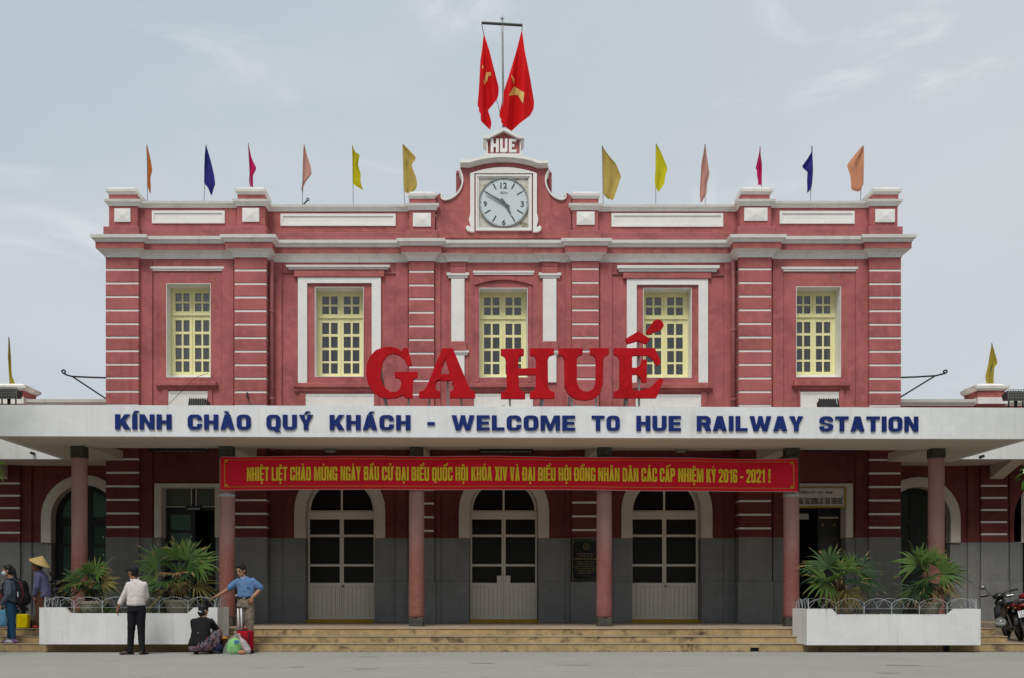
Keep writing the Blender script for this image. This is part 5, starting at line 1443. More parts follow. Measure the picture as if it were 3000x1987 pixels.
national([(895,350),(830,600),(770,800),(690,1050),(634,1338),(662,1368),(655,1392),(690,1450),(775,1503)], [(900,350),(930,580),(990,880),(1040,1180),(1030,1260),(990,1330),(870,1420),(782,1505)],
    'wide red flag with a large yellow star on the right of the mast', [[(806,990),(925,1065),(910,1192),(848,1090),(750,1098)], [(776,862),(816,910),(803,968)]], 5,
    [(860,700,40,-.16),(880,800,45,.14),(930,900,70,-.18),(700,760,40,-.1)])

# small ring post on the coping
w = lambda x, y: (X(800+.2551*x, 25.0), 25.0, Z(400+.2551*y, 25.0))
rp = thing('ring_post', w(345,775), 'short black rod with a ring leaning beside the pale salmon flag', 'rod')
MB().tube([w(343,790), w(388,738)], .02, 6).build('rod', M['iron'], rp)
MB().tube([w(400+13*math.cos(a*.7), 724+15*math.sin(a*.7)) for a in range(9)], .014, 5, True).build('ring', M['iron'], rp)

# iron scroll brackets on the two outer corners
for tr, pts, br_, lab in ((T3, [(985,493),(800,487),(660,480),(610,465),(580,450),(568,436),(570,426),(580,421),(594,424),(602,436),(598,446),(588,447)], [(978,688),(665,481)], 'black iron scroll bracket jutting left from the upper storey'),
                          (T7, [(1250,446),(1400,440),(1540,431),(1600,417),(1630,408),(1640,398),(1634,387),(1620,385),(1608,392),(1610,402),(1620,404)], [(1252,608),(1535,434)], 'black iron scroll bracket jutting right from the upper storey')):
    Yq = 24.9
    P = lambda p: (X(tr(p)[0],Yq), Yq, Z(tr(p)[1],Yq))
    t = thing('wall_bracket', P(pts[0]), lab, 'bracket', 'iron scroll brackets')
    MB().tube([P(p) for p in pts], .020, 6).build('scroll_arm', M['iron'], t)
    MB().tube([P(p) for p in br_], .020, 6).build('brace', M['iron'], t)

# floodlights on the canopy
def floodlight(px0, px1, py0, py1, Y, lab, tilt, cage):
    x0, x1, z0, z1 = X(px0,Y), X(px1,Y), Z(py1,Y), Z(py0,Y)
    cx = (x0+x1)/2
    t = thing('floodlight', (cx, Y, 4.86), lab, 'floodlight', 'black floodlights on the canopy roof')
    h = z1 - z0
    W = x1 - x0
    d = .20
    k = .18*W*tilt
    MB().add([(x0,Y,z0),(x1+k*0,Y,z0),(x1-abs(k),Y+.10,z1),(x0+abs(k)*.3,Y+.10,z1),(x0,Y+d,z0+.03),(x1,Y+d,z0+.03),(x1,Y+d+.1,z1-.05),(x0+abs(k)*.3,Y+d+.1,z1-.05)],
             [(0,1,2,3),(4,7,6,5),(0,4,5,1),(1,5,6,2),(2,6,7,3),(3,7,4,0)]).build('housing', M['lamp_black'], t)
    rb_ = MB()
    n = 9
    for i in range(n):
        u = i/(n-1)
        if cage:
            rb_.box(x0+W*u-.006, x0+W*u+.006, Y-.03+.0, Y-.018, z0, z1)
        else:
            a = x0 + (W-.02)*u
            rb_.add([(a,Y-.025,z0+.02),(a+.014,Y-.025,z0+.02),(a+.014,Y+.07,z1+.015),(a,Y+.07,z1+.015),(a,Y+.02,z0),(a+.014,Y+.02,z0),(a+.014,Y+.12,z1),(a,Y+.12,z1)],
                    [(0,1,2,3),(4,7,6,5),(0,4,5,1),(1,5,6,2),(2,6,7,3),(3,7,4,0)])
    if cage:
        for i in range(5):
            z = z0 + h*i/4
            rb_.box(x0, x1, Y-.040, Y-.031, z-.005, z+.005)
    rb_.build('wire_cage' if cage else 'cooling_fin', M['iron'] if not cage else M['steel'], t)
    if cage: MB().box(x0+.03, x1-.03, Y-.012, Y-.002, z0+.03, z1-.03).build('lens', mat('dusty_lamp_lens', (0.13,0.125,0.11), 0.3, .2, 5), t)
    for xq in (x0+W*.15, x1-W*.15, cx):
        MB().tube([(xq, Y+.08, z0+.04), (xq, Y+.08, 4.862)], .016 if xq != cx else .035, 5).build('leg', M['iron'], t)
    return t
floodlight(551, 606, 1166, 1196, 21.7, 'small black finned floodlight in front of the left window apron', 1, False)
floodlight(2403, 2460, 1167, 1197, 21.7, 'small black finned floodlight in front of the right window apron', -1, False)
floodlight(-8, 50, 1136, 1168, 21.3, 'caged floodlight on legs at the left end of the canopy', 1, True)
floodlight(2952, 3012, 1143, 1174, 21.3, 'caged floodlight on legs at the right end of the canopy', -1, True)
rr = random.Random(5)
for p0, p1, lab in ((-20, 90, 'strip of dark leaf litter under the left caged floodlight'), (2905, 3025, 'strip of dark leaf litter under the right caged floodlight')):
    deb = MB()
    for k in range(260):
        px = rr.uniform(p0, p1); x = X(px, 21.1); y = rr.uniform(20.86, 21.3)
        s = rr.uniform(.02, .05); a = rr.uniform(0, 6.28)
        z = zt_(4.862, x) + .085*rr.random()**1.5*(1-abs((px-p0)/(p1-p0)-.45))
        dx, dy = s*math.cos(a), s*math.sin(a)
        deb.add([(x-dx,y-dy,z),(x+dy*.4,y-dx*.4,z+.01),(x+dx,y+dy,z+rr.uniform(-.01,.02)),(x-dy*.4,y+dx*.4,z+.01)], [(0,1,2,3)])
    o = deb.build('leaf_litter', M['dirt'], None, False, False); tag(o, lab, 'leaf litter', None, 'stuff')
WL = ['tiny dry weed on the canopy edge above the word KHÁCH', 'tiny dry weed on the canopy edge left of the letter H support', 'tiny dry weed on the canopy edge below the foot of the letter H', 'tiny dry weed on the canopy edge under the middle of the letter U', 'very small dry weed on the canopy edge left of the U middle', 'tiny dry weed on the canopy edge under the right end of letter E', 'tiny dry weed on the canopy edge right of all the red letters']
for px, hgt in ((1033, .05), (1468, .045), (1476, .07), (1719, .05), (1712, .03), (1915, .05), (2100, .04)):
    x = X(px, 20.95); z = zt_(4.945, x)
    q = MB()
    for k in range(3):
        a = rr.uniform(0, 6.28)
        q.add([(x-.012,20.95,z-.05),(x+.012,20.95,z-.05),(x+.03*math.cos(a),20.95+.03*math.sin(a),z+hgt)], [(0,1,2)])
    tag(q.build('weed_sprig', M['dirt'], None, False, False), WL.pop(0), 'weed', 'dry weeds on the canopy edge')

# ceiling lamps under the canopy
lamp_w = mat('dusty_lamp_tube', (0.50,0.47,0.42), 0.5)
for p0, p1, py, lab in ((437,600,1314,'long louvred ceiling lamp under the left part of the canopy'), (1405,1561,1316,'long louvred ceiling lamp in the middle of the canopy'), (2367,2527,1316,'long louvred ceiling lamp under the right part of the canopy')):
    zc = 4.60; Yc = (zc-HC)*F/(HY-py)
    x0, x1 = X(p0,Yc), X(p1,Yc)
    t = thing('ceiling_lamp', ((x0+x1)/2, Yc, zc), lab, 'lamp', 'louvred ceiling lamps')
    MB().box(x0, x1, Yc, Yc+.34, zc-.002, 4.632).build('tray', lamp_w, t)
    lv = MB()
    lv.box(x0, x1, Yc-.012, Yc-.001, zc-.055, 4.632)
    for k in range(17):
        x = x0 + (x1-x0)*k/16
        lv.box(x-.008, x+.008, Yc, Yc+.34, zc-.05, zc-.004)
    lv.build('louvre', M['iron'], t)
    for dy in (.10, .24): MB().tube([(x0+.03,Yc+dy,zc-.028),(x1-.03,Yc+dy,zc-.028)], .014, 6).build('tube', lamp_w, t)
for px, py, lab in ((966, 1316, 'round white ceiling lamp above the left arched door'), (1998, 1316, 'round white ceiling lamp above the right arched door')):
    zc = 4.60; Yc = (zc-HC)*F/(HY-py)
    t = thing('round_ceiling_lamp', (X(px,Yc), Yc, zc), lab, 'lamp', 'round ceiling lamps')
    MB().lathe([(.13,4.55),(.155,4.565),(.16,4.632)], X(px,Yc), Yc+.1, 20).build('rim', M['steel'], t)
    MB().lathe([(.05,4.535),(.10,4.54),(.128,4.552)], X(px,Yc), Yc+.1, 20).build('diffuser', lamp_w, t)

# ---------------------------------------------------------------- plaque and signs
Yp = CP - .032
tp = lambda x, y: (X(1660+.0957*x, Yp), Z(1570+.0957*y, Yp))
def trect(mb, x0, y0, x1, y1, Y0, Y1_):
    a, b = tp(x0, y1), tp(x1, y0)
    return mb.box(a[0], b[0], Y0, Y1_, a[1], b[1])
pl = thing('wall_plaque', (tp(600,1400)[0], Yp, tp(600,1400)[1]), 'black polished stone plaque with gold lines of text, partly behind a column', 'plaque')
trect(MB(), 130, 105, 1075, 1400, Yp-.02, CP-.0005).build('stone', M['plaque'], pl)
bd = MB()
for a in ((175,150,1030,158),(175,1350,1030,1358),(175,158.5,184,1349),(1021,158.5,1030,1349)):
    trect(bd, a[0], a[1], a[2], a[3], Yp-.024, Yp-.0205)
for x, y in ((175,1290),(960,1290),(175,160),(960,160)):
    trect(bd, x+10, y, x+45, y+50, Yp-.024, Yp-.0206)
bd.build('engraved_border', M['plaque_gold'], pl)
c = tp(600, 335)
em = MB().prism(disc(c[0],c[1],.075,0,0,24), [disc(c[0],c[1],.062,0,0,24)], Yp-.025, Yp-.0205)
for k in range(5):
    a = math.pi/2 + k*2*math.pi/5
    em.prism([(c[0]+.045*math.cos(a), c[1]+.045*math.sin(a)), (c[0]+.014*math.cos(a-.6), c[1]+.014*math.sin(a-.6)), (c[0]+.014*math.cos(a+.6), c[1]+.014*math.sin(a+.6))], [], Yp-.025, Yp-.0205)
em.build('emblem', M['plaque_gold'], pl)
rr = random.Random(9)
ln = MB()
for y, h, x0, x1 in ((555,32,310,885),(627,32,355,835),(712,56,225,990),(803,32,295,890),(873,32,320,865),(940,34,215,985),(1010,32,260,930),(1076,32,315,865),(1145,32,360,820),(1228,18,470,725),(1298,16,740,900)):
    x = x0
    while x < x1-10:
        w = min(rr.uniform(40, 110), x1-x)
        k = x
        while k < x+w-8:
            cw_ = rr.uniform(9, 15)
            trect(ln, k, y-h/2, min(k+cw_, x+w), y+h/2*rr.choice((.4,.9,1)), Yp-.024, Yp-.0205)
            k += cw_+6
        x += w + 20
ln.build('engraved_text', M['plaque_gold'], pl)

Yo = PW - .03
ox0, ox1, oz0, oz1 = X(2322,Yo), X(2478,Yo), Z(1488,Yo), Z(1427,Yo)
of = thing('office_sign', ((ox0+ox1)/2, Yo, oz0), 'white office sign board with gilt frame and black lettering above the right doorway', 'sign')
MB().box(ox0+.05, ox1-.05, Yo-.01, Yo+.12, oz0+.045, oz1-.035).build('board', M['office_sign'], of)
fr = MB()
fr.bev(ox0, ox1, Yo-.03, Yo+.12, oz0, oz0+.043, .008); fr.bev(ox0, ox1, Yo-.03, Yo+.12, oz1-.034, oz1, .008)
fr.bev(ox1-.048, ox1, Yo-.03, Yo+.12, oz0+.0435, oz1-.0345, .008); fr.bev(ox0, ox0+.048, Yo-.03, Yo+.12, oz0+.0435, oz1-.0345, .008)
fr.build('frame', M['gilt'], of)
to = lambda x, y: (X(2300+.1403*x, Yo), Z(1400+.1403*y, Yo))
sign_ink = mat('black_sign_ink', (0.02,0.02,0.035), 0.6)
for s, p0, p1, yt, yb, off in (('ĐƯỜNG',248,492,283,335,.015),('SẮT',517,638,283,335,.015),('VIỆT',668,808,283,335,.015),('NAM',840,985,283,335,.015),
                               ('KHAI',262,378,420,556,.06),('THÁC',398,520,420,556,.06),('ĐƯỜNG',533,692,420,556,.06),('SẮT',713,802,420,556,.06),('THỪA',818,938,420,556,.06),('THIÊN',955,1086,420,556,.06),('HUẾ',1102,1198,420,556,.06)):
    a, b = to(p0, yb), to(p1, yt)
    L_, tot = block_text(s, .26 if off < .03 else .36, .15, .36, .2, .22 if off < .03 else .16, .24)
    q = MB()
    for P, lx, W in L_:
        v, f = flat_tris(P)
        q.add([(a[0]+px/tot*(b[0]-a[0]), Yo-.014, a[1]+py*(b[1]-a[1])) for px, py in v], f)
    q.build('printed_word', sign_ink, of, False, False)
Ys = PW + .30
sx0, sx1, sz0, sz1 = X(546,Ys), X(590,Ys), Z(1496.5,Ys), Z(1482,Ys)
ss = thing('room_sign', ((sx0+sx1)/2, Ys, sz0), 'small dark blue room sign above the left doorway', 'sign')
MB().bev(sx0, sx1, Ys-.03, Ys+.03, sz0, sz1, .005).build('board', mat('dark_blue_board', (0.010,0.010,0.03), 0.4), ss)
q = MB(); rr = random.Random(2)
x = sx0+.03
while x < sx1-.03:
    w = rr.uniform(.010, .018)
    q.box(x, x+w, Ys-.034, Ys-.0305, sz0+.025, sz0+.058*rr.choice((.8,1,1)))
    x += w + rr.choice((.006, .006, .018))
q.build('lettering', M['grille'], ss)

# ---------------------------------------------------------------- planters
YP = 19.72
def planter(px0, px1, ptop, plow, pbot, n0, n1, n2, n3, lab):
    x0, x1 = X(px0,YP), X(px1,YP)
    zt, zl, zb = Z(ptop,YP), Z(plow,YP), Z(pbot,YP)
    Yb = 20.62
    t = thing('planter', ((x0+x1)/2, YP+.45, zb), lab, 'planter', 'white planters in front of the steps')
    xs_ = [X(p,YP) for p in (n0,n1,n2,n3)]
    o = [(x0,zb),(x1,zb),(x1,zt),(xs_[3],zt),(xs_[2],zl),(xs_[1],zl),(xs_[0],zt),(x0,zt)]
    MB().prism(o, [], YP, YP+.09).build('front_wall', M['planter'], t)
    for a, b in ((x0, x0+.09), (x1-.09, x1)):
        MB().box(a, b, YP+.0905, Yb, zb+.003, zt-.002).build('side_wall', M['planter'], t)
    MB().box(x0+.0905, x1-.0905, Yb-.09, Yb, zb+.003, zl-.002).build('back_wall', M['planter'], t)
    MB().box(x0+.0905, x1-.0905, YP+.0905, Yb-.0905, zb+.003, zl-.06).build('soil', M['soil'], t)
    return x0, x1, zt, zl, xs_, Yb
pL = planter(115, 637, 1780, 1797.3, 1888, 191, 204, 549, 568, 'white concrete planter on the left with the man in the white shirt before it')
pR = planter(2363.6, 2873, 1784.5, 1800.7, 1890.5, 2438, 2453, 2779, 2797, 'white concrete planter on the right between the steps and the motorbikes')
# low wire fences, hoop by hoop
def fence(P, posts, ptop, pval, prail, lab):
    x0, x1, zt, zl, xs_, Yb = P
    yf = YP + .045
    t = thing('wire_fence', ((x0+x1)/2, yf, zl), lab, 'fence', 'white hooped wire fences')
    zv, zp, zr = Z(pval,YP), Z(ptop,YP), Z(prail,YP)
    hp = [(x, yf) for x in posts]
    def ground(x, y):
        return zt if (x < xs_[0] or x > xs_[3] or y > YP+.1) else zl
    # corner returns run back along the short sides
    left = [(posts[0], yf), (x0+.06, yf+.05), (x0+.06, yf+.42), (x0+.06, Yb-.05)]
    right = [(posts[-1], yf), (x1-.06, yf+.05), (x1-.06, yf+.42), (x1-.06, Yb-.05)]
    segs = list(zip(hp, hp[1:])) + list(zip(left, left[1:])) + list(zip(right, right[1:]))
    back = [(x0+.06+(x1-x0-.12)*k/6, Yb-.05) for k in range(7)]
    segs += list(zip(back, back[1:]))
    pset = set(hp + left + right + back)
    for (x, y) in pset:
        MB().tube([(x,y,ground(x,y)-.01), (x,y,zv+.005)], .007, 5).build('post', M['wire'], t)
    for (a, b) in segs:
        h = MB()
        L = lambda u, z: (a[0]+(b[0]-a[0])*u, a[1]+(b[1]-a[1])*u, z)
        h.tube([L(u, zv+(zp-zv)*math.sin(math.pi*min(1,max(0,u)))**.75) for u in [k/10 for k in range(11)]], .0047, 5)
        h.tube([L(0,zr), L(1,zr)], .0033, 4)
        h.tube([L(.01,zr+.01), L(.30,zp-.012), L(.5,zr), L(.70,zp-.012), L(.99,zr+.01)], .0033, 4)
        h.build('hoop', M['wire'], t)
fence(pL, [X(p,YP) for p in (131,214,297,381,464,549,628)], 1749.5, 1763, 1780.4, 'white hooped wire fence round the left planter')
fence(pR, [X(p,YP) for p in (2371,2452,2534,2615,2696.5,2778,2864)], 1754, 1769, 1783.6, 'white hooped wire fence round the right planter')

# pots and palms
palm_g = [cloth('palm_leaf_green', (0.038,0.080,0.022), .25, .45), cloth('palm_leaf_deep_green', (0.020,0.048,0.016), .2, .45), cloth('palm_leaf_light_green', (0.078,0.140,0.030), .3, .5),
          cloth('palm_leaf_yellowing', (0.19,0.165,0.05), .25, .6), cloth('palm_leaf_dead', (0.28,0.17,0.075), .15, .8)]
trunk_m = mat('fibrous_palm_trunk', (0.075,0.045,0.022), 0.95, .5, 12, .8, 50)
def fan_leaf(r, L, Rf, droop, rotm, sc):
    """palm leaf: a bending stalk, then a fan of split leaflets whose tips hang; returns geometry and the faces with dry tips"""
    mb = MB()
    down = Vector((0,0,-1))
    st = [rotm @ Vector((L*k/5, 0, 0)) + down*.16*L*(k/5)**2 for k in range(6)]
    mb.tube(st, [.011,.010,.009,.008,.007,.006], 4)
    e = st[-1]
    dry = []
    n = r.randint(14, 20)
    span = R(r.uniform(130, 215))
    fold = r.uniform(.05, .5)
    cup = r.uniform(-.1, .25)
    gap = r.randrange(n) if r.random() < .4 else -9
    for k in range(n):
        if abs(k-gap) < 1: continue
        a = -span/2 + span*k/(n-1) + r.uniform(-.05,.05)
        ln_ = Rf*(.74+.26*math.cos(a*.6))*r.uniform(.78,1.10)
        d = Vector((math.cos(a), math.sin(a), abs(math.sin(a))*fold + cup*.3)).normalized()
        s_ = Vector((-math.sin(a), math.cos(a), (1 if a > 0 else -1)*fold*math.cos(a)*.5)).normalized()
        d, s_ = rotm @ d, rotm @ s_
        nn = d.cross(s_)
        wid = span/(n-1)*.47
        rows = []
        dr = droop*r.uniform(.3,2.2)
        ch = 1 if k % 2 else -1
        for u, wm in ((.04,.6),(.24,1.0),(.46,.98),(.66,.68),(.84,.38),(1.0,.03)):
            rad = ln_*u
            q = e + d*rad + down*dr*ln_*max(0,u-.38)**1.7
            w = wid*min(rad, ln_*.46)*wm
            rows.append((q - s_*w, q + nn*.010*min(1,u*3)*(1-u*.5), q + s_*w))
        tip = r.random()
        base_n = len(mb.f)
        m = len(rows)
        mb.add([p for q in rows for p in q], [(i*3+j, (i+1)*3+j, (i+1)*3+j+1, i*3+j+1) for i in range(m-1) for j in range(2)])
        if tip < .40: dry += [base_n+8, base_n+9]
        if tip < .14: dry += [base_n+6, base_n+7]
    mb.v = [tuple(Vector(p)*sc) for p in mb.v]
    return mb, dry
def palm(px, pcrown, ptrunk, sc, lab, seed, fronds, Y=20.18, trunk_r=.085):
    x, z0, z1 = X(px,Y), Z(ptrunk,Y), Z(pcrown,Y)
    t = thing('palm', (x, Y, z0), lab, 'palm', 'fan palms in pots')
    r = random.Random(seed)
    MB().tube([(x,Y,z0-.12), (x+.01,Y,z0+(z1-z0)*.5), (x,Y,z1)], [trunk_r*1.15, trunk_r, trunk_r*.7], 9).build('trunk', trunk_m, t, True)
    fb = MB()
    for k in range(40):
        a = r.uniform(0,6.28); zz_ = z0+(z1-z0)*r.random(); rr_ = trunk_r*.9
        fb.add([(x+rr_*math.cos(a-.15),Y+rr_*math.sin(a-.15),zz_),(x+rr_*math.cos(a+.15),Y+rr_*math.sin(a+.15),zz_),(x+rr_*2.1*math.cos(a),Y+rr_*2.1*math.sin(a),zz_+r.uniform(-.10,.08))], [(0,1,2)])
    fb.build('trunk_fibre', trunk_m, t, False, False)
    o = Vector((0,0,z1-z0))
    for (az, el, ln, rf, kind, roll) in fronds:
        if kind in (0,1) and el < 25 and r.random() < .40: continue
        if el > 25 and kind == 0 and r.random() < .6: kind = 2
        az += r.uniform(-8, 8); el += r.uniform(-6, 6)
        if abs(math.cos(R(az))) > .55 and el > -45: roll = (1 if math.cos(R(az)) > 0 else -1)*(abs(roll)*.5+36)*(1 if el > -5 else .6) + r.uniform(-22,22)
        else: roll += r.uniform(-20, 20)
        rm = (Matrix.Rotation(R(az),3,'Z') @ Matrix.Rotation(-R(el),3,'Y') @ Matrix.Rotation(R(roll),3,'X'))
        mb, dry = fan_leaf(r, .42*ln, .60*rf*r.uniform(.88,1.08), .40 if el > 10 else .42, rm, sc)
        o0 = ORIGIN[t.name] + o + Vector((0,0,-.05*(1 if el < 20 else 0)))
        mb.v = [tuple(Vector(p) + o0) for p in mb.v]
        q = mb.build('frond', palm_g[kind], t, True, False)
        q.data.materials.append(palm_g[4 if kind in (3,4) or r.random() < .5 else 3])
        for i in dry: q.data.polygons[i].material_index = 1
def pot(px, prim, pr, H, lab, Y=20.18, rect=False):
    x, zr = X(px,Y), Z(prim,Y)
    r = pr*Y/F
    t = thing('flower_pot', (x, Y, zr-H), lab, 'flower pot', 'weathered stone pots in the planters')
    MB().lathe([(r*.62,zr-H),(r*.70,zr-H*.8),(r*.84,zr-H*.35),(r*.90,zr-.075),(r*.92,zr-.062)], x, Y, 28, 1, .95).build('body', M['pot'], t, True, sharp=40)
    MB().lathe([(r*.92,zr-.061),(r*1.0,zr-.052),(r*1.02,zr-.01),(r*.98,zr),(r*.86,zr),(r*.84,zr-.05)], x, Y, 28, 1, .95).build('rim', M['pot'], t, True, sharp=40)
    MB().lathe([(r*.84,zr-.06),(.001,zr-.03)], x, Y, 20, 1, .95).build('pot_soil', M['soil'], t)
pot(272, 1761, 44, .34, 'low weathered pot with the smallest palm at the left end of the left planter')
pot(524, 1757, 46, .36, 'weathered pot with the tallest palm, in the left planter behind the crouching woman')
pot(2474, 1761, 33, .36, 'weathered pot with browning palm leaves at the left end of the right planter')
pot(2719, 1763, 39, .36, 'weathered pot at the right end of the right planter, dead leaf over its rim')
palm(263, 1700, 1755, .74, 'small fan palm at the left end of the left planter', 1,
     [(60,70,.5,.95,2,0),(100,80,.5,.9,2,20),(20,45,.55,1.05,2,-35),(150,35,.6,.9,0,30),(200,18,.6,.95,0,40),(230,5,.6,1,0,30),(262,0,.55,1,2,0),(300,-8,.6,1,0,-20),(335,8,.7,1.05,0,-30),(0,8,.8,1.0,3,-30),(-12,-12,.8,1.0,1,-20),
      (180,-10,.65,.9,1,20),(215,-32,.5,.8,1,0),(285,-38,.4,.8,1,0),(330,-40,.6,.9,1,0),(90,20,.6,.9,1,0),(45,20,.7,.9,1,0),(135,5,.7,.9,1,0),(250,-60,.2,.45,4,0)])
palm(524, 1678, 1748, 1.0, 'tall bushy fan palm in the left planter in front of the doorway', 2,
     [(75,72,.75,1.15,0,10),(30,62,.75,1.05,0,-25),(110,80,.7,1.05,0,20),(150,45,.8,1.0,0,25),(178,30,1.05,.95,0,30),(195,10,.9,1.0,2,35),(215,-8,.85,1.0,1,30),(240,-18,.7,.95,0,20),(268,12,.5,.75,4,0),(275,-15,.45,.75,1,0),
      (300,-5,.7,.95,1,-15),(320,10,.75,1.0,0,-30),(345,22,.95,1.05,2,-35),(5,18,1.1,1.0,0,-30),(-15,-8,.9,1.0,1,-20),(350,-28,.85,.95,3,-10),(190,-30,.95,.95,1,15),(205,-38,.9,.9,3,10),(225,-50,.6,.8,1,0),(310,-48,.6,.85,1,0),(285,-55,.4,.6,4,0),(90,15,.8,1,1,0),(50,25,.8,1,1,0),(130,15,.8,1,1,0)])
palm(2458, 1690, 1752, 1.0, 'broad fan palm with dead lower leaves at the left end of the right planter', 3,
     [(128,45,.85,1.0,0,25),(140,38,.8,.95,2,30),(85,35,.7,.85,0,0),(60,40,.65,.9,0,-10),(250,20,.30,1.15,2,10),(285,-5,.45,1.05,1,0),(315,2,.75,1.05,0,-20),(340,14,.85,1.0,0,-30),(0,22,1.0,1.0,1,-30),(18,30,.85,.95,0,-25),(-18,-6,1.0,.95,1,-20),(-30,-28,1.0,1.0,1,-10),
      (200,-4,.75,1.05,2,25),(190,6,.8,1.0,1,30),(215,-20,.75,1.0,0,20),(180,-25,.7,.9,1,15),(235,-68,.62,.62,4,0),(222,-62,.60,.6,4,0),(318,-66,.66,.62,4,0),(270,-45,.5,.8,1,0),(300,-42,.6,.85,3,0),(100,10,.7,1,1,0),(45,12,.8,1,1,0),(150,10,.8,1,1,0)])
palm(2715, 1676, 1752, .92, 'bright green fan palm at the right end of the right planter', 4,
     [(150,48,.6,1.05,2,25),(115,60,.55,1.0,2,15),(60,48,.55,1.1,2,-10),(35,50,.6,1.0,2,-25),(170,22,.8,1.1,0,30),(185,12,.85,1.0,0,35),(205,2,.75,.95,0,25),(10,26,.85,1.0,0,-30),(-10,14,.9,1.0,0,-35),(335,5,.7,.95,2,-25),(300,-4,.6,.9,1,-10),(255,-2,.55,.9,0,10),
      (200,-30,.95,1.0,1,20),(215,-42,.9,.95,1,10),(190,-45,.95,.9,2,15),(-15,-22,.85,1.05,0,-20),(-30,-34,.8,.8,3,-15),(325,-48,.8,1.0,0,0),(240,-48,.5,.85,1,0),(290,-50,.5,.85,1,0),(310,-62,.75,.6,4,0),(322,-60,.8,.55,4,0),(90,15,.7,1,1,0),(140,5,.7,1,1,0)], trunk_r=.095)
# low green plants that cover the soil
def cover(P, x0, x1, n, seed, lab, h):
    r = random.Random(seed)
    mb = MB()
    for k in range(n):
        x = r.uniform(x0, x1); y = r.uniform(YP+.11, P[5]-.12)
        z = P[3]-.05 + r.uniform(0, h)*(.4+.6*abs(math.sin(x*5+seed)))
        s = r.uniform(.018,.04); a = r.uniform(0,6.28); el = r.uniform(-.3,1.0)
        d = Vector((math.cos(a)*math.cos(el), math.sin(a)*math.cos(el), math.sin(el)))*s
        q = Vector((-math.sin(a), math.cos(a), 0))*s*.45
        c = Vector((x,y,z))
        mb.add([c, c+d*.5+q, c+d, c+d*.5-q], [(0,1,2,3)])
    o = mb.build('ground_cover', cloth('ground_cover_leaf', (0.085,0.16,0.03), .2, .6), None, False, False)
    tag(o, lab, 'plants', None, 'stuff')
cover(pL, X(200,YP), X(325,YP), 1500, 1, 'small leafy green plants over the soil of the left planter, left part', .19)
cover(pL, X(350,YP), X(500,YP), 900, 2, 'short green plants over the soil of the left planter, right part', .10)
cover(pR, X(2455,YP), X(2780,YP), 900, 3, 'sparse short green plants over the soil of the right planter', .06)
# ---------------------------------------------------------------- people
skin = mat('skin', (0.36,0.185,0.115), 0.55, .08, 8, .05, 60, coords='obj')
skin_tan = mat('tanned_skin', (0.23,0.105,0.060), 0.55, .1, 8, .05, 60, coords='obj')
hair_m = mat('black_hair', (0.007,0.006,0.006), 0.5, .3, 30, .2, 60, coords='obj')
def fabric(name, col, var=.12, sc=6, bump=.25, rough=.9, spots=None, folds=(9.0, (1.0,1.0,.55))):
    return mat(name, col, rough, var, sc, .5, 26, spots=spots, spec=.15, coords='obj', folds=folds)
def remesh(mb, vox, name, m, par, noise=0.0, seed=0, extra=None, it=2):
    """union of overlapping volumes as one continuous smooth surface"""
    me = bpy.data.meshes.new('union')
    me.from_pydata([tuple(p) for p in mb.v], [], mb.f)
    bm = bmesh.new(); bm.from_mesh(me); bmesh.ops.recalc_face_normals(bm, faces=bm.faces); bm.to_mesh(me); bm.free()
    ob = bpy.data.objects.new('union', me); COL.objects.link(ob)
    md = ob.modifiers.new('r', 'REMESH'); md.mode = 'VOXEL'; md.voxel_size = vox
    sm = ob.modifiers.new('s', 'SMOOTH'); sm.factor = .5; sm.iterations = it
    dg = bpy.context.evaluated_depsgraph_get()
    out = bpy.data.meshes.new_from_object(ob.evaluated_get(dg))
    bpy.data.objects.remove(ob); bpy.data.meshes.remove(me)
    v = [Vector(p.co) for p in out.vertices]
    if noise:
        from mathutils import noise as NZ
        nn = [Vector(p.normal) for p in out.vertices]
        for i, p in enumerate(v):
            q = Vector((p.x*10.0+p.z*3.0, p.y*10.0, p.z*6.5-p.x*2.5)) + Vector((seed*7.3, 0, 0))
            v[i] = p + nn[i]*noise*.55*(NZ.noise(q) + .6*NZ.noise(q*2.1))
    f = [tuple(p.vertices) for p in out.polygons]
    bpy.data.meshes.remove(out)
    res = MB(); res.add(v, f)
    if extra: res.add(extra.v, extra.f)
    o0 = ORIGIN[par.name]
    res.v = [(p[0]+o0[0], p[1]+o0[1], p[2]+o0[2]) for p in res.v]
    return res.build(name, m, par, True)
def loc(par, mb):
    o0 = ORIGIN[par.name]
    mb.v = [(p[0]+o0[0], p[1]+o0[1], p[2]+o0[2]) for p in mb.v]
    return mb
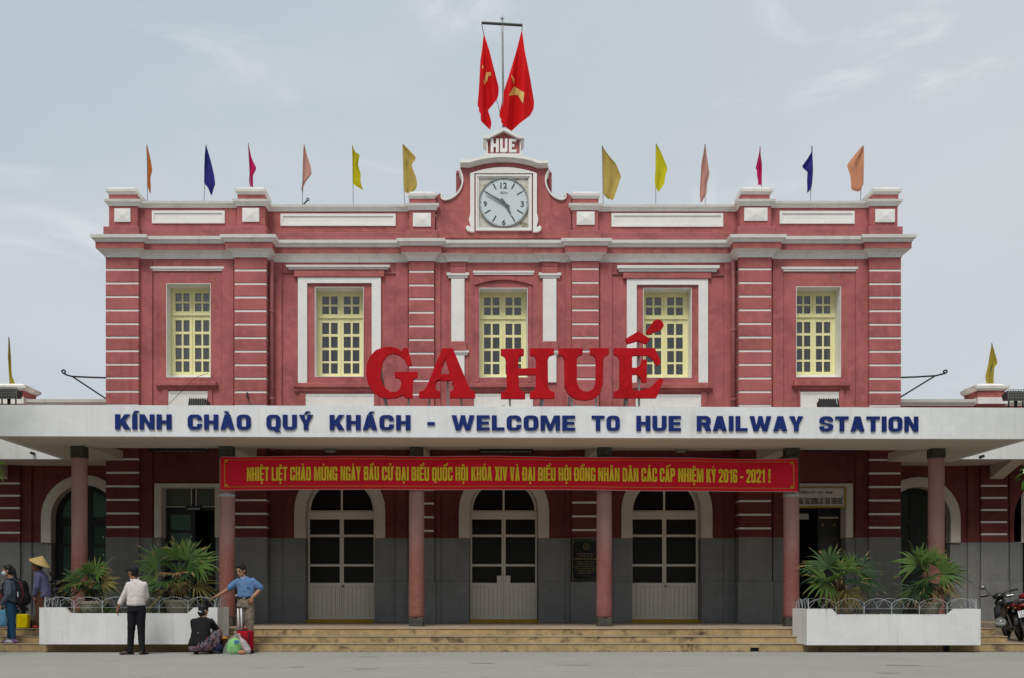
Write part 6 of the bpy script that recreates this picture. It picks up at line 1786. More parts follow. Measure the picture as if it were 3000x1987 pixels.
def hand_geo(mb, ex, wrist, fwd, palmn, side, s=1.0, curl=.5):
    """palm into mb (remeshed), five bent fingers into ex; fwd = finger direction, palmn = palm normal, side = thumb side"""
    w, f, n_ = Vector(wrist), Vector(fwd).normalized(), Vector(palmn).normalized()
    sd_ = f.cross(n_).normalized()*side
    pc = w + f*.045*s
    rot = Matrix((f, sd_, n_)).transposed()
    mb.ell(pc, .050*s, .040*s, .020*s, 12, 8, rot)
    mb.capsule(w - f*.03*s, .027*s, w + f*.02*s, .027*s, 8)
    for k, (off, ln) in enumerate(((.028,.070),(.010,.078),(-.009,.072),(-.027,.056))):
        b = pc + f*.030*s + sd_*off*s
        c1, c2 = curl*.9, curl*1.9
        d1 = (f*math.cos(c1) + n_*math.sin(c1)); d2 = (f*math.cos(c2) + n_*math.sin(c2))
        p1 = b + d1*ln*.5*s; p2 = p1 + d2*ln*.55*s
        ex.tube([b - f*.02*s, b, p1, p2], [.0095*s,.0095*s,.0085*s,.006*s], 6)
    tb = pc - f*.015*s + sd_*.030*s
    td = (f*.75 + sd_*.75 + n_*.25).normalized()
    ex.tube([tb - td*.02*s, tb, tb+td*.032*s, tb+(td*.6+f*.4).normalized()*.06*s], [.012*s,.012*s,.010*s,.007*s], 6)
def head_geo(mb, c, face, s=1.0, up=(0,0,1)):
    """head with jaw, nose, ears; face = horizontal-ish direction the face looks"""
    c, f, u = Vector(c), Vector(face).normalized(), Vector(up).normalized()
    u = (u - f*u.dot(f)).normalized()
    r_ = f.cross(u)
    rot = Matrix((r_, f, u)).transposed()
    mb.ell(c + u*.025*s, .076*s, .093*s, .090*s, 18, 12, rot)
    mb.ell(c + f*.022*s - u*.045*s, .058*s, .066*s, .072*s, 16, 10, rot)
    mb.ell(c + f*.055*s - u*.090*s, .032*s, .034*s, .026*s, 12, 8, rot)
    mb.ell(c + f*.100*s - u*.018*s, .011*s, .016*s, .026*s, 8, 6, rot)
    mb.ell(c + f*.104*s - u*.034*s, .016*s, .016*s, .011*s, 8, 6, rot)
    mb.ell(c + f*.083*s + u*.028*s, .055*s, .012*s, .012*s, 10, 6, rot)
    mb.ell(c + f*.086*s - u*.066*s, .026*s, .013*s, .012*s, 10, 6, rot)
    for q in (-1, 1): mb.ell(c + r_*q*.078*s - u*.012*s - f*.008*s, .010*s, .020*s, .032*s, 8, 6, rot)
    return c, f, u, r_, rot
def face_parts(par, hd, s, sk):
    c, f, u, r_, rot = hd
    ey, br, mo = MB(), MB(), MB()
    for q in (-1, 1):
        ey.ell(c + f*.084*s + r_*q*.031*s + u*.008*s, .012*s, .009*s, .0045*s, 8, 6, rot)
        br.ell(c + f*.087*s + r_*q*.032*s + u*.032*s, .020*s, .008*s, .0035*s, 8, 6, rot)
    mo.ell(c + f*.097*s - u*.066*s, .024*s, .006*s, .006*s, 10, 6, rot)
    loc(par, ey).build('eye', hair_m, par, True); loc(par, br).build('eyebrow', hair_m, par, True)
    loc(par, mo).build('mouth', mat('lips', (0.25,0.075,0.065), .5), par, True)
def hair_geo(hd, s=1.0, fringe=True, bun=False):
    c, f, u, r_, rot = hd
    h = MB().ell(c + u*.041*s - f*.012*s, .085*s, .097*s, .088*s, 20, 12, rot)
    h.ell(c - u*.010*s - f*.036*s, .080*s, .066*s, .080*s, 16, 10, rot)
    if fringe: h.ell(c + u*.092*s + f*.048*s, .062*s, .046*s, .026*s, 14, 8, rot)
    return h
def person(Xp, Y, z, lab):
    return thing('person', (Xp, Y, z), lab, 'person')
def shoe(mb, ank, toe, L=.25, w=.045, h=.055, sole=0.0):
    a, d = Vector(ank), Vector(toe).normalized()
    mb.capsule((a.x-d.x*.045, a.y-d.y*.045, w*.8), w*.85, (a.x+d.x*(L-.12), a.y+d.y*(L-.12), w*.68), w*.72, 10)
    mb.capsule((a.x, a.y, h+.02), .043, (a.x, a.y, h*.8), .046, 10)
    mb.ell((a.x+d.x*(L-.11), a.y+d.y*(L-.11), w*.55), w*1.0, w*1.0, w*.55, 12, 8)

# man in white shirt and cap, seen from behind, looking left
P1 = person(X(400,19.05), 19.05, 0, 'man in white shirt, black trousers and dark cap seen from behind, before the planter')
b, ex = MB(), MB()
hd = head_geo(b, (-.075,.03,1.525), (-.90,.42,-.05), 1.0)
b.capsule((-.045,0,1.36), .060, (-.070,.015,1.45), .056)
b.eloft([(0,0,.83,.10,.08),(0,0,.95,.115,.09),(0,0,1.15,.12,.085),(0,0,1.28,.115,.078),(0,0,1.35,.08,.06)])
b.capsule((-.130,0,1.29), .038, (-.240,.0,1.08), .034); b.capsule((-.245,.0,1.08), .038, (-.335,-.02,.87), .028)
b.capsule((.128,.01,1.29), .038, (.160,.085,1.08), .034); b.capsule((.160,.085,1.08), .033, (.06,.24,1.02), .028)
hand_geo(b, ex, (-.335,-.02,.865), (-.25,-.1,-1), (.9,.2,-.2), 1, 1, .45)
hand_geo(b, ex, (.06,.24,1.02), (-1,.2,.0), (0,-.2,-1), 1, 1, .5)
for q, kx_, an in ((-1,-.10,-.12),(1,.085,.105)):
    b.capsule((q*.075,0,.83), .070, (kx_,.01,.46), .052); b.capsule((kx_,.01,.46), .055, (an,0,.09), .040)
remesh(b, .009, 'body', skin_tan, P1, extra=ex)
face_parts(P1, hd, 1.0, skin_tan)
t = MB()
for q, kx_, an in ((-1,-.10,-.12),(1,.085,.105)):
    t.capsule((q*.075,0,.86), .098, (kx_,.01,.47), .072); t.capsule((kx_,.01,.47), .070, (an,0,.09), .058)
    t.capsule((an,0,.10), .060, (an,0,.055), .064)
t.eloft([(0,0,.80,.145,.12),(0,0,.93,.150,.12),(0,0,.97,.148,.12)])
remesh(t, .011, 'trousers', fabric('black_trousers', (0.013,0.013,0.016), folds=(9.0, (1.3,1.3,.35))), P1, .010, 1)
s = MB()
s.eloft([(-.01,0,.905,.150,.125),(-.01,0,.935,.172,.140),(-.005,0,1.03,.172,.138),(0,0,1.16,.168,.126),(0,0,1.26,.168,.116),(0,0,1.33,.145,.098),(-.015,.0,1.375,.100,.078),(-.03,0,1.40,.070,.066)])
s.capsule((-.140,0,1.295), .064, (-.240,0,1.085), .054); s.capsule((-.240,0,1.085), .054, (-.295,-.01,.965), .048); s.capsule((-.29,-.01,.985), .052, (-.300,-.012,.955), .053)
s.capsule((.138,.01,1.295), .064, (.160,.085,1.085), .052); s.capsule((.160,.085,1.085), .052, (.11,.18,1.04), .046)
remesh(s, .011, 'shirt', fabric('white_shirt_cotton', (0.62,0.57,0.55), .06, 4, .3), P1, .013, 2)
co = MB().tube([(-.037+.072*math.cos(a*.5236), .002+.066*math.sin(a*.5236), 1.405+.018*math.sin(a*.5236)) for a in range(12)], .014, 6, True)
loc(P1, co).build('collar', fabric('white_collar', (0.64,0.59,0.57)), P1, True)
h = hair_geo(hd, .98, False)
remesh(h, .010, 'hair', hair_m, P1)
cp = MB()
cp.ell((-.070,.028,1.592), .093, .110, .062, 18, 10, hd[4])
c0 = Vector((-.075,.03,1.572)); f_, r_ = hd[1], hd[3]
cp.ell(c0 + f_*.115 + Vector((0,0,-.002)), .070, .065, .010, 14, 6, hd[4])
remesh(cp, .009, 'cap', fabric('dark_cap_felt', (0.022,0.021,0.026)), P1, .004, 3)
sh = MB(); shoe(sh, (-.12,0,0), (-.92,-.35,0), .26); shoe(sh, (.105,0,0), (.25,.95,0), .26)
remesh(sh, .009, 'shoes', mat('brown_shoe_leather', (0.055,0.035,0.028), .5, .2, 8, coords='obj'), P1)

# man in blue shirt leaning a hand on the fence
P2 = person(X(719.6,19.74), 19.74, 0, 'young man in blue short sleeved shirt and tan trousers resting a hand on the fence')
b, ex = MB(), MB()
hd = head_geo(b, (-.075,-.03,1.575), (-.50,-.84,-.22), 1.0, (-.06,0,1))
b.capsule((-.02,0,1.40), .058, (-.06,-.012,1.50), .055)
b.eloft([(0,0,.88,.10,.08),(0,0,1.0,.12,.09),(0,0,1.2,.125,.09),(0,0,1.34,.115,.078),(0,0,1.41,.08,.06)])
b.capsule((-.125,0,1.37), .040, (-.355,.02,1.205), .042); b.capsule((-.355,.02,1.205), .041, (-.555,.02,1.09), .029)
b.capsule((.12,0,1.37), .040, (.285,.05,1.235), .043); b.capsule((.285,.05,1.235), .042, (.155,-.11,1.06), .029)
hand_geo(b, ex, (-.555,.02,1.09), (-.9,.05,-.35), (-.3,0,-.95), -1, 1, .6)
hand_geo(b, ex, (.155,-.11,1.06), (-.35,-.15,-1), (-.1,1,-.2), -1, 1, .35)
for q, kx_, an in ((-1,-.095,-.10),(1,.085,.095)):
    b.capsule((q*.075,0,.90), .070, (kx_,-.01,.49), .052); b.capsule((kx_,-.01,.49), .055, (an,0,.09), .040)
remesh(b, .009, 'body', skin, P2, extra=ex)
face_parts(P2, hd, 1.0, skin)
t = MB()
for q, kx_, an in ((-1,-.10,-.105),(1,.085,.095)):
    t.capsule((q*.075,0,.92), .100, (kx_,-.01,.50), .076); t.capsule((kx_,-.01,.50), .075, (an,0,.10), .066)
t.eloft([(0,0,.86,.148,.12),(0,0,.98,.152,.122),(0,0,1.055,.148,.118)])
remesh(t, .011, 'trousers', fabric('tan_trouser_cotton', (0.225,0.175,0.135), .2, folds=(9.0, (1.2,1.2,.6))), P2, .018, 5)
bl_ = MB().eloft([(0,0,1.035,.154,.124),(0,0,1.068,.152,.122)]); loc(P2, bl_).build('belt', M['iron'], P2, True)
bk = MB().box(-.025,.025,-.132,-.122,1.037,1.066); loc(P2, bk).build('buckle', M['steel'], P2)
s = MB()
s.eloft([(.01,0,1.065,.158,.130),(.01,0,1.09,.168,.140),(.005,0,1.22,.166,.128),(0,0,1.33,.168,.116),(0,0,1.39,.145,.096),(-.01,0,1.44,.085,.075),(-.02,0,1.46,.066,.062)])
s.capsule((-.135,0,1.375), .066, (-.295,.015,1.255), .070); s.capsule((.13,0,1.375), .066, (.255,.04,1.262), .074)
s.capsule((.255,.04,1.262), .074, (.27,.046,1.245), .072)
remesh(s, .011, 'shirt', fabric('blue_shirt_cotton', (0.105,0.195,0.36), .10, 4, .3), P2, .016, 8)
co = MB()
co.prism([(-.075,1.425),(-.02,1.395),(.012,1.43),(.0,1.462),(-.045,1.445),(-.085,1.462)], [], -.090, -.070)
loc(P2, co).build('collar', fabric('pale_blue_collar', (0.25,0.36,0.55)), P2)
pk = MB().box(.05, .12, -.137, -.118, 1.255, 1.262); loc(P2, pk).build('pocket_edge', fabric('dark_blue_stitch', (0.03,0.07,0.2)), P2)
h = hair_geo(hd, 1.0)
remesh(h, .009, 'hair', hair_m, P2, .006, 3)
sh = MB(); shoe(sh, (-.105,0,0), (-.2,-1,0), .26); shoe(sh, (.095,0,0), (.3,-1,0), .26)
remesh(sh, .010, 'shoes', mat('dark_shoe_leather', (0.02,0.017,0.015), .45, coords='obj'), P2)

# crouching woman in black jacket
YQ = 19.30
P3 = person(X(600,YQ), YQ, 0, 'woman in black jacket and floral trousers crouching on the road with her back turned')
b, ex = MB(), MB()
hd = head_geo(b, (-.055,.10,.815), (.62,.78,-.30), 1.0)
b.capsule((-.055,.05,.64), .058, (-.055,.085,.755), .052)
b.eloft([(-.06,-.10,.20,.14,.12),(-.06,-.07,.32,.12,.10),(-.06,-.02,.46,.12,.09),(-.06,.03,.58,.13,.08),(-.06,.05,.64,.08,.06)])
b.capsule((-.22,.03,.60), .050, (-.24,.20,.40), .042); b.capsule((-.24,.20,.40), .040, (-.06,.34,.34), .029)
b.capsule((.11,.03,.60), .050, (.17,.19,.42), .042); b.capsule((.17,.19,.42), .040, (.10,.36,.34), .029)
hand_geo(b, ex, (-.06,.34,.34), (1,.3,-.2), (0,0,-1), 1, .92, .5)
hand_geo(b, ex, (.10,.36,.34), (-.4,1,-.2), (0,0,-1), -1, .92, .5)
b.capsule((-.14,-.06,.22), .09, (-.20,.24,.40), .058); b.capsule((-.20,.24,.40), .052, (-.17,.02,.07), .036)
b.capsule((.02,-.06,.22), .09, (.19,.20,.40), .058); b.capsule((.19,.20,.40), .052, (.15,.0,.10), .034)
remesh(b, .009, 'body', skin, P3, extra=ex)
face_parts(P3, hd, 1.0, skin)
t = MB()
t.capsule((-.14,-.08,.20), .120, (-.20,.24,.40), .080); t.capsule((-.20,.24,.40), .080, (-.175,.06,.16), .075)
t.capsule((.02,-.08,.20), .120, (.20,.18,.39), .090); t.capsule((.20,.18,.39), .090, (.185,.06,.20), .088)
t.eloft([(-.06,-.10,.06,.215,.15),(-.06,-.11,.12,.225,.17),(-.05,-.10,.22,.20,.17),(-.05,-.08,.32,.17,.14)])
t.capsule((.18,.15,.30), .085, (.15,.02,.155), .08)
remesh(t, .011, 'trousers', mat('floral_trouser_print', (0.010,0.010,0.016), .85, spots=(52, (0.35,0.09,0.09), .55, (0.20,0.32,0.38)), coords='obj', bump=.2, bscale=20), P3, .012, 4)
s = MB()
s.eloft([(-.07,-.11,.155,.222,.165),(-.07,-.11,.22,.205,.165),(-.065,-.085,.32,.178,.150),(-.06,-.03,.46,.172,.135),(-.06,.02,.57,.195,.125),(-.06,.04,.635,.185,.105),(-.055,.05,.675,.11,.08),(-.055,.055,.69,.07,.065)])
s.capsule((-.215,.03,.60), .072, (-.24,.20,.40), .060); s.capsule((-.24,.20,.40), .060, (-.10,.31,.35), .046)
s.capsule((.105,.03,.60), .072, (.185,.19,.43), .060); s.capsule((.185,.19,.43), .058, (.13,.32,.355), .046)
remesh(s, .011, 'jacket', fabric('black_jacket_wool', (0.012,0.011,0.013), .25), P3, .009, 6)
bt = MB().ell((-.055,-.265,.40), .012, .008, .012, 8, 6); loc(P3, bt).build('button', M['steel'], P3, True)
h = hair_geo(hd, 1.03); h.ell((-.075,.055,.775), .078, .066, .075, 14, 10); h.ell((-.085,.015,.765), .050, .045, .052, 12, 8)
remesh(h, .009, 'hair', hair_m, P3, .005, 2)
cl = MB().tube([(-.125,-.035,.815), (-.085,-.062,.80), (-.045,-.055,.785)], .010, 6); loc(P3, cl).build('hair_clip', mat('white_hair_clip', (0.7,0.68,0.72), .4), P3, True)
sh = MB(); shoe(sh, (.15,.0,0), (.95,-.1,0), .23, .040, .03); shoe(sh, (-.16,-.02,0), (-.15,.9,0), .23, .045, .03)
remesh(sh, .010, 'shoes', mat('black_slipper', (0.010,0.010,0.010), .5, coords='obj'), P3)
# woman with mask and backpack, profile to the left
YR = 20.17
P4 = person(X(32,YR), YR, Z1, 'young woman with white face mask, grey sweater and jeans standing on the left step')
b, ex = MB(), MB()
hd = head_geo(b, (-.055,-.01,1.425), (-.97,-.22,-.02), .96)
b.capsule((.015,0,1.24), .050, (-.035,0,1.36), .048)
b.eloft([(.02,0,.72,.115,.14),(.02,0,.90,.105,.13),(.02,0,1.08,.115,.145),(.02,0,1.20,.10,.155),(.015,0,1.26,.075,.09)])
b.capsule((.02,-.16,1.19), .048, (.03,-.19,.95), .040); b.capsule((.03,-.19,.95), .038, (-.11,-.16,.74), .027)
b.capsule((.02,.16,1.19), .048, (.0,.18,.95), .040); b.capsule((.0,.18,.95), .038, (-.13,.10,.76), .027)
hand_geo(b, ex, (-.11,-.16,.74), (-.35,.1,-1), (.9,.3,-.2), -1, .9, .7)
hand_geo(b, ex, (-.13,.10,.76), (-.35,-.2,-1), (.9,-.3,-.2), 1, .9, .7)
for q, kx_, an in ((-1,.055,.085),(1,-.03,-.065)):
    b.capsule((.02,q*.075,.78), .085, (kx_,q*.08,.42), .055); b.capsule((kx_,q*.08,.42), .052, (an,q*.08,.09), .036)
remesh(b, .009, 'body', skin, P4, extra=ex)
face_parts(P4, hd, .96, skin)
t = MB()
for q, kx_, an in ((-1,.055,.085),(1,-.03,-.065)):
    t.capsule((.02,q*.07,.80), .105, (kx_,q*.08,.43), .068); t.capsule((kx_,q*.08,.43), .068, (an,q*.08,.11), .050)
remesh(t, .011, 'jeans', fabric('blue_denim', (0.020,0.065,0.125), .25, 8), P4, .008, 3)
s = MB()
s.eloft([(.02,0,.775,.120,.150),(.02,0,.80,.135,.165),(.015,0,.92,.135,.165),(.015,0,1.08,.135,.168),(.02,0,1.18,.115,.172),(.02,0,1.24,.095,.12),(.01,0,1.285,.065,.07)])
s.capsule((.02,-.155,1.18), .070, (.045,-.195,.96), .062); s.capsule((.045,-.195,.96), .062, (-.095,-.165,.775), .042)
s.capsule((.02,.155,1.18), .070, (.01,.18,.96), .060); s.capsule((.01,.18,.96), .060, (-.115,.105,.79), .042)
remesh(s, .011, 'sweater', mat('grey_knit_sweater', (0.085,0.105,0.135), .95, .3, 40, .6, 70, coords='obj'), P4, .010, 9)
hm = MB().eloft([(.02,0,.745,.122,.152),(.02,0,.79,.128,.158)]); loc(P4, hm).build('sweater_hem', fabric('navy_rib', (0.015,0.018,0.035)), P4, True)
h = hair_geo(hd, .97); h.ell((.01,0,1.40), .055, .065, .065, 12, 8)
h.capsule((.055,0,1.45), .036, (.085,0,1.33), .030); h.capsule((.085,0,1.33), .030, (.095,.0,1.22), .014)
remesh(h, .009, 'hair', hair_m, P4, .004, 5)
mk = MB().ell(Vector((-.055,-.01,1.425)) + hd[1]*.058 - Vector((0,0,.050)), .066, .058, .050, 16, 10, hd[4]); loc(P4, mk).build('face_mask', mat('pale_face_mask', (0.60,0.64,0.68), .8, .1, 20, spots=(60,(0.42,0.52,0.62),.5), coords='obj'), P4, True)
lp = MB().tube([Vector((-.055,-.01,1.425)) + hd[1]*.05 + hd[3]*q*.06 + Vector((0,0,-.03)) for q in (1,)] + [(-.045,-.085,1.41)], .003, 4); loc(P4, lp).build('mask_loop', M['wire'], P4)
sh = MB(); shoe(sh, (.085,-.08,0), (-1,-.15,0), .24); shoe(sh, (-.065,.08,0), (-1,-.1,0), .24)
remesh(sh, .009, 'shoes', mat('purple_white_canvas', (0.50,0.47,0.52), .8, .1, 10, spots=(14,(0.16,0.06,0.17),.9), coords='obj'), P4)
# woman in conical hat
YS = 21.15
P5 = person(X(118,YS), YS, Z3, 'elderly woman in conical straw hat, purple jacket and brown trousers behind the planter')
b, ex = MB(), MB()
hd = head_geo(b, (-.075,-.01,1.285), (-.96,-.2,-.10), .96)
b.capsule((.0,0,1.12), .050, (-.05,0,1.22), .048)
b.eloft([(.03,0,.62,.11,.13),(.03,0,.80,.11,.13),(.03,0,.95,.115,.135),(.02,0,1.08,.10,.15),(.0,0,1.15,.07,.09)])
b.capsule((.02,-.15,1.06), .047, (-.0,-.19,.82), .040); b.capsule((-.0,-.19,.82), .038, (-.055,-.18,.64), .027)
b.capsule((.02,.15,1.06), .047, (-.02,.18,.84), .040); b.capsule((-.02,.18,.84), .038, (-.10,.15,.66), .027)
hand_geo(b, ex, (-.055,-.18,.64), (.15,0,-1), (.4,.9,0), 1, .9, .35)
hand_geo(b, ex, (-.10,.15,.66), (-.1,0,-1), (.4,-.9,0), -1, .9, .35)
for q, kx_ in ((-1,.02),(1,-.02)):
    b.capsule((.03,q*.07,.70), .085, (kx_,q*.075,.38), .055); b.capsule((kx_,q*.075,.38), .052, (kx_,q*.075,.09), .036)
remesh(b, .009, 'body', skin_tan, P5, extra=ex)
face_parts(P5, hd, .96, skin_tan)
t = MB()
for q, kx_ in ((-1,.03),(1,-.03)):
    t.capsule((.03,q*.065,.72), .115, (kx_,q*.075,.38), .095); t.capsule((kx_,q*.075,.38), .095, (kx_+.01,q*.075,.12), .092)
remesh(t, .011, 'trousers', fabric('brown_trouser_cotton', (0.115,0.058,0.036), .15, folds=(11.0, (1.6,1.6,.2))), P5, .012, 2)
s = MB()
s.eloft([(.04,0,.63,.165,.165),(.045,0,.67,.175,.172),(.035,0,.82,.150,.16),(.02,0,.97,.140,.16),(.01,0,1.08,.115,.165),(.0,0,1.14,.085,.11),(-.02,0,1.18,.06,.07)])
s.capsule((.02,-.145,1.05), .068, (-.0,-.19,.83), .062); s.capsule((-.0,-.19,.83), .062, (-.045,-.183,.685), .048)
s.capsule((.02,.145,1.05), .068, (-.02,.18,.85), .060); s.capsule((-.02,.18,.85), .060, (-.09,.155,.70), .046)
remesh(s, .011, 'jacket', fabric('purple_jacket_cloth', (0.120,0.116,0.220), .12, 6), P5, .014, 7)
h = hair_geo(hd, .94, False); h.ell((.0,0,1.245), .05, .06, .07, 12, 8)
remesh(h, .010, 'hair', mat('greying_hair', (0.05,0.042,0.036), .6, .3, 30, coords='obj'), P5, .004, 5)
ht = MB()
ax = Vector((.42,-.05,.90)).normalized()
aa = ax.orthogonal().normalized(); bb = ax.cross(aa)
rim_c, apx = Vector((-.012,-.01,1.335)), Vector((-.012,-.01,1.335)) + ax*.165
n = 40
rows = [(0,.004),(.25,.058),(.5,.112),(.75,.166),(1,.217)]
vs_ = [apx + (rim_c-apx)*u + (aa*math.cos(2*math.pi*k/n)+bb*math.sin(2*math.pi*k/n))*r for u, r in rows for k in range(n)]
vs_ += [p - ax*.006 for p in vs_]
N5 = n*len(rows)
fs = []
for o_ in (0, N5):
    for i in range(len(rows)-1):
        for k in range(n): fs.append((o_+i*n+k, o_+i*n+(k+1)%n, o_+(i+1)*n+(k+1)%n, o_+(i+1)*n+k))
fs += [((len(rows)-1)*n+k, (len(rows)-1)*n+(k+1)%n, N5+(len(rows)-1)*n+(k+1)%n, N5+(len(rows)-1)*n+k) for k in range(n)]
ht.add(vs_, fs)
loc(P5, ht).build('conical_hat', mat('palm_straw', (0.60,0.43,0.17), .7, .15, 14, .3, 60, coords='obj'), P5, True, sharp=40)
st_ = MB().tube([(-.075,-.09,1.30),(-.10,-.05,1.19),(-.075,.06,1.30)], .004, 4); loc(P5, st_).build('chin_strap', M['iron'], P5)
sh = MB(); shoe(sh, (.03,-.075,0), (-1,-.1,0), .23, .04, .03); shoe(sh, (-.03,.075,0), (-1,-.1,0), .23, .04, .03)
remesh(sh, .010, 'sandals', mat('red_sandal_rubber', (0.48,0.02,0.03), .5, coords='obj'), P5)

# ---------------------------------------------------------------- what they carry
bp = thing('backpack', (X(32,YR)+.235, YR, Z1+.72), 'black backpack with dark red trim on the back of the masked woman', 'backpack')
q = MB()
q.eloft([(.0,0,.02,.085,.14),(.0,0,.06,.10,.155),(.0,0,.20,.115,.16),(.0,0,.36,.10,.155),(.0,0,.47,.075,.125),(.0,0,.515,.03,.07)])
q.eloft([(.075,0,.06,.06,.12),(.085,0,.16,.07,.125),(.07,0,.27,.05,.11)])
remesh(q, .011, 'bag', fabric('black_nylon', (0.013,0.012,0.014), .2), bp, .006, 2)
q = MB().tube([(.03,-.152,.08),(.075,-.148,.22),(.05,-.145,.38),(.0,-.11,.48)], .007, 5); loc(bp, q).build('piping', mat('dark_red_piping', (0.20,0.01,0.02), .6), bp, True)
q = MB().box(-.035,-.012,-.168,-.158,.19,.29); loc(bp, q).build('reflector', M['wire'], bp)
for s_ in (-1, 1):
    q = MB().tube([(-.06,s_*.10,.45),(-.14,s_*.12,.545),(-.26,s_*.12,.53),(-.345,s_*.12,.42),(-.33,s_*.15,.25),(-.20,s_*.17,.10),(-.07,s_*.13,.06)], .016, 6)
    loc(bp, q).build('shoulder_strap', fabric('black_webbing', (0.016,0.015,0.018)), bp, True)

def plastic(name, col, tr=.35, rough=.25):
    m = bpy.data.materials.new(name); m.use_nodes = True
    n, l = m.node_tree.nodes, m.node_tree.links
    bs = n['Principled BSDF']; bs.inputs['Base Color'].default_value = (*col, 1); bs.inputs['Roughness'].default_value = rough
    out = [k for k in n if k.type == 'OUTPUT_MATERIAL'][0]
    t = n.new('ShaderNodeBsdfTransparent'); ms = n.new('ShaderNodeMixShader'); ms.inputs[0].default_value = tr
    tr2 = n.new('ShaderNodeBsdfTranslucent'); tr2.inputs[0].default_value = (*col, 1)
    ms2 = n.new('ShaderNodeMixShader'); ms2.inputs[0].default_value = .35
    l.new(bs.outputs[0], ms2.inputs[1]); l.new(tr2.outputs[0], ms2.inputs[2])
    nz = n.new('ShaderNodeTexNoise'); nz.inputs['Scale'].default_value = 22; nz.inputs['Detail'].default_value = 4
    bp_ = n.new('ShaderNodeBump'); bp_.inputs['Strength'].default_value = .6; bp_.inputs['Distance'].default_value = .02
    l.new(nz.outputs[0], bp_.inputs['Height']); l.new(bp_.outputs[0], bs.inputs['Normal'])
    l.new(ms2.outputs[0], ms.inputs[1]); l.new(t.outputs[0], ms.inputs[2]); l.new(ms.outputs[0], out.inputs[0])
    return m
def sack(t, rows, vox, m, name, noise, seed):
    return remesh(MB().eloft(rows), vox, name, m, t, noise, seed)
hb_ = thing('plastic_bag', (X(32,YR)-.115, YR-.16, Z1+.34), 'light blue plastic carrier bag hanging from the masked woman hands', 'bag')
sack(hb_, [(0,0,.0,.10,.05),(0,0,.03,.118,.075),(0,0,.14,.105,.07),(-.0,0,.25,.09,.05),(-.0,0,.325,.085,.03)], .011, plastic('blue_carrier_plastic', (0.16,0.42,0.62), .15), 'bag', .02, 4)
for s_ in (-.06, .06):
    q = MB().tube([(s_,0,.31),(s_*.7,0,.37),(s_*.2,.0,.40)], .008, 5); loc(hb_, q).build('handle', plastic('blue_handle_plastic', (0.20,0.45,0.62), .1), hb_, True)
yb_ = thing('yellow_bag', (X(68,21.0), 21.0, Z3), 'bright yellow cloth bag standing on the platform left of the planter', 'bag')
remesh(MB().box(-.115,.115,-.07,.07,.005,.285), .012, 'bag', fabric('yellow_bag_cloth', (0.72,0.56,0.0), .1, 8, .3), yb_, .014, 3)
bs_ = thing('brown_sack', (X(93,21.25), 21.25, Z3), 'rough brown sack behind the yellow bag and the hat woman', 'sack')
sack(bs_, [(0,0,.0,.09,.09),(0,0,.04,.12,.11),(0,0,.15,.125,.12),(.01,0,.24,.09,.09),(.01,0,.27,.04,.04)], .012, mat('burlap', (0.13,0.09,0.055), .95, .5, 20, .8, 50, coords='obj'), 'sack', .02, 6)

# suitcase
YC = 19.42
sc_ = thing('suitcase', (X(718,YC), YC, 0), 'red fabric trolley suitcase with its handle pulled out', 'suitcase')
rz = Matrix.Rotation(R(-28), 3, 'Z')
def rot(mb):
    mb.v = [tuple(rz @ Vector(p)) for p in mb.v]
    return loc(sc_, mb)
body_ = MB().box(-.15,.15,-.10,.10,.06,.44)
o = rot(body_).build('shell', fabric('red_suitcase_nylon', (0.33,0.006,0.018), .15, 6, .2), sc_)
md = o.modifiers.new('bevel', 'BEVEL'); md.width = .045; md.segments = 4
o.data.shade_smooth()
q = MB().box(-.125,.125,-.145,-.095,.085,.33); o = rot(q).build('front_pocket', fabric('red_pocket_nylon', (0.30,0.006,0.016), .15, 6, .2), sc_)
md = o.modifiers.new('bevel', 'BEVEL'); md.width = .025; md.segments = 3
for zz_, yy in ((.0,.0),):
    q = MB()
    pts = [(.152,-.08,.10),(.152,-.08,.40),(.11,-.08,.443),(-.11,-.08,.443),(-.152,-.08,.40),(-.152,-.08,.10)]
    q.tube(pts, .009, 5); rot(q).build('zip', M['iron'], sc_, True)
    q = MB().tube([(.130,-.148,.10),(.130,-.148,.30),(.10,-.148,.335),(-.10,-.148,.335),(-.13,-.148,.30),(-.13,-.148,.10)], .008, 5); rot(q).build('zip', M['iron'], sc_, True)
q = MB().tube([(-.06,.0,.44),(-.05,.0,.475),(.05,.0,.475),(.06,.0,.44)], .012, 6); rot(q).build('carry_handle', fabric('red_handle', (0.25,0.005,0.015)), sc_, True)
al = mat('brushed_aluminium', (0.66,0.66,0.68), .4, metal=.15)
q = MB()
for x_ in (-.140,-.062): q.tube([(x_,-.02,.42),(x_-.035,.0,.87)], .0145, 6)
rot(q).build('trolley_bar', al, sc_, True)
q = MB().tube([(-.19,.0,.875),(-.085,.0,.875)], .020, 6); rot(q).build('trolley_grip', M['iron'], sc_, True)
for x_ in (-.12,.12):
    for y_ in (-.08,.08):
        q = MB().tube([(x_-.012,y_,.032),(x_+.012,y_,.032)], .032, 10); rot(q).build('wheel', M['iron'], sc_)
q = MB().box(-.135,.135,-.09,.09,.045,.062); rot(q).build('base_plate', M['iron'], sc_)
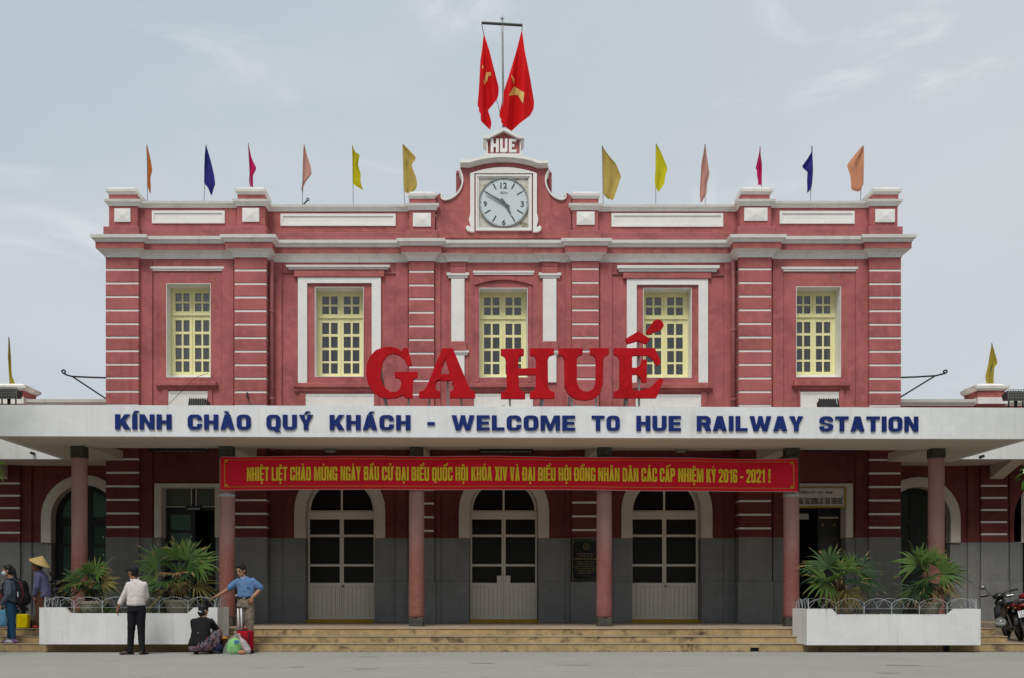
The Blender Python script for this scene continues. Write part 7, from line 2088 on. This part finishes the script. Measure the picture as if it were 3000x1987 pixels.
# plastic bags on the road
gb = thing('plastic_bag', (X(686,19.2), 19.2, 0), 'clear plastic bag with a bright green bundle and a blue label on the road', 'bag')
sack(gb, [(0,0,.015,.10,.09),(-.005,0,.05,.135,.11),(0,0,.15,.140,.12),(.01,0,.25,.105,.09),(.02,0,.30,.05,.05)], .011, plastic('green_bundle_plastic', (0.24,0.76,0.14), .0, .35), 'bundle', .025, 1)
sack(gb, [(-.03,0,.004,.20,.13),(-.02,0,.04,.195,.14),(-.005,0,.16,.165,.14),(.01,0,.27,.12,.10),(.03,0,.335,.055,.05),(.035,0,.37,.022,.022),(.02,0,.41,.035,.02),(.012,0,.44,.012,.012)], .011, plastic('clear_bag_plastic', (0.66,0.70,0.68), .76), 'clear_wrap', .02, 3)
q = MB().box(.03,.12,-.128,-.118,.21,.265); loc(gb, q).build('label', mat('blue_bag_label', (0.05,0.17,0.42), .5), gb)
wb = thing('plastic_bag', (X(716,19.22), 19.22, 0), 'white and pale pink plastic bag slumped against the red suitcase', 'bag')
mb_ = MB(); mb_.capsule((.06,-.02,.075), .072, (-.03,.0,.20), .075); mb_.capsule((-.03,0,.20), .07, (-.085,.01,.32), .022); mb_.capsule((-.085,.01,.32), .02, (-.105,.01,.36), .03)
remesh(mb_, .011, 'bag', plastic('white_pink_plastic', (0.66,0.56,0.58), .12), wb, .022, 5)
on = thing('brown_parcel', (X(708,19.05), 19.05, 0), 'small orange brown parcel lying in front of the plastic bags', 'parcel')
remesh(MB().ell((0,0,.04), .075, .05, .042, 14, 8), .010, 'parcel', mat('orange_brown_paper', (0.42,0.18,0.09), .7, .2, 8, coords='obj'), on, .008, 2)
nb = thing('navy_bag', (X(640,19.35), 19.35, 0), 'dark navy bag lying beside the crouching woman', 'bag')
mb_ = MB().ell((0,0,.095), .10, .10, .10, 16, 10); mb_.ell((-.03,.05,.17), .07, .07, .06, 12, 8)
remesh(mb_, .011, 'bag', fabric('navy_bag_cloth', (0.014,0.018,0.045), .2), nb, .012, 8)
ob_ = thing('brown_bag', (X(652,19.55), 19.55, 0), 'brown bag with an orange top behind the navy bag', 'bag')
remesh(MB().box(-.09,.09,-.06,.06,.005,.27), .012, 'bag', fabric('brown_bag_cloth', (0.05,0.026,0.018), .2), ob_, .008, 2)
q = MB().ell((.02,-.03,.285), .085, .05, .030, 14, 8); loc(ob_, q).build('orange_bundle', fabric('orange_cloth', (0.55,0.24,0.01), .15), ob_, True)

# ---------------------------------------------------------------- motorbikes
tyre_m = mat('black_tyre', (0.012,0.012,0.012), .85)
plast_m = mat('black_bike_plastic', (0.014,0.014,0.015), .4)
chrome_m = mat('bike_chrome', (0.30,0.30,0.31), .3, metal=1.0)
plate_m = mat('white_number_plate', (0.62,0.64,0.64), .5)
lens_r = mat('red_tail_lens', (0.16,0.005,0.006), .25, coat=.3)
def motorbike(loc_, heading, lean, body_col, lab, plate=True, group='parked motorbikes', mirrors=(-1, 1)):
    """built along +X (front), rear at -X; z from the ground"""
    t = thing('motorbike', loc_, lab, 'motorbike', group)
    M4 = Matrix.Rotation(R(heading),3,'Z') @ Matrix.Rotation(R(lean),3,'X')
    bm_ = mat(lab.split()[0]+'_bike_paint', body_col, .3, .1, 3, coat=.6)
    def put(mb, name, m, par=None, sm=True):
        o0 = ORIGIN[t.name]
        mb.v = [tuple(M4 @ Vector(p) + Vector(o0)) for p in mb.v]
        return mb.build(name, m, par or t, sm, sharp=35 if sm else None)
    for x in (.62, -.60):
        w = put(MB().tube([(x+.245*math.cos(a*math.pi/12), 0, .285+.245*math.sin(a*math.pi/12)) for a in range(24)], .042, 8, True), 'wheel', tyre_m)
        put(MB().tube([(x+.20*math.cos(a*math.pi/12), 0, .285+.20*math.sin(a*math.pi/12)) for a in range(24)], .014, 5, True), 'rim', chrome_m, w)
        sp = MB()
        for k in range(8):
            a = k*math.pi/4
            sp.tube([(x,0,.285),(x+.20*math.cos(a),0,.285+.20*math.sin(a))], .006, 4)
        sp.tube([(x,-.06,.285),(x,.06,.285)], .05, 10)
        put(sp, 'hub', chrome_m, w)
    put(MB().tube([(.62,.06,.285),(.40,.06,.80)], .022, 6).tube([(.62,-.06,.285),(.40,-.06,.80)], .022, 6), 'front_fork', chrome_m)
    f = MB().eloft([(0,0,0,.001,.001),(0,0,.001,.001,.001)])
    fe = MB()
    for k in range(9):
        a = math.pi*(.15+.62*k/8); fe.v.append((.62+.305*math.cos(a),-.05,.285+.305*math.sin(a))); fe.v.append((.62+.32*math.cos(a),0,.285+.32*math.sin(a))); fe.v.append((.62+.305*math.cos(a),.05,.285+.305*math.sin(a)))
    fe.f = [(i*3+j,(i+1)*3+j,(i+1)*3+j+1,i*3+j+1) for i in range(8) for j in range(2)]
    put(fe, 'front_mudguard', bm_)
    # leg shield and front cowl
    ls = MB()
    for q in (-1, 1):
        ls.add([(.42,q*.03,.80),(.46,q*.16,.72),(.38,q*.21,.50),(.26,q*.16,.30),(.22,q*.05,.28),(.34,q*.03,.55),(.36,q*.15,.70),(.30,q*.19,.50),(.20,q*.14,.31)],
               [(0,1,6,5),(1,2,7,6),(2,3,8,7),(3,4,8),(0,5,2,1),(5,4,3,2),(4,5,7,8),(5,6,7)])
    put(ls, 'leg_shield', bm_, None, False)
    cw = MB(); cw.ell((.47,0,.80), .10, .12, .11, 14, 10); cw.ell((.44,0,.95), .10, .14, .075, 14, 10)
    cwo = put(cw, 'front_cowl', bm_)
    put(MB().ell((.535,0,.95), .035, .085, .05, 14, 8), 'headlight', chrome_m)
    hbm = MB().tube([(.34,-.34,1.02),(.38,-.20,1.01),(.42,-.05,.99),(.42,.05,.99),(.38,.20,1.01),(.34,.34,1.02)], .014, 6)
    hbo = put(hbm, 'handlebar', chrome_m)
    for q in (-1, 1):
        put(MB().tube([(.375,q*.23,1.012),(.33,q*.37,1.022)], .020, 8), 'grip', plast_m)
        put(MB().tube([(.42,q*.22,1.03),(.40,q*.34,1.04)], .007, 5), 'brake_lever', chrome_m)
        if q not in mirrors: continue
        put(MB().tube([(.38,q*.18,1.01),(.36,q*.24,1.14),(.36,q*.26,1.17)], .007, 5), 'mirror_stem', plast_m)
        put(MB().ell((.35,q*.29,1.20), .018, .065, .045, 12, 8), 'mirror', plast_m)
        put(MB().ell((.335,q*.29,1.20), .008, .055, .036, 12, 8), 'mirror_glass', chrome_m)
    # frame tunnel, engine, side panels, seat, tail
    tn = MB().capsule((.30,0,.42), .085, (-.10,0,.44), .10, 10); put(tn, 'frame_cover', plast_m)
    en = MB(); en.ell((.08,0,.30), .16, .11, .11, 14, 10); en.capsule((.12,0,.30), .07, (.30,0,.32), .065, 10); put(en, 'engine', mat('grey_engine_alloy', (0.16,0.16,0.16), .5, metal=.5))
    for q in (-1, 1):
        sp = MB().add([(.05,q*.13,.62),(-.10,q*.15,.45),(-.48,q*.135,.58),(-.80,q*.10,.74),(-.84,q*.07,.80),(-.40,q*.14,.74),(.02,q*.10,.66),(-.10,q*.05,.45),(-.48,q*.04,.58),(-.80,q*.03,.74)],
                      [(0,1,2,5),(0,5,6),(2,3,4,5),(1,7,8,2),(2,8,9,3)])
        put(sp, 'side_panel', bm_, None, False)
    se = MB()
    rows = [(.10,.09,.68),(0,.12,.715),(-.25,.135,.735),(-.5,.13,.775),(-.72,.10,.80),(-.80,.06,.80)]
    for x, w, z in rows:
        se.v += [(x,-w,z-.03),(x,-w*.85,z+.035),(x,0,z+.05),(x,w*.85,z+.035),(x,w,z-.03),(x,0,z-.05)]
    se.f = [(i*6+j,i*6+(j+1)%6,(i+1)*6+(j+1)%6,(i+1)*6+j) for i in range(5) for j in range(6)] + [tuple(range(6)), tuple(30+k for k in reversed(range(6)))]
    put(se, 'seat', mat('black_seat_vinyl', (0.016,0.015,0.015), .5))
    put(MB().tube([(-.60,-.13,.80),(-.86,-.13,.86),(-.92,0,.87),(-.86,.13,.86),(-.60,.13,.80)], .014, 6), 'grab_rail', chrome_m)
    tl = MB().ell((-.85,0,.76), .05, .085, .038, 14, 8); put(tl, 'tail_light', lens_r)
    for q in (-1, 1): put(MB().ell((-.83,q*.125,.735), .025, .030, .020, 10, 6), 'indicator', mat('amber_lens', (0.25,0.08,0.008), .3))
    rm = MB()
    for k in range(8):
        a = math.pi*(.30+.62*k/7); rm.v += [(-.60+.31*math.cos(a),-.075,.285+.31*math.sin(a)), (-.60+.325*math.cos(a),0,.285+.325*math.sin(a)), (-.60+.31*math.cos(a),.075,.285+.31*math.sin(a))]
    rm.f = [(i*3+j,(i+1)*3+j,(i+1)*3+j+1,i*3+j+1) for i in range(7) for j in range(2)]
    put(rm, 'rear_mudguard', plast_m)
    if plate:
        pl_ = MB().add([(-.90,-.095,.66),(-.90,.095,.66),(-.95,.095,.53),(-.95,-.095,.53),(-.895,-.095,.658),(-.895,.095,.658),(-.945,.095,.528),(-.945,-.095,.528)],
                       [(0,1,2,3),(4,7,6,5),(0,4,5,1),(1,5,6,2),(2,6,7,3),(3,7,4,0)])
        po = put(pl_, 'number_plate', plate_m, None, False)
        q = MB()
        for s, y0, y1, u0, u1 in (('75', .075, .015, .12, .42), ('F1', -.005, -.07, .12, .42), ('051', .07, -.07, .55, .90)):
            v, f = text_geo(s, .02)
            a, b = min(p[0] for p in v), max(p[0] for p in v)
            for p in v:
                u = u1 - (p[1]+.02)/.74*(u1-u0)
                q.v.append((-.90-.05*u-.002, y0+(p[0]-a)/(b-a)*(y1-y0), .66-.13*u))
            n0 = len(q.v)-len(v)
            q.f += [tuple(i+n0 for i in k) for k in f]
        put(q, 'plate_number', M['ink'], po, False)
    ex_ = MB().tube([(.10,-.12,.22),(-.20,-.15,.22),(-.30,-.16,.26),(-.82,-.18,.36)], [.018,.018,.045,.05], 10)
    put(ex_, 'exhaust', chrome_m)
    for q in (-1, 1): put(MB().tube([(-.48,q*.10,.62),(-.58,q*.10,.30)], .028, 8), 'shock_absorber', chrome_m)
    put(MB().tube([(.0,.0,.20),(-.08,.20,.01)], .012, 5), 'side_stand', plast_m)
    return t
motorbike((11.44, 21.08, Z1), 57, -13, (0.22,0.006,0.012), 'red parked motorbike on the right with its number plate towards us', mirrors=())
motorbike((11.36, 21.74, Z1), 74, -13, (0.012,0.012,0.014), 'black parked motorbike partly behind the red one at the right edge', False, mirrors=(1,))
motorbike((X(212,22.6), 22.95, Z3), 158, -8, (0.02,0.02,0.022), 'black parked motorbike in shade behind the left planter and small palm', False)
motorbike((X(-62,21.0), 21.35, Z3), 172, -8, (0.12,0.012,0.02), 'dark red parked motorbike cut off by the left edge', False)
motorbike((X(588,23.2), 23.55, Z3), 195, -8, (0.014,0.014,0.016), 'dark parked motorbike in the shade of the left doorway', False)
# silver and black helmet hanging low on the black bike
hm_ = thing('helmet', (X(2931,20.95)-.02, 20.92, Z3+.002), 'silver and black helmet resting on the step beside the motorbikes', 'helmet')
q = MB().ell((0,0,.105), .115, .125, .105, 18, 12); loc(hm_, q).build('shell', mat('silver_helmet_paint', (0.42,0.44,0.43), .25, .2, 9, spots=(9,(0.03,0.03,0.03),.9), coords='obj', coat=.5), hm_, True)
q = MB().tube([(.10*math.cos(a*.4),-.02-.115*math.sin(a*.4),.03) for a in range(9)], .012, 6); loc(hm_, q).build('rim', plast_m, hm_, True)

# ---------------------------------------------------------------- leafy twigs of trees just outside the frame
leaf_m = [cloth('tree_leaf_green', (0.10,0.20,0.025), .35, .4), cloth('tree_leaf_dark', (0.035,0.085,0.025), .2, .4)]
bark = mat('grey_tree_bark', (0.13,0.11,0.085), .95, .3, 8, .8, 30)
def big_leaf(mb, p, d, L, w, droop):
    d = Vector(d).normalized(); sd_ = d.cross(Vector((0,.6,.8))).normalized()
    rows = []
    for u, k in ((0,.06),(.2,.7),(.45,1),(.7,.8),(.9,.35),(1,.02)):
        c = Vector(p) + d*L*u + Vector((0,0,-droop*L*u*u))
        rows.append((c - sd_*w*k + Vector((0,0,.02*k)), c, c + sd_*w*k + Vector((0,0,.02*k))))
    vs_ = [q for r in rows for q in r]
    mb.add(vs_, [(i*3+j,(i+1)*3+j,(i+1)*3+j+1,i*3+j+1) for i in range(5) for j in range(2)])
def small_tree(side, tip_px, tip_py, Y, leaves, lab, seed, blossom=None):
    tip = Vector((X(tip_px,Y), Y, Z(tip_py,Y)))
    bx = X(0,Y)-1.5 if side < 0 else X(3000,Y)+1.7
    t = thing('tree', (bx, Y+.1, 0), lab, 'tree')
    r = random.Random(seed)
    MB().tube([(bx,Y+.1,0),(bx+.05,Y+.1,1.4),(bx-.03,Y+.1,2.6),(bx+(-.9 if side < 0 else .9),Y+.6,4.2)], [.16,.13,.11,.06], 10).build('trunk', bark, t, True)
    br_ = MB()
    hub = Vector((bx-.01,Y+.1,2.7))
    br_.tube([hub, hub.lerp(tip,.55)+Vector((0,0,.12)), tip], [.035,.02,.009], 7)
    ends = []
    for k in range(7):
        a = r.uniform(-1.2,1.2) + (math.pi if side < 0 else 0)
        e = Vector((bx,Y+.1,3.1)) + Vector((math.cos(a)*r.uniform(.4,1.1), r.uniform(-.9,.9), r.uniform(.1,1.1)))
        br_.tube([(bx,Y+.1,2.6+k*.1), ((bx+e.x)/2,(Y+.1+e.y)/2,(2.8+e.z)/2+.1), e], [.03,.018,.008], 6)
        ends.append(e)
    br_.build('limb', bark, t, True)
    for (px, py, dx, dz, L, w, kind) in leaves:
        m_ = MB()
        p = (X(px,Y), Y+r.uniform(-.05,.05), Z(py,Y))
        big_leaf(m_, p, (dx, r.uniform(-.25,.1), dz), L, w, .15)
        m_.build('leaf', leaf_m[kind], t, True, False)
    cm = MB()
    hub2 = Vector((bx + (-3.2 if side < 0 else 3.4), Y+3.4, 6.0))  # unseen part of the crown, enlarged to shade the wing walls
    for k in range(5200):
        v = Vector((r.gauss(0,1), r.gauss(0,1), r.gauss(0,1))).normalized()*(r.random()**.4)
        p = hub2 + Vector((v.x*4.8, v.y*3.6, v.z*3.2))
        px_ = CX + p.x*F/p.y
        if (side < 0 and px_ > -90) or (side > 0 and px_ < 3090): continue
        big_leaf(cm, p, Vector((r.uniform(-1,1), r.uniform(-1,1), r.uniform(-.8,.3))), r.uniform(.24,.40), r.uniform(.06,.10), .3)
    for k in range(9):
        e2 = hub2 + Vector((r.uniform(-3,3), r.uniform(-2.4,2.4), r.uniform(-1.4,1.6)))
        if (side < 0 and CX+e2.x*F/e2.y > -120) or (side > 0 and CX+e2.x*F/e2.y < 3120): continue
        cm.tube([(bx,Y+.1,2.9), ((bx+e2.x)/2,(Y+e2.y)/2,(3.6+e2.z)/2), tuple(e2)], [.05,.03,.01], 5)
    for e in ends:
        for k in range(26):
            d = Vector((r.uniform(-1,1), r.uniform(-1,1), r.uniform(-.6,.8)))
            p = e + d*.18
            if (side < 0 and p.x > X(-60,Y)) or (side > 0 and p.x < X(3060,Y)): continue
            big_leaf(cm, p, d, r.uniform(.14,.22), r.uniform(.03,.045), .3)
    cm.build('crown', leaf_m[0], t, True, False)
    if blossom:
        c = Vector((X(blossom[0],Y), Y-.06, Z(blossom[1],Y)))
        fl = MB()
        for k in range(5):
            a = k*2*math.pi/5
            fl.ell(c + Vector((math.cos(a)*.028, 0, math.sin(a)*.028)), .024, .008, .016, 8, 6, Matrix.Rotation(-a,3,'Y'))
        fl.build('blossom', mat('white_blossom', (0.75,0.72,0.62), .6), t, True)
        MB().ell(c-Vector((0,.008,0)), .010, .006, .010, 8, 6).build('blossom_centre', mat('blossom_yellow', (0.65,0.42,0.04), .6), t, True)
    return t
small_tree(-1, -12, 1345, 17.5, [(-6,1362,1,.10,.20,.028,0),(-8,1368,.75,-.6,.22,.022,0),(-12,1374,.6,-1,.25,.022,0),(-10,1385,1,-.55,.16,.018,1),(-25,1350,.3,-1,.2,.03,1)], 'tree at the left edge with a few bright leaves hanging into view', 2)
small_tree(1, 3006, 1385, 17.5, [(3000,1388,-1,-.42,.20,.024,0),(2998,1380,-.6,.1,.10,.02,0),(2995,1402,-.6,-.35,.11,.02,1),(2999,1412,-.25,-.8,.14,.024,0),(3003,1405,-.1,-1,.17,.028,1),(3008,1372,-.4,-.1,.12,.02,1)], 'tree at the right edge with bright leaves and a white blossom', 4, (2999,1383))

# ---------------------------------------------------------------- unseen trees added behind the camera to darken under-canopy walls and door glass
def unseen_tree_row():
    r = random.Random(77)
    lf, tk_ = MB(), MB()
    x = -52.0
    while x < 54:
        y = -16 + r.uniform(-3, 3); h = r.uniform(10.5, 14.5); w = r.uniform(3.6, 5.2)
        tk_.tube([(x,y,0),(x+r.uniform(-.2,.2),y,h*.35),(x+r.uniform(-.5,.5),y,h*.7)], [.32,.24,.12], 8)
        for k in range(520):
            d = Vector((r.gauss(0,1), r.gauss(0,1), r.gauss(0,1))).normalized()*(r.random()**.45)
            p = Vector((x+d.x*w, y+d.y*w*.8, h*.54+d.z*h*.48))
            s = r.uniform(.35, .75)
            a = Vector((r.uniform(-1,1), r.uniform(-1,1), r.uniform(-1,1))).normalized()*s
            q = a.orthogonal().normalized()*s*.55
            lf.add([p-a, p+q, p+a, p-q], [(0,1,2,3)])
        for k in range(220):                        # low leaves added so the door glass reflects dark
            p = Vector((x+r.uniform(-3.6,3.6), y-1.5+r.uniform(-1,1), r.uniform(.1,4.5)))
            s = r.uniform(.4, .8)
            a = Vector((r.uniform(-1,1), r.uniform(-.3,.3), r.uniform(-1,1))).normalized()*s
            q = a.orthogonal().normalized()*s*.6
            lf.add([p-a, p+q, p+a, p-q], [(0,1,2,3)])
        x += r.uniform(5.0, 7.5)
    o = lf.build('unseen_blocker_trees', mat('blocker_tree_leaf', (0.045,0.085,0.022), .6, .35, 1.2), None, False, False)
    tag(o, 'unseen row of broad trees added behind the camera to block low sky light', 'trees', None, 'stuff')
    tk_.build('trunk', bark, o, True)
unseen_tree_row()
